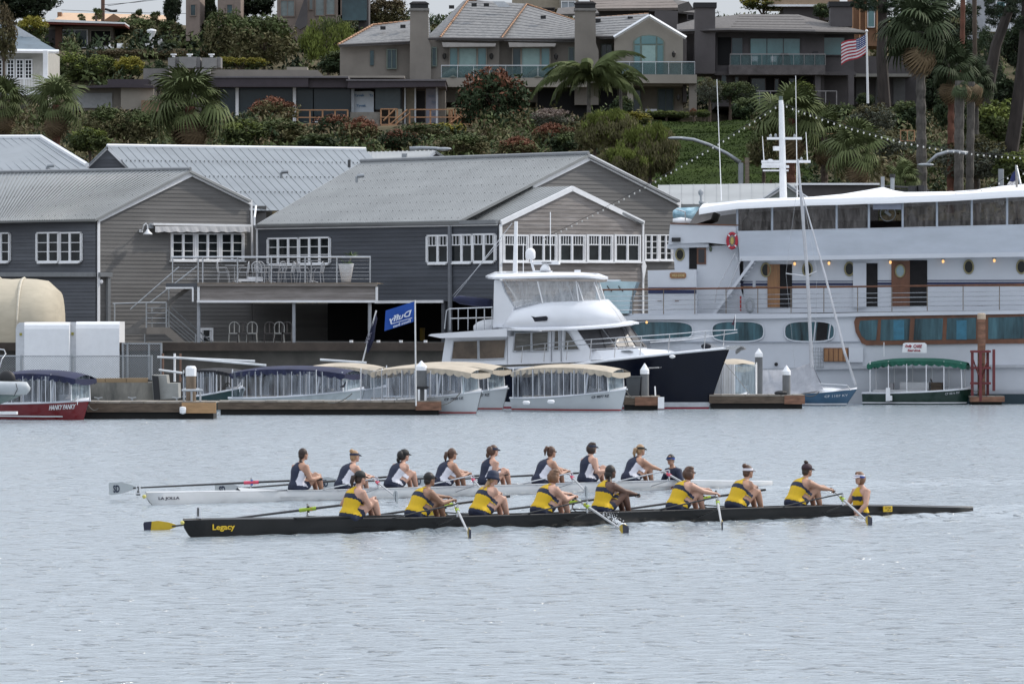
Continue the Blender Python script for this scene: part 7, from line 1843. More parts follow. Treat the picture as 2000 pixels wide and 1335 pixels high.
ridge(h, [(661, 87, D + .9), (728, 49, D + 5.8), (800, 42, D + 5.8), (838, 33, D + 5.8)], .09, CLY); ridge(h, [(860, 73, D - .6), (914, 1, D + 6.8), (946, -3, D + 7)], .09, CLY); ridge(h, [(980, 74, D - .6), (1029, 8, D + 6.8)], .06, CLY); ridge(h, [(1029, 8, D + 6.8), (1124, 40, D + 5)], .06, CLY); ridge(h, [(1164, 35, D + 4), (1268, 27, D + 4)], .06, CLY)
for pts in ([(661, 89, D + .8), (838, 80.5, D + .8)], [(830, 77, D - .2), (860, 75.5, D - .8), (975, 76.5, D - .8), (1125, 77.5, D)], [(1158, 73, D), (1200, 72.5, D - 1.5)]):
    b = MB(); b.tube([P(*p) for p in pts], .09, 5); b.build('gutter', M('gutter_dark', (.05, .045, .045), .6), h)
for x0, x1, yb, dd in ((800, 837, 158, -.4), (1122, 1164, 165, -.8)):
    c = T('chimney', f'tall taupe stucco chimney {"between the left wing and the centre roof" if x0 == 800 else "left of the arched window gable"}', 'chimney', P(x0 + 18, yb, D)) if 0 else h
    o = pp(h, 'chimney', [(x0 + 1, 20), (x1 - 1, 20), (x1, yb - 80), (x1 + 5, yb - 66), (x1 + 5, yb + 40), (x0, yb + 40)], D + dd, 1.2, STU)
    pp(o, 'chimney_cap', rc(x0 - 1, 16, x1 + 1, 21), D + dd - .1, 1.4, M('cap_stone', (.2, .19, .18), .9)); pp(o, 'chimney_cap', rc(x0 + 1, 7, x1 - 1, 15), D + dd, 1.1, BLACK); pp(o, 'chimney_cap', [(x0 - 1, 7), (x1 + 1, 7), (x1 - 6, 3), (x0 + 6, 3)], D + dd - .1, 1.4, STD)
for a in ((755, 96, 775, 135, D + 1.4, 2), (843, 92, 853, 130, D - .1, 1), (1110, 92, 1122, 128, D + .5, 1), (1174, 86, 1196, 124, D + 1.3, 2)): hwin(h, *a[:5], TEALD, GFR, a[5])
pp(h, 'window', rc(723, 99, 730, 128), D + 1.4, .1, TEALD)
for x0, x1, m in ((877, 951, TEAL), (1000, 1075, TEALD)):
    hwin(h, x0, 93, x0 + 18, 148, D - .05, m, STU2, 1); hwin(h, x0 + 18, 93, x1 - 19, 148, D - .05, M('sheer_curtain', (.26, .38, .36), .3, var=.1), STU2, 1); hwin(h, x1 - 19, 93, x1, 148, D - .05, TEAL, STU2, 1)
for x0, x1 in ((863, 969), (993, 1086)): pp(h, 'awning_box', [(x0, 83), (x1, 85), (x1 - 2, 91), (x0 + 2, 92)], D - 1.0, 1.2, M('awning_grey', (.33, .31, .29), .8))
pts = [(1237, 146), (1237, 80), (1243, 74), (1254, 69.5), (1267, 68), (1280, 69.5), (1291, 74), (1297, 80), (1297, 146)]
o = pp(h, 'arched_window', pts, D - 1.28, .1, GFR)
for q in ([(1239.5, 86), (1239.5, 81), (1246, 74.5), (1250, 72.5), (1250, 86)], [(1253, 86), (1253, 71.5), (1267, 70), (1281, 71.5), (1281, 86)], [(1284, 86), (1284, 72.5), (1288, 74.5), (1294.5, 81), (1294.5, 86)], rc(1239.5, 89, 1250, 145), rc(1254, 89, 1280, 145), rc(1284, 89, 1294.5, 145)): pp(o, 'pane', q, D - 1.32, .05, M('sheer_curtain', (0, 0, 0)) if q[0][0] == 1254 else TEAL)
for x, y in ((868, 109), (960, 109), (1086, 110), (1219, 105), (1316, 105), (1325, 190)):
    b = MB(); c = P(x, y, D - 1.5 if x > 1200 else D - .2); b.lathe(c - Vector((0, 0, .15)), [(.04, -.1), (.11, 0), (.14, .2), (.05, .32)], 6); b.build('wall_lantern', M('iron', (.02, .018, .016), .6), h)
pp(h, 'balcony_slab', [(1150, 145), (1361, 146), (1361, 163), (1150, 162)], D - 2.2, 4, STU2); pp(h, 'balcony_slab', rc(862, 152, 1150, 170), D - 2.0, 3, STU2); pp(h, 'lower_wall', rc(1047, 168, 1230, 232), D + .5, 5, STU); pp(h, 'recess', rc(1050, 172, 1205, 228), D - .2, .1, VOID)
hwin(h, 1284, 173, 1316, 226, D + 1.75, M('door_teal', (.04, .075, .095), .4), GFR, 2); hwin(h, 1236, 175, 1252, 226, D + 1.7, TEALD, GFR, 1)
rail('glass balcony railing below the arched window', 1204, 1357, 121, 146, D - 2.2, 6, STEEL, BGL); rail('long glass balcony railing of the taupe house centre', 862, 1145, 128, 152, D - 2.0, 9, STEEL, BGL)
for x, y in ((748, 55), (787, 52), (882, 14), (1168, 40), (1231, 36), (926, 10), (950, 10), (1061, 34)):
    b = MB(); b.box(P(x, y, D + 3), (.35, .3, .22)); b.build('roof_vent', BLACK, h)
pp(h, 'skylight', [(962, 3), (985, 3), (998, 14), (974, 14)], D + 4.6, .1, M('skylight_pale', (.5, .52, .54), .3))
for i, x in enumerate((885, 928, 1050)):
    b = MB(); c = P(x, 148, D - 1.2); b.lathe(c, [(.9, -.15), (.55, .25), (.15, .45), (.02, .5)], 8); b.build('covered_furniture', M('cover_sage', (.19, .21, .18), .8), tag=(f'pale covered furniture behind the glass railing, {["leftmost", "middle", "rightmost"][i]} of three', 'cover', 'covered furniture on the balcony'), smooth=True)
ch = T('garden_bench', 'pale slatted outdoor bench under the balcony of the taupe house', 'bench', P(1270, 226, D)); pp(ch, 'seat', rc(1258, 219, 1285, 222), D - 1, .6, SEATW); pp(ch, 'backrest', rc(1260, 213, 1283, 218), D - .5, .1, SEATW); pp(ch, 'leg', rc(1259, 222, 1261, 227), D - 1, .1, SEATW); pp(ch, 'leg', rc(1282, 222, 1284, 227), D - 1, .1, SEATW)
# --- dark brown house
D = 344
h = T('hillside_house', 'dark brown flat-eaved house with teal windows and concrete balcony behind the flagpole', 'house', P(1530, 205, D))
pp(h, 'wall', rc(1398, 62, 1610, 208), D, 9, STD); pp(h, 'wall', rc(1600, 66, 1668, 206), D + 1, 8, STD); pp(h, 'wall', rc(1340, 58, 1400, 142), D + 2, 6, STD); pp(h, 'wall', rc(1664, 110, 1790, 206), D + 3, 6, STD)
roofp(h, [(1448, 28, D + 7), (1560, 29, D + 7), (1592, 60, D - 1), (1424, 58, D - 1)], SLB, rows=6); roofp(h, [(1560, 29, D + 7), (1640, 50, D + 4), (1688, 60, D + .5), (1592, 62, D - 1)], SLB); roofp(h, [(1395, 34, D + 6), (1448, 28, D + 7), (1424, 58, D - 1), (1385, 60, D - 1)], SLB); roofp(h, [(1322, 48, D + 6), (1358, 38, D + 6), (1358, 62, D), (1322, 62, D)], SLB)
b = MB(); b.tube([P(1320, 62, D), P(1385, 60, D - 1.2), (P(1424, 59, D - 1.4)), P(1592, 62, D - 1.4), P(1688, 64, D)], .13, 4); b.build('fascia', M('gutter_dark', (0, 0, 0)), h)
o = pp(h, 'chimney', [(1358, 14), (1397, 14), (1397, 144), (1356, 144)], D - 1, 1.6, STD); pp(o, 'chimney_cap', rc(1355, 5, 1400, 15), D - 1.1, 1.8, BLACK)
o = pp(h, 'chimney', rc(1622, 14, 1665, 52), D + 3, 1.6, STD); pp(o, 'chimney_cap', rc(1619, 3, 1668, 13), D + 2.9, 1.8, BLACK)
pp(h, 'doorway', rc(1402, 73, 1428, 127), D - .04, .1, VOID); hwin(h, 1428, 73, 1452, 127, D, TEALD, STD); hwin(h, 1464, 74, 1564, 130, D, TEAL, M('gutter_dark', (0, 0, 0)), 3); hwin(h, 1580, 74, 1597, 126, D + .9, TEALD, STD); hwin(h, 1605, 72, 1651, 109, D + .9, TEAL, STD)
pp(h, 'balcony_slab', rc(1424, 127, 1612, 146), D - 2.2, 3.5, M('conc_dark', (.10, .09, .09), .9, var=.3)); pp(h, 'balcony_slab', rc(1395, 140, 1672, 147), D - .5, 2, STD)
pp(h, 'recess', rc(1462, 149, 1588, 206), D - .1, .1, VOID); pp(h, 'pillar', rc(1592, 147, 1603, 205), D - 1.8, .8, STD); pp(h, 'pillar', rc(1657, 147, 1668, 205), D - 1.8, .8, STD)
for a in ((1408, 141, 1420, 166), (1434, 148, 1444, 170), (1466, 152, 1496, 200), (1512, 153, 1522, 178), (1540, 152, 1554, 200)): hwin(h, *a, D - .15, TEALD, STD)
for x0, x1 in ((1672, 1690), (1710, 1727), (1745, 1768)): pp(h, 'pale_panel', rc(x0, 150, x1, 203), D + 2.9, .1, M('panel_dim', (.13, .13, .13), .8))
pp(h, 'eave', rc(1666, 144, 1780, 150), D + 1, 3, M('eave_pale', (.2, .19, .17), .8))
rail('dark metal balcony railing of the dark brown house', 1426, 1612, 106, 128, D - 2.2, 9, M('rail_pewter', (.25, .24, .24), .4, metal=.4), BGL); rail('lower terrace railing of the dark brown house', 1462, 1634, 178, 206, D - 4, 8, M('rail_pewter', (0, 0, 0)))
for i, (x, w_, h_) in enumerate(((1532, 13, 24), (1593, 9, 28))):
    b = MB(); px(b, [(x - w_, 128), (x - w_ + 2, 128 - h_ * .7), (x - w_ * .5, 128 - h_), (x + w_ * .5, 128 - h_), (x + w_ - 2, 128 - h_ * .7), (x + w_, 128)], D - 1.6, .8); b.build('covered_grill', BLACK, tag=(['wide black covered grill on the concrete balcony', 'narrow black covered heater at the right end of the concrete balcony'][i], 'grill'))
for i, x in enumerate((1474, 1511)):
    t = T('patio_chair', f'{["left", "right"][i]} one of two white patio chairs on the concrete balcony', 'chair', P(x, 127, D - 1.6)); pp(t, 'backrest', rc(x - 6, 110, x + 6, 119), D - 1.2, .08, WHITE); pp(t, 'seat', rc(x - 6, 119, x + 6, 121), D - 1.7, .5, WHITE); pp(t, 'leg', rc(x - 6, 121, x - 5, 127), D - 1.7, .1, WHITE); pp(t, 'leg', rc(x + 5, 121, x + 6, 127), D - 1.7, .1, WHITE)
# --- flat pavilion house under repair
D = 330; PUR = M('fascia_plum', (.040, .030, .038), .6, var=.15); PGL = M('pavilion_glass', (.028, .045, .055), .2, var=.2, sc=.2, spec=.4)
h = T('pavilion_house', 'flat roofed glass pavilion under repair with plum fascia and house wrap panels', 'house', P(640, 240, D))
pp(h, 'fascia', rc(375, 151, 602, 170), D - 1.5, 9, PUR); pp(h, 'fascia', rc(601, 152.5, 680, 171), D - 1.2, 9, PUR); pp(h, 'fascia', [(679, 156), (870, 157), (870, 169), (679, 172)], D - 1.7, 9, PUR)
pp(h, 'roof_edge', rc(676, 155, 872, 158), D - 1.8, 9.2, M('flashing', (.14, .13, .14), .6)); pp(h, 'roof', rc(375, 149, 680, 152), D - 1.6, 9, M('flashing', (0, 0, 0)))
pp(h, 'roof_box', [(411, 136), (620, 137), (634, 150), (411, 151)], D + 1.5, 5, STU); pp(h, 'roof_box', rc(560, 131, 600, 138), D + 6, 2, STU2); pp(h, 'roof_box', rc(600, 148, 790, 152), D + 4, 5, STU2)
pp(h, 'wall', rc(372, 168, 870, 245), D + 3, 6, STU); pp(h, 'floor_slab', rc(420, 242, 925, 246), D - 2.5, 6, WOODG)
for a in ((430, 461), (467, 572), (579, 613), (611, 685)): pp(h, 'glass_wall', rc(a[0], 170, a[1], 244), D + .2, .1, PGL)
for x in (463, 575, 689): pp(h, 'column', rc(x - 3, 168, x + 3, 244), D - .4, .4, TRIM if x < 680 else GALV)
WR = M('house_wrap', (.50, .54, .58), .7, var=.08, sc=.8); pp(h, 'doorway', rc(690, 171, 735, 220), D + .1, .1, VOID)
o = pp(h, 'house_wrap', [(689, 179), (724, 178), (730, 180), (730, 219), (689, 219)], D - .1, .1, WR); TX = M('wrap_blue', (.10, .20, .33), .6)
for x, y, w_ in ((691, 190, 21), (721, 190, 8), (696, 210, 19)): text('Tyvek' if w_ > 10 else 'Ty', 'lettering', TX, o, P(x, y, D - .14), (1, 0, 0), (0, 0, 1), .20, .01, width=w_ * .033, bold=.03)
pp(h, 'window_pane', rc(733, 172, 782, 214), D + .05, .1, M('pane_slate', (.06, .085, .095), .3)); pp(h, 'window_frame', rc(782, 172, 786, 216), D, .1, BLACK)
for x in (791, 811, 853): pp(h, 'post', rc(x - 1.5, 171, x + 1.5, 242), D - .3, .2, WR)
pp(h, 'panel', rc(794, 172, 810, 242), D + .1, .1, M('panel_tan', (.2, .18, .14), .8)); pp(h, 'doorway', rc(813, 177, 830, 240), D + .05, .1, VOID)
o = pp(h, 'house_wrap', rc(832, 173, 856, 242), D, .1, M('wrap_blue_shade', (.20, .21, .26), .7))
for x, y in ((837, 190), (843, 202), (839, 225)): text('Tyvek', 'lettering', TX, o, P(x, y, D - .03), (1, 0, 0), (0, 0, 1), .13, .01, width=.36)
pp(h, 'stone_planter', [(684, 219), (742, 219), (738, 256), (684, 254)], D - 2.4, 2, M('planter_stone', (.20, .185, .165), .9, var=.35, sc=1.5)); pp(h, 'cabinet', rc(772, 213, 785, 240), D - 1, 1, M('cabinet_beige', (.28, .26, .2), .7))
LUM = M('new_lumber', (.40, .22, .12), .8, var=.15, sc=2)
def lumber(label, x0, x1, yt, yb, n, diag=()):
    t = T('wooden_railing', label, 'railing', P((x0 + x1) / 2, yb, D - 2.6)); s = D / FOC
    for i in range(n + 1):
        x = x0 + (x1 - x0) * i / n; b = MB(); b.box((P(x, yt, D - 2.6) + P(x, yb, D - 2.6)) / 2, (.10, .10, (yb - yt) * s)); b.build('post', LUM, t)
    for y in (yt, (yt + yb) / 2 + 1): b = MB(); b.box(P((x0 + x1) / 2, y, D - 2.65), ((x1 - x0) * s, .09, .07)); b.build('rail', LUM, t)
    b = MB(); b.box(P((x0 + x1) / 2, yb + 1.5, D - 2.7), ((x1 - x0) * s, .1, .13)); b.build('kick_board', LUM, t)
    for a in diag: b = MB(); b.tube([P(a[0], a[1], D - 2.7), P(a[2], a[3], D - 2.7)], .05, 4); b.build('brace', LUM, t)
lumber('temporary lumber railing left of the stone planter', 581, 679, 215, 242, 4); lumber('temporary lumber railing of the terrace right of the planter', 800, 922, 214, 242, 3, ((880, 240, 922, 212),))
for x in range(878, 904, 6): pass
lumber('temporary lumber stair railing beside the stone planter', 744, 776, 213, 243, 2, ((749, 236, 772, 213), (745, 258, 796, 214), (748, 262, 800, 222)))
for i in range(5): pp(bpy.data.objects['wooden_railing.001'], 'baluster', rc(876 + 5.5 * i, 214, 879 + 5.5 * i, 240), D - 2.5, .06, LUM)
pt = T('patio_table', 'dark patio table with benches behind the left lumber railing', 'table', P(646, 240, D)); pp(pt, 'tabletop', rc(613, 225, 682, 227), D - 1.6, .9, BLACK); pp(pt, 'bench', rc(615, 237, 680, 239), D - 1.9, .4, TRIM)
for x in (620, 650, 676): pp(pt, 'leg', rc(x, 227, x + 1.5, 242), D - 1.4, .1, BLACK)
# garage wing and utility boxes
pp(h, 'garage_wall', rc(140, 168, 300, 216), D + 3, 6, STU); pp(h, 'garage_eave', [(150, 169), (236, 164), (300, 167), (300, 172), (236, 171), (150, 172)], D + 2, 6, PUR); pp(h, 'garage_wall', rc(236, 166, 300, 214), D + 2.4, 2, STU2); pp(h, 'fascia', rc(210, 155, 290, 166), D + 4, 3, PUR); pp(h, 'garage_door', rc(150, 182, 219, 211), D + 2.85, .1, M('garage_pale', (.24, .245, .25), .7))
pp(h, 'wall', rc(280, 134, 330, 168), D + 6, 3, M('pale_taupe', (.2, .19, .18), .9)); pp(h, 'tan_wall', rc(276, 196, 320, 220), D + 1, 3, M('tan_wall', (.22, .14, .09), .9)); pp(h, 'chimney', rc(378, 135, 411, 150), D + 1, 2, M('vent_pale', (.28, .27, .26), .8)); pp(h, 'fascia', rc(376, 146, 411, 176), D - 1.4, 1, PUR)
for i, (x0, x1) in enumerate(((328, 350), (350, 391), (395, 431))):
    t = T('rooftop_unit', ['short grey rooftop unit, leftmost of three', 'large grey rooftop unit in the middle of three', 'grey rooftop unit furthest right of three'][i], 'rooftop unit', P(x0, 133, D + 4)); pp(t, 'housing', rc(x0, 111 + (2 if i != 1 else 0), x1 - 8, 133), D + 4, 2, M('unit_grey', (.22, .215, .21), .7)); pp(t, 'side_panel', rc(x1 - 8, 111.5, x1, 132), D + 4.2, 2, M('unit_shade', (.17, .165, .165), .7))
    b = MB(); b.lathe(P((x0 + x1) / 2, 112, D + 5), [(.10, 0), (.10, .12), (.2, .14), (.2, .22)], 8); b.build('vent_cap', TRIM, t)
# --- blue-grey roof house at the left edge
D = 352; BLR = M('roof_bluegrey', (.10, .135, .165), .6, var=.2, sc=1.2); CRM = M('cream_wall', (.42, .41, .38), .8)
h = T('hillside_house', 'white house with blue-grey hipped roof and french doors at the left edge', 'house', P(40, 200, D))
pp(h, 'wall', rc(-60, 98, 94, 215), D, 9, CRM); roofp(h, [(-60, 30, D + 7), (10, 42, D + 7), (113, 99, D - 1.2), (-60, 97, D - 1.2)], BLR)
b = MB(); b.tube([P(-60, 98, D - 1.3), P(115, 101, D - 1.3)], .14, 4); b.build('fascia', TRIM, h); pp(h, 'skylight', [(8, 42), (24, 46), (80, 79), (60, 81), (10, 52)], D + 2.5, .1, M('skylight_pale', (0, 0, 0)))
pp(h, 'column', rc(84, 99, 93, 160), D - 2, .4, TRIM)
for x0 in (-10, 13, 31, 48): hwin(h, x0, 116, x0 + 15, 155, D - .05, DGLASS, TRIM, 2, 5, f=2)
pp(h, 'balcony_slab', rc(-60, 176, 106, 186), D - 3, 3, TRIM); hwin(h, 48, 205, 64, 222, D - .05, DGLASS, TRIM, 2, 3)
t = rail('white picket balcony railing at the left edge', -10, 104, 153, 177, D - 2.9, 4, TRIM)
for i in range(38): b = MB(); b.box(P(-8 + 3 * i, 166, D - 2.9), (.035, .03, .80)); b.build('picket', TRIM, t)
# --- red-eaved bungalow, peach roofs and beige house on the crest
D = 388; h = T('bungalow', 'low bungalow with white roof edge and dark red eave on the crest', 'house', P(165, 95, D))
pp(h, 'wall', rc(88, 52, 220, 99), D, 8, STU); pp(h, 'fascia', [(84, 42), (244, 47), (244, 51), (84, 47)], D - 2, 10, M('eave_red', (.16, .035, .025), .7)); pp(h, 'roof_edge', [(100, 38), (244, 44), (244, 47), (84, 42.5)], D - 2.1, 10, TRIM); pp(h, 'brick_pier', rc(108, 52, 121, 98), D - .5, .5, M('brick_brown', (.13, .07, .05), .9)); pp(h, 'garage_door', rc(88, 58, 108, 98), D - .1, .1, STD)
hwin(h, 121, 58, 171, 94, D, PGL, TRIM, 2); hwin(h, 176, 59, 217, 91, D, VOID, STU2, 1); pp(h, 'sill', rc(174, 91, 222, 96), D - .4, .5, TRIM)
h = T('far_house', 'far house with peach coloured roof behind the bungalow', 'house', P(220, 50, 440)); roofp(h, [(125, 25, 446), (330, 30, 446), (345, 44, 438), (105, 40, 438)], M('roof_peach', (.50, .34, .22), .8)); pp(h, 'wall', rc(110, 38, 330, 75), 440, 6, M('wall_cream', (.5, .42, .28), .8)); pp(h, 'gable', [(200, 42), (222, 27), (246, 42)], 437, .5, M('gable_brown', (.25, .14, .08), .8)); pp(h, 'chimney', rc(112, 24, 120, 36), 442, 1, M('gable_brown', (0, 0, 0)))
D = 385; h = T('hillside_house', 'tall beige house at the top with vertical windows behind the lime tree', 'house', P(600, 60, D)); BEI = M('wall_rosebeige', (.22, .175, .15), .9, var=.1)
for a in ((363, -30, 390, 80), (425, -30, 470, 90), (541, -30, 665, 90), (660, -30, 700, 30)): pp(h, 'wall', rc(*a), D, 7, BEI)
for a in ((371, 8, 383, 32), (442, 8, 455, 40), (547, 0, 576, 33), (603, -10, 612, 20), (615, -10, 634, 32), (636, -10, 655, 30)): hwin(h, *a, D, TEALD if a[0] < 547 else M('curtain_glass', (.16, .19, .19), .3, var=.2), BEI, 1 if a[0] != 547 else 2)
pp(h, 'dark_recess', rc(668, -10, 716, 40), D - .1, 1, TEALD); pp(h, 'roof', [(575, 52), (596, -6), (600, -6), (600, 50), (586, 58)], D - 1, .6, STD)
pp(h, 'wall', rc(700, -30, 720, 60), D + 1, 5, STD)
D = 372; h = T('hillside_house', 'brown shingled house partly hidden behind the arched window gable', 'house', P(1270, 60, D)); roofp(h, [(1150, -6, D + 6), (1300, -12, D + 6), (1330, 16, D), (1160, 18, D)], M('roof_brown', (.15, .125, .11), .8, var=.2), rows=5); roofp(h, [(1265, -10, D + 6), (1345, 4, D + 4), (1360, 25, D), (1268, 18, D)], SLB); pp(h, 'wall', rc(1160, 17, 1380, 66), D + 1, 6, STD); roofp(h, [(1090, 16, D), (1160, 10, D), (1170, 26, D - 3), (1085, 28, D - 3)], SLB)
pp(h, 'wall', rc(1280, 22, 1324, 60), D - 2, 3, STD); roofp(h, [(1324, 10, D - 2), (1345, 3, D - 2), (1356, 20, D - 2), (1324, 24, D - 2)], SLB); hwin(h, 1342, 28, 1356, 40, D - .1, VOID, STD)
D = 390; h = T('far_house', 'pale house whose lower wall and windows show left of the second chimney', 'house', P(1060, 20, D)); pp(h, 'wall', rc(1000, -20, 1095, 18), D, 6, M('wall_khaki', (.30, .26, .20), .9)); pp(h, 'wall', rc(1093, -20, 1130, 20), D - 1, 6, STU2); hwin(h, 1096, 2, 1124, 20, D - 1.1, M('pane_pale', (.3, .33, .36), .3), TRIM, 2); hwin(h, 1058, 15, 1084, 22, D - .1, VOID, STD)
D = 368; h = T('house_frame', 'unfinished wood framed building behind the dark chimney', 'building', P(1690, 70, D)); pp(h, 'sheathing', rc(1664, -20, 1722, 90), D, 5, M('plywood', (.24, .135, .08), .85, var=.2, sc=1)); hwin(h, 1694, -15, 1709, 54, D - .1, TEAL, TRIM); pp(h, 'roof_deck', rc(1500, -5, 1640, 9), D + 3, 6, M('plywood_pale', (.34, .25, .17), .85)); pp(h, 'fascia', rc(1500, 9, 1622, 13), D + 2.9, 6, TRIM); pp(h, 'wall', rc(1530, 14, 1620, 40), D + 3.5, 5, STD)
for x in (1664, 1678, 1690, 1712, 1720): pp(h, 'stud', rc(x, -15, x + 2.5, 80), D - .4, .3, LUM)
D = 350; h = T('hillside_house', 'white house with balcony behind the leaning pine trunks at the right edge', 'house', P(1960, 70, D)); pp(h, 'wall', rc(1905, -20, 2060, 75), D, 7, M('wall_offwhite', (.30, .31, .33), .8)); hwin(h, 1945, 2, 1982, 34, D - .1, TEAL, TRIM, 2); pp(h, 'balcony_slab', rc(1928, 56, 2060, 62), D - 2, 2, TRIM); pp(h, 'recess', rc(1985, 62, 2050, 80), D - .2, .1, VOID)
t = rail('white picket balcony railing at the right edge', 1928, 2040, 33, 57, D - 2, 4, TRIM)
for i in range(28): b = MB(); b.box(P(1930 + 4 * i, 46, D - 2), (.04, .03, .75)); b.build('picket', TRIM, t)
# garden things
t = T('patio_heater', 'covered white patio heater standing on the upper terrace', 'patio heater', P(296, 97, 380)); b = MB(); b.lathe(P(296, 72, 380), [(.14, -.3), (.18, 0), (.36, .42), (.33, .52), (.05, .58)], 10); b.build('cover', TRIM, t); b = MB(); b.tube([P(296, 95, 380), P(296, 76, 380)], .06, 6); b.build('pole', TRIM, t)
for i, (x, w_) in enumerate(((216, 5), (235, 7), (253, 7), (291, 9))):
    t = T('lounge_chair', f'{["first", "second", "third", "fourth"][i]} white lounge chair from the left on the upper terrace', 'chair', P(x, 96, 379)); b = MB(); b.box(P(x, 93, 379), (w_ * .07, .5, .12)); b.build('seat', TRIM, t); b = MB(); b.box(P(x - w_ * .4, 89, 379.2), (.12, .5, .34), 0, 0, -.3) if i < 1 else b.box(P(x, 89, 379.4), (w_ * .07, .1, .3)); b.build('backrest', TRIM, t)
t = T('flag', 'small drooping American flag on the upper terrace beside the heater', 'flag', P(318, 96, 378)); b = MB(); b.tube([P(320, 97, 378), P(309, 76, 378)], .03, 5); b.build('flagpole', TRIM, t); b = MB(); b.ext([P(x, y, 377.9) for x, y in ((309, 77), (316, 76), (320, 90), (321, 97), (314, 96), (308, 84))], (0, .05, 0)); b.build('cloth', MT['cloth_redwhite'], t)
t = T('utility_pole', 'brown wooden utility pole against the sky behind the bungalow', 'pole', P(201, 40, 425)); b = MB(); b.tube([P(201, 60, 425), P(201, -30, 425)], .16, 8); b.build('shaft', M('pole_brown', (.13, .075, .055), .9), t)
for i, (a, c, e, f_) in enumerate(((120, 20, 365, 27), (200, 10, 330, -3), (210, 12, 340, -10))): b = MB(); b.tube([P(a, c, 424), P((a + e) / 2, (c + f_) / 2 + 1.5, 424), P(e, f_, 424)], .025, 3); b.build('wire', BLACK, t)
b = MB(); b.tube([P(205, 18, 424), P(219, 22, 424), P(229, 21, 424)], .1, 6); b.build('transformer', BLACK, t)
# flagpole with American flag
D = 300; t = T('flagpole', 'tall white flagpole on the bluff in front of the dark brown house', 'flagpole', P(1694, 200, D)); b = MB(); b.tube([P(1695, 202, D), P(1692.5, 62, D)], [.075, .05], 8); b.build('shaft', WHITE, t); b = MB(); b.ell(P(1692.5, 61, D), (.09, .09, .09)); b.build('finial', WHITE, t)
f = T('flag', 'American flag flying to the left from the tall white flagpole', 'flag', P(1691, 66, D)); k = D / FOC
def fl(u, v):     # u along the fly 0..1, v down 0..1
    return P(1692 - u * 49, 66 + v * 38 + u * (20 + 6 * (1 - v) * 0) + 3.0 * math.sin(u * 5.5) * (1 if v < .5 else 1.1) + 6 * u * u * v, D - .15 * math.sin(u * 7) * u)
for s in range(13):
    b = MB(); u0 = .40 if s < 7 else 0; n = 12; q = [[fl(u0 + (1 - u0) * i / n, s / 13), fl(u0 + (1 - u0) * i / n, (s + 1) / 13)] for i in range(n + 1)]; b.loft([r for r in q], closed=False, caps=False); b.build('stripe', M('flag_red', (.33, .02, .035), .7) if s % 2 == 0 else M('flag_stripe_white', (.60, .60, .64), .7), f)
b = MB(); q = [[fl(.40 * i / 6, 7 / 13 * j / 4) for j in range(5)] for i in range(7)]; b.loft(q, closed=False, caps=False); cn = b.build('canton', M('flag_union', (.010, .035, .16), .7), f)
b = MB()
for i in range(6):
    for j in range(5):
        c = fl(.035 + .066 * i, .05 + .105 * j) + Vector((0, -.02, 0)); b.poly([c + Vector((.035 * math.cos(a), 0, .035 * math.sin(a))) for a in [m * 1.2566 for m in range(5)]])
b.build('stars', M('flag_stripe_white', (0, 0, 0)), cn, kind='stuff')
# street lamps
for i, (pts, D) in enumerate((([(1447, 356), (1446, 318), (1420, 300), (1385, 283), (1355, 273), (1330, 270), (1320, 270)], 262), ([(1955, 330), (1890, 300), (1868, 296), (1850, 297), (1830, 303), (1808, 322)], 250), ([(790, 300), (800, 291), (822, 289), (850, 290), (866, 291)], 256))):
    lb = ['large curved grey street lamp arm over the green lawn', 'grey street lamp arm seen between the palm trunks', 'grey street lamp head peeking over the boathouse roof'][i]
    t = T('street_lamp', lb, 'street lamp', P(*pts[0], D)); b = MB(); b.tube([P(x, y, D) for x, y in pts[1:]], [.12] + [.09] * (len(pts) - 3) + [.06], 8); b.build('arm', GALV, t, smooth=True)
    b = MB(); b.tube([P(pts[0][0], 420 if i == 0 else 400, D), P(pts[0][0], pts[0][1] - (38 if i == 0 else 0), D)], .14, 8); b.build('pole', GALV, t)
    e = P(*pts[-1], D); b = MB(); b.ell(e, (.42, .16, .09)); b.build('lamp_head', GALV, t, smooth=True)
t = T('utility_post', 'weathered post beside the large street lamp pole', 'post', P(1459, 400, 262)); b = MB(); b.tube([P(1459, 400, 262), P(1459, 308, 262)], .12, 7); b.build('shaft', WOODG, t)
# orange-brown fence frames low on the right slope
for i, (x0, y0, x1, y1) in enumerate(((1600, 242, 1655, 262), (1758, 254, 1785, 276))):
    t = T('lumber_frame', f'{["left", "right"][i]} one of two orange lumber frames on the right slope', 'frame', P(x0, y1, 285))
    for a in ((x0, y0, x1, y0 + 1.5), (x0, y1 - 1.5, x1, y1)): pp(t, 'rail', rc(*a), 285, .1, LUM)
    for x in (x0, (x0 + x1) / 2, x1): pp(t, 'post', rc(x, y0, x + 2, y1), 284.9, .08, LUM)
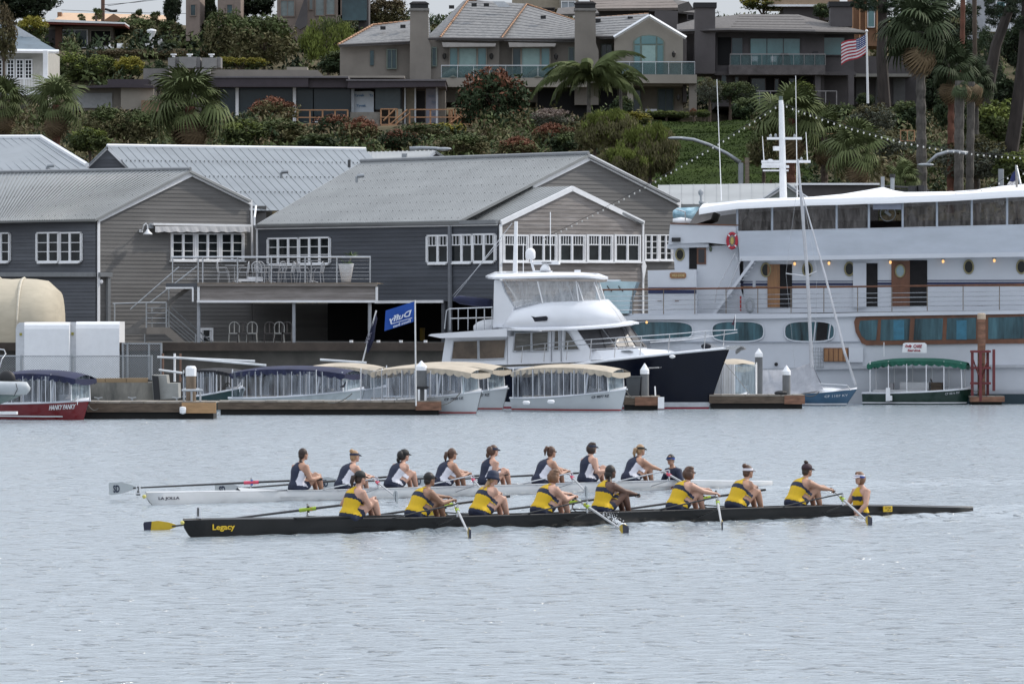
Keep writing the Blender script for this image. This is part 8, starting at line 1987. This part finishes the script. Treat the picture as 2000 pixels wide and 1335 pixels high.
# ------------------------------------------------------------------ vegetation
rgv = np.random.RandomState(11)
def leaf_mesh(name, n, clumps, leaf, mats, kind='round', spike=0.0, split=None):
    """crown of radius about 1: leaf-sized faces gathered in clumps through the crown's volume"""
    cs = []
    while len(cs) < clumps:
        p = rgv.normal(0, 1, 3); p /= np.linalg.norm(p); r = rgv.uniform(.35, 1) ** .45
        p *= r * np.array([1, 1, 1]); 
        if p[2] < -.75: continue
        cs.append(p)
    cs = np.array(cs); ci = rgv.randint(0, clumps, n)
    cr = rgv.uniform(.13, .30, clumps) if kind == 'round' else rgv.uniform(.10, .22, clumps)
    d = rgv.normal(0, 1, (n, 3)); d /= np.linalg.norm(d, axis=1)[:, None]
    c = cs[ci] * .84 + d * (cr[ci] * rgv.uniform(.4, 1, n) ** .5)[:, None]
    if kind == 'weep': c[:, 2] -= np.abs(rgv.normal(0, .10, n))
    nrm = d + rgv.normal(0, .6, (n, 3)); nrm /= np.linalg.norm(nrm, axis=1)[:, None]
    a = np.cross(nrm, rgv.normal(0, 1, (n, 3))); a /= np.linalg.norm(a, axis=1)[:, None]
    if spike: a[:, 2] += spike; a /= np.linalg.norm(a, axis=1)[:, None]
    if kind == 'weep': a = a * .35 + np.array([0, 0, -1]); a /= np.linalg.norm(a, axis=1)[:, None]
    b = np.cross(nrm, a); b /= np.maximum(np.linalg.norm(b, axis=1)[:, None], 1e-6)
    s = leaf * rgv.uniform(.6, 1.3, n)[:, None]; w_ = .42 if kind == 'round' else .22
    v = np.stack([c - a * s, c + b * s * w_, c + a * s, c - b * s * w_], 1).reshape(-1, 3)
    f = np.arange(4 * n).reshape(-1, 4)
    me = bpy.data.meshes.new(name); me.vertices.add(4 * n); me.vertices.foreach_set('co', v.ravel()); me.loops.add(4 * n); me.loops.foreach_set('vertex_index', f.ravel().astype(np.int32)); me.polygons.add(n); me.polygons.foreach_set('loop_start', np.arange(0, 4 * n, 4, dtype=np.int32))
    for m in mats: me.materials.append(m)
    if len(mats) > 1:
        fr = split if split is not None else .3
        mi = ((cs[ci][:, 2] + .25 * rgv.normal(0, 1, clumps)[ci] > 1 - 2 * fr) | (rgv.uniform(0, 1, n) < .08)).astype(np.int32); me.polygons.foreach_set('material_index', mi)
    me.update(); return me
def F(name, c, v=.45, r=.12): return M(name, c, .65, var=v, sc=1.1, rand=r, spec=.08)
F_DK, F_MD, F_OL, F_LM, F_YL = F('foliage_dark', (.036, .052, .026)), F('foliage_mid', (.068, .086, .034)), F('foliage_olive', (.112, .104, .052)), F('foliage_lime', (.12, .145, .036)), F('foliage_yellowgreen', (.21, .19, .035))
F_RD, F_GY, F_PN, F_DG, F_PK = F('foliage_red', (.16, .072, .045)), F('foliage_grey', (.105, .115, .088)), F('foliage_pine', (.040, .056, .036)), F('foliage_deep', (.020, .028, .016)), F('foliage_palepink', (.19, .15, .13))
F_BR = F('foliage_brown', (.11, .088, .050))
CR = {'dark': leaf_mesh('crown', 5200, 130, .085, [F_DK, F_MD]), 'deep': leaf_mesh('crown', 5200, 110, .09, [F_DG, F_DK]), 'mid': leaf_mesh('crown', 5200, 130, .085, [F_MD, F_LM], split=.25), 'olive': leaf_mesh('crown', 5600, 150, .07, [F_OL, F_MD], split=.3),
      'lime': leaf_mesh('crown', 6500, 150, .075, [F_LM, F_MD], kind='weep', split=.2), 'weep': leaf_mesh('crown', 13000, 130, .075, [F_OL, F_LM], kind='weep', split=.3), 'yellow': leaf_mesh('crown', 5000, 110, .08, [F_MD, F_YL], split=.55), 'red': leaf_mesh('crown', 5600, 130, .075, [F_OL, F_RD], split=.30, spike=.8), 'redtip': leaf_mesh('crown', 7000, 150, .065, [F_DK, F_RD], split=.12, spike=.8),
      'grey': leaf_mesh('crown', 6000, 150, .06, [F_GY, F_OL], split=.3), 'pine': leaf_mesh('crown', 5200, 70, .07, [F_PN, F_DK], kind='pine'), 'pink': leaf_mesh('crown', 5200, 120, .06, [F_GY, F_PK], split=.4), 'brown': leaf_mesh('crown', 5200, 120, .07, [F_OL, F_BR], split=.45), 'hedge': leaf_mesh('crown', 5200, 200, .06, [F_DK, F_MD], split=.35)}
BARK = M('bark', (.075, .055, .042), .95, var=.4, sc=3, bump=.03, stretch=(1, 1, .3)); BARKD = M('bark_dark', (.035, .028, .025), .95, var=.4, sc=3, bump=.03, stretch=(1, 1, .3))
def plant(kind, cx, cy, w_, h_, D, label, cat='shrub', trunk=None, n=1, name=None):
    k = D / FOC; c = P(cx, cy, D); base = HG(c.x, D); zb = min(base, c.z - h_ * k * .8)
    t = T(name or cat.replace(' ', '_'), label, cat, (c.x, D, zb))
    for i in range(n):
        o = Vector((0, 0, 0)) if n == 1 else Vector(((i / (n - 1) - .5) * 2 * w_ * k * (1 - 1 / n), rnd.uniform(-.5, .5), rnd.uniform(-.12, .12) * h_ * k))
        ws = w_ * k / (1 if n == 1 else n * .62)
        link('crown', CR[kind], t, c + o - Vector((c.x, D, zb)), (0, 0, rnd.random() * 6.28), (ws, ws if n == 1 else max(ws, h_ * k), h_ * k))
    b = MB(); tr = trunk or .12
    top = Vector((0, 0, c.z - zb)); b.tube([(0, 0, -.3), (.05, 0, top.z * .5), (0, 0, top.z + h_ * k * .3)], [tr, tr * .8, tr * .4], 6)
    for a in range(5): b.tube([(0, 0, top.z * .8), (math.cos(a * 1.3) * w_ * k * .5, math.sin(a * 1.3) * w_ * k * .5, top.z + h_ * k * (.1 + .1 * a))], [tr * .5, tr * .12], 5)
    b.build('trunk', BARK if kind not in ('pine', 'deep') else BARKD, t, local=True)
    return t
L_ = [
 ('deep', 52, 8, 66, 38, 398, 'dense dark conifer in the top left corner above the blue roof', 'tree', 1), ('brown', 6, 66, 30, 66, 318, 'brownish drooping tree at the left frame edge before the blue roof', 'tree', 1),
 ('yellow', 62, 54, 34, 26, 384, 'bright yellow-green bush between the blue roof and the bungalow', 'shrub', 1), ('yellow', 92, 122, 10, 26, 356, 'narrow yellowish bush right of the white balcony house', 'shrub', 1),
 ('mid', 140, 134, 42, 34, 368, 'large dark green garden bush, leftmost below the bungalow', 'shrub', 1), ('mid', 196, 136, 40, 30, 367, 'large dark green garden bush, middle one below the bungalow', 'shrub', 1), ('yellow', 254, 130, 34, 22, 366, 'yellow-green topped garden bush, rightmost below the bungalow', 'shrub', 1),
 ('brown', 296, 107, 120, 12, 376, 'long brownish clipped hedge along the upper terrace', 'hedge', 6), ('hedge', 334, 88, 18, 11, 378, 'small green clipped hedge right of the patio heater', 'hedge', 1),
 ('dark', 385, 86, 42, 40, 388, 'dark leafy tree below the cypresses', 'tree', 1), ('olive', 265, 62, 46, 34, 392, 'spiky loose tree behind the patio heater', 'tree', 1), ('olive', 330, 66, 34, 30, 391, 'loose green tree right of the patio heater', 'tree', 1),
 ('deep', 336, 12, 19, 42, 396, 'left one of the two columnar cypresses against the sky', 'cypress', 1), ('deep', 408, 36, 18, 58, 392, 'right one of the two columnar cypresses, taller', 'cypress', 1), ('deep', 498, 6, 42, 30, 391, 'dark round tree at the top edge left of the beige house', 'tree', 1),
 ('pine', 310, 152, 42, 36, 345, 'small windswept pine before the garage wing', 'pine tree', 1), ('olive', 515, 82, 72, 58, 368, 'big grey-green olive tree left of the lime green tree', 'tree', 1), ('olive', 440, 72, 50, 60, 374, 'grey-green olive tree behind the rooftop units', 'tree', 1), ('yellow', 470, 122, 46, 12, 355, 'low yellow-green planting on the pavilion roof garden', 'shrub', 3),
 ('lime', 640, 76, 64, 50, 360, 'lime green pepper tree left of the taupe house', 'tree', 1), ('dark', 664, 124, 42, 25, 346, 'rounded dark glossy bush left of the taupe house wall', 'shrub', 1), ('mid', 730, 137, 38, 13, 342, 'low bright bush under the small windows of the taupe house', 'shrub', 1), ('brown', 752, 22, 48, 34, 392, 'dark brownish tree behind the left chimney', 'tree', 1),
 ('red', 532, 216, 54, 28, 324, 'reddish bush at the left end of the pavilion glass', 'shrub', 1), ('olive', 545, 262, 62, 34, 300, 'olive green bush below the reddish one, left of centre', 'shrub', 1), ('mid', 480, 262, 52, 30, 298, 'green bush just right of the large fan palm', 'shrub', 1), ('olive', 240, 250, 66, 42, 300, 'tangled grey-brown thicket between the two left fan palms', 'thicket', 2), ('mid', 175, 275, 42, 28, 272, 'bright green bush above the shed verge', 'shrub', 1),
 ('redtip', 655, 252, 50, 30, 310, 'dark red-tipped bush under the left lumber railing', 'shrub', 1), ('red', 705, 256, 42, 28, 306, 'reddish bush below the stone planter', 'shrub', 1), ('dark', 620, 282, 48, 22, 290, 'dark green bush above the long seamed roof', 'shrub', 1), ('redtip', 780, 276, 50, 24, 296, 'red-tipped bush above the street lamp head', 'shrub', 1), ('olive', 830, 262, 56, 24, 306, 'olive bush below the lumber stair railing', 'shrub', 1), ('yellow', 870, 258, 46, 20, 312, 'yellow-olive bush below the right lumber terrace', 'shrub', 1),
 ('olive', 905, 284, 56, 26, 286, 'tall grassy olive bush behind the boathouse ridge', 'shrub', 1), ('redtip', 964, 196, 80, 66, 322, 'large round red-tipped tree in front of the centre house', 'tree', 1), ('red', 1010, 288, 44, 22, 284, 'reddish bush behind the boathouse ridge centre', 'shrub', 1), ('pink', 1078, 232, 46, 22, 316, 'pale pinkish grey bush under the feather palm', 'shrub', 1), ('red', 1080, 264, 48, 24, 304, 'reddish bush left of the shaggy willow palm', 'shrub', 1), ('dark', 1110, 286, 46, 28, 288, 'dark green bush behind the peak of the boathouse gable', 'shrub', 1),
 ('hedge', 1425, 182, 46, 26, 334, 'tall clipped dark hedge between the two houses', 'hedge', 2), ('dark', 1460, 214, 34, 24, 326, 'rounded dark bush at the top right of the lawn', 'shrub', 1), ('grey', 1385, 176, 28, 24, 330, 'pale grey-green small tree at the corner of the taupe house', 'tree', 1), ('mid', 1373, 222, 16, 9, 324, 'small round bush before the house pillar', 'shrub', 1), ('red', 1354, 220, 9, 9, 325, 'tiny reddish bush left of the small round bush', 'shrub', 1), ('mid', 1300, 224, 44, 8, 326, 'low planting along the foot of the taupe house', 'shrub', 4),
 ('mid', 1565, 180, 30, 22, 336, 'bright leafy bush on the lower terrace of the dark house', 'shrub', 1), ('hedge', 1600, 212, 66, 9, 330, 'low dark hedge under the dark brown house', 'hedge', 5), ('grey', 1705, 232, 50, 34, 306, 'grey-green tree at the foot of the flagpole', 'tree', 1), ('grey', 1728, 285, 44, 40, 290, 'lower grey-green tree below the flagpole', 'tree', 1), ('dark', 1690, 195, 20, 14, 334, 'small round bush right of the house pillar', 'shrub', 1), ('deep', 1765, 120, 36, 40, 350, 'dark tree right of the flag', 'tree', 1), ('dark', 1775, 232, 44, 36, 312, 'dark shrub mass behind the tallest palm trunk', 'shrub', 1), ('brown', 1778, 330, 34, 34, 268, 'brownish bush at the foot of the tallest palm', 'shrub', 1),
 ('deep', 1862, 120, 64, 56, 350, 'dark tree mass behind the crowns of the tall palms', 'tree', 1), ('deep', 1830, 190, 44, 44, 344, 'dark tree filling the gap right of the tallest palm trunk', 'tree', 1), ('deep', 1955, 190, 50, 44, 338, 'dark tree behind the leaning trunks at the right', 'tree', 1), ('pine', 1925, 120, 46, 72, 330, 'grey pine crown behind the red palm trunk', 'pine tree', 1), ('pine', 1850, 40, 90, 50, 345, 'broad dark pine crown behind the tall palms', 'pine tree', 1), ('deep', 1990, 90, 40, 50, 335, 'dark pine crown at the right frame edge', 'pine tree', 1), ('mid', 1950, 250, 72, 58, 276, 'large green tree low at the right frame edge', 'tree', 1), ('grey', 1905, 310, 80, 50, 262, 'grey-green bush behind the ship awning at the right', 'shrub', 1), ('mid', 1985, 330, 50, 36, 258, 'green bush in the bottom right of the hillside', 'shrub', 1), ('dark', 1860, 210, 40, 50, 300, 'dark foliage between the twin palm trunks', 'shrub', 1), ('olive', 1490, 290, 34, 40, 270, 'olive palm scrub left of the ship mast', 'shrub', 1), ('yellow', 1490, 6, 46, 18, 372, 'pale yellowish tree at the top edge behind the dark house', 'tree', 1), ('dark', 1605, 22, 20, 16, 366, 'small dark tree before the pale roof deck', 'tree', 1), ('dark', 1215, 210, 26, 24, 312, 'dark shrub left of the balcony pillar', 'shrub', 1), ('yellow', 1240, 232, 34, 16, 306, 'yellow-green bush above the shaggy palm', 'shrub', 1)]
for kd, cx, cy, w_, h_, D, lb, cat, n in L_: plant(kd, cx, cy, w_, h_, D, lb, cat, n=n)

# scrub covering the rest of the bluff: nobody could count it
def scrub(name, n, mats, x0, x1, y0, y1, leaf, keep, hgt=1.2, seed=5):
    rg = np.random.RandomState(seed); K = n // 60
    cx_, cy_ = rg.uniform(x0, x1, K), rg.uniform(y0, y1, K); pts = []
    vs = []; mi = []
    for x, y in zip(cx_, cy_):
        if not keep(x, y): continue
        z = HG(x, y); r = rg.uniform(.6, 1.3); m = rg.randint(0, len(mats)); k = 60
        d = rg.normal(0, 1, (k, 3)); d /= np.linalg.norm(d, axis=1)[:, None]; d[:, 2] = np.abs(d[:, 2])
        c = np.array([x, y, z]) + d * np.array([r, r, hgt * r]) * rg.uniform(.6, 1, (k, 1))
        a = rg.normal(0, 1, (k, 3)); a[:, 2] += .6; a /= np.linalg.norm(a, axis=1)[:, None]; b = np.cross(a, d + rg.normal(0, .3, (k, 3))); b /= np.linalg.norm(b, axis=1)[:, None]
        s = leaf * rg.uniform(.6, 1.4, (k, 1)); vs.append(np.stack([c - a * s, c + b * s * .4, c + a * s, c - b * s * .4], 1)); mi.append(np.full(k, m))
    v = np.concatenate(vs).reshape(-1, 3); mi = np.concatenate(mi); m_ = len(mi)
    me = bpy.data.meshes.new(name); me.vertices.add(4 * m_); me.vertices.foreach_set('co', v.ravel()); me.loops.add(4 * m_); me.loops.foreach_set('vertex_index', np.arange(4 * m_, dtype=np.int32)); me.polygons.add(m_); me.polygons.foreach_set('loop_start', np.arange(0, 4 * m_, 4, dtype=np.int32))
    for m in mats: me.materials.append(m)
    me.polygons.foreach_set('material_index', mi.astype(np.int32)); me.update()
    o = bpy.data.objects.new(name, me); COL.objects.link(o); o['kind'] = 'stuff'; return o
def keep(x, y):
    c = 1000 + x / y * FOC
    return not (1262 < c < 1475 and 258 < y < 326) and not (y > 311 and 560 < c < 945) and not (y > 326 and y < 350 and 372 < c < 1680)
scrub('hillside_scrub', 150000, [F_OL, F_MD, F_OL, F_BR, F_MD, F_DK], -36, 36, 257, 350, .17, keep)
scrub('hillside_scrub', 90000, [F_DK, F_MD, F_OL, F_DG], -46, 46, 350, 450, .22, lambda x, y: not (y > 400 and 1000 + x / y * FOC < 420), 1.5, seed=9)

# palms --------------------------------------------------------------
PF = F('palm_frond', (.090, .110, .045), .4, .2); PFD = F('palm_frond_dark', (.050, .066, .034), .4, .2); PDRY = F('palm_dry', (.17, .125, .075), .4, .2)
def fan_frond(mat, droop, L=1.0, n=22):
    b = MB(); b.tube([(0, 0, 0), (.30 * L, 0, .06), (.62 * L, 0, .04)], [.022, .016, .012], 4); c = Vector((.62 * L, 0, .04))
    for i in range(n):
        a = (i / (n - 1) - .5) * 4.3; l = L * (.62 - .16 * abs(a) / 2.15) * rnd.uniform(.9, 1.1); d = Vector((math.cos(a), math.sin(a), 0)); s = Vector((-d.y, d.x, 0)) * .034 * L
        p1 = c + d * l * .55 + Vector((0, 0, .05 + .03 * (i % 2))); p2 = c + d * l * .86 + Vector((0, 0, -.10 * droop)); p3 = c + d * l + Vector((0, 0, -.38 * droop * l / L - .05)) 
        b.add([c, p1 - s, p1 + s, p2 - s * .7, p2 + s * .7, p3], [(0, 1, 2), (1, 3, 4, 2), (3, 5, 4)])
    return mesh_of(b, 'frond', mat)
def feather(mat, L=2.6, n=44, hang=.55, arc=1.0):
    b = MB(); pts = []
    for i in range(13): t = i / 12; pts.append(Vector((L * (t - .28 * arc * t ** 3), 0, L * (.42 * t - .80 * arc * t * t))))
    b.tube(pts, [.03 * (1 - .9 * i / 12) + .004 for i in range(13)], 4)
    for i in range(n):
        t = .12 + .88 * i / n; k = t * 12; j = min(11, int(k)); p = pts[j].lerp(pts[j + 1], k - j)
        for s in (1, -1):
            l = hang * (1 - .5 * abs(t - .5)) * rnd.uniform(.8, 1.2); q = p + Vector((.18 * l + rnd.uniform(-.05, .05), s * l * .42, -l * .85)); m = p + Vector((.06, s * l * .34, -l * .25)); w_ = Vector((.028, 0, 0))
            b.add([p - w_, p + w_, m + w_, m - w_, q], [(0, 1, 2, 3), (3, 2, 4)])
    return mesh_of(b, 'frond', mat)
FFS = [fan_frond(PF, d) for d in (.5, 1.0, 1.6)]; FFD = [fan_frond(PFD, d) for d in (.6, 1.2, 1.8)]; DRY = fan_frond(PDRY, 2.4); FEA = feather(PF, n=70, hang=.62)
def palm(label, cx, cy, R_, D, by, tr, mats=FFS, n=24, dry=6, lean=0, kind='fan', bark=None, lo=-42):
    k = D / FOC; c = P(cx, cy, D); g = P(cx + lean, by, D); t = T('palm_tree', label, 'palm tree', g); cl = c - g
    b = MB(); m = 22; pts = [Vector((0, 0, -1)).lerp(cl, i / m) + Vector((0, 0, 0)) for i in range(m + 1)]
    b.tube(pts, [tr * (1.12 if i % 2 else .92) * (1.15 - .25 * i / m) for i in range(m + 1)], 9); b.build('trunk', bark or BARK, t, local=True)
    if tr > .15 and kind == 'fan':
        b = MB()
        for i in range(120):
            s = rnd.random(); a = rnd.random() * 6.28; p = pts[0].lerp(pts[-1], s) + Vector((math.cos(a), math.sin(a), 0)) * tr * .95; b.add([p, p + Vector((math.cos(a) * .07 - .05 * math.sin(a), math.sin(a) * .07 + .05 * math.cos(a), .16)), p + Vector((-.06 * math.sin(a), .06 * math.cos(a), -.02))], [(0, 1, 2)])
        b.build('leaf_base', bark or BARK, t, local=True, kind='stuff')
    for i in range(n):
        el = R(lo + (88 - lo) * ((i + .5) / n) ** .9); az = i * 2.399963; s = R_ * k / (1.18 if kind == 'fan' else 2.3) * rnd.uniform(.68, 1.18)
        if kind == 'fan': link('frond', mats[0 if el > .9 else (1 if el > 0 else 2)], t, cl, (rnd.uniform(-.5, .5), -el, az + rnd.uniform(-.3, .3)), s)
        else: link('frond', mats[0], t, cl, (0, -el * .55 - .15, az), s)
    for i in range(dry): link('dry_frond', DRY, t, cl - Vector((0, 0, .15)), (0, R(62 + rnd.random() * 22), rnd.random() * 6.28), R_ * k / 1.3)
BPR = M('bark_redbrown', (.12, .05, .032), .95, var=.45, sc=3, bump=.03, stretch=(1, 1, .5)); BPG = M('bark_palm_grey', (.085, .078, .07), .95, var=.5, sc=4, bump=.04, stretch=(1, 1, .5))
palm('fan palm left of centre of the hillside with red-brown trunk above the far left shed', 110, 205, 64, 258, 300, .18, bark=BPR)
palm('fan palm cut by the left frame edge below the white balcony', 6, 204, 58, 262, 300, .14)
palm('largest fan palm with drooping dry fronds above the seamed shed roof', 371, 208, 86, 262, 305, .28, n=28, dry=12, bark=BPR)
palm('tall fan palm whose crown fills the top right behind the flag', 1797, 62, 84, 258, 380, .24, mats=FFD, n=32, dry=5, lean=4, bark=BPG)
palm('bushy low fan palm right of the ship mast', 1672, 300, 66, 252, 372, .20, n=28, dry=4)
palm('fan palm behind the ship masthead, leftmost of the right group', 1545, 232, 78, 264, 365, .22, n=30, dry=8, bark=BPR)
palm('fan palm crown low between the mast and bushy palm', 1610, 268, 58, 268, 365, .18, n=24, dry=6)
palm('fan palm with crown between the two tallest trunks', 1858, 140, 62, 262, 378, .17, mats=FFD, n=26, lean=-2, bark=BPR)
palm('small young fan palm at the foot of the tall trunks, right', 1765, 352, 40, 250, 385, .12, n=28, dry=0)
palm('fan palm crown beside the red trunk at mid height', 1905, 160, 46, 264, 378, .15, mats=FFD, n=30, lean=4, bark=BPG)
palm('feather palm with arching fronds before the taupe house', 1150, 160, 104, 300, 300, .12, mats=[FEA], n=22, dry=0, kind='feather', lo=-10, bark=BPG)
palm('second feather palm right of the arching one', 1212, 158, 52, 304, 300, .10, mats=[FEA], n=18, dry=0, kind='feather', lo=-10, bark=BPG)
for cx, cy, w_, h_, D, lb in ((1192, 248, 62, 44, 274, 'weeping pale olive tree above the boathouse gable, upper left one'), (1268, 290, 70, 62, 268, 'largest weeping pale olive tree left of the lawn'), (1218, 318, 56, 40, 258, 'lowest weeping pale olive tree just above the gable slope'), (1160, 262, 40, 34, 282, 'small weeping olive tree under the feather palm')): plant('weep', cx, cy, w_, h_, D, lb, 'tree')
for i, (x0, y0, x1, y1, r, D, m, lb) in enumerate(((1881, -30, 1878, 160, .13, 268, BPR, 'slim red-brown upper trunk rising out of frame beside the tall fan palm'), (1874, 158, 1872, 372, .24, 256, BPG, 'thick grey shaggy palm trunk right of the tallest palm'), (1897, 160, 1893, 372, .20, 258, BPG, 'thick grey palm trunk with red patches, rightmost of the cluster'), (1903, -30, 1906, 372, .12, 266, BARK, 'slim straight pale trunk rising out of frame at the right'))):
    t = T('palm_tree', lb, 'palm tree', P(x1, y1, D)); b = MB(); a, c = P(x1, y1, D) - Vector((0, 0, 1)), P(x0, y0, D); b.tube([a.lerp(c, j / 16) for j in range(17)], [r * (1.08 if j % 2 else .94) for j in range(17)], 9); b.build('trunk', m, t)
    for j in range(16 if y0 > 0 else 0): link('dry_frond' if j % 2 else 'frond', DRY if j % 2 else FFD[2], t, c - t.location, (0, R(20 + rnd.random() * 60), rnd.random() * 6.28), rnd.uniform(.5, .95))
for i, (pts, D, lb) in enumerate((([(1908, 372), (1925, 200), (1945, 90), (1985, -20)], 280, 'leaning dark pine trunk crossing behind the cluster at the right'), ([(1962, 370), (1985, 230), (1998, 120), (2006, 0)], 262, 'leaning dark pine trunk at the right frame edge'), ([(1728, 210), (1722, 110), (1724, 40), (1722, -20)], 335, 'dark twin-forked trunk right of the flagpole'))):
    t = T('pine_tree', lb, 'pine tree', P(*pts[0], D)); b = MB(); b.tube([P(x, y, D) for x, y in pts], [.42, .36, .30, .24], 8); b.build('trunk', BARKD, t)
    q = P(pts[-1][0], pts[-1][1], D) - t.location
    for j in range(5): link('crown', CR['pine'], t, q + Vector((rnd.uniform(-1.6, 1.6), rnd.uniform(-1, 1), rnd.uniform(-1.5, 1.2))), (0, 0, rnd.random() * 6), (1.1, 1.1, .7))
# yuccas on the crest
YUC = leaf_mesh('crown', 900, 9, .34, [F_OL, F_MD], kind='pine')
for i, (x, y, s) in enumerate(((188, 30, 14), (232, 62, 18), (270, 34, 16), (306, 38, 16), (160, 36, 9), (322, 56, 14))):
    D = 396; k = D / FOC; t = T('yucca', f'spiky yucca behind the bungalow terrace, {["second", "fourth", "fifth", "sixth", "first", "seventh"][i]} from the left', 'yucca', P(x, y + s + 20, D)); link('crown', YUC, t, (0, 0, (s + 20) * k), (0, 0, i), s * k); b = MB(); b.tube([(0, 0, -.5), (0, 0, (s + 20) * k)], .1, 5); b.build('stem', BARK, t, local=True)
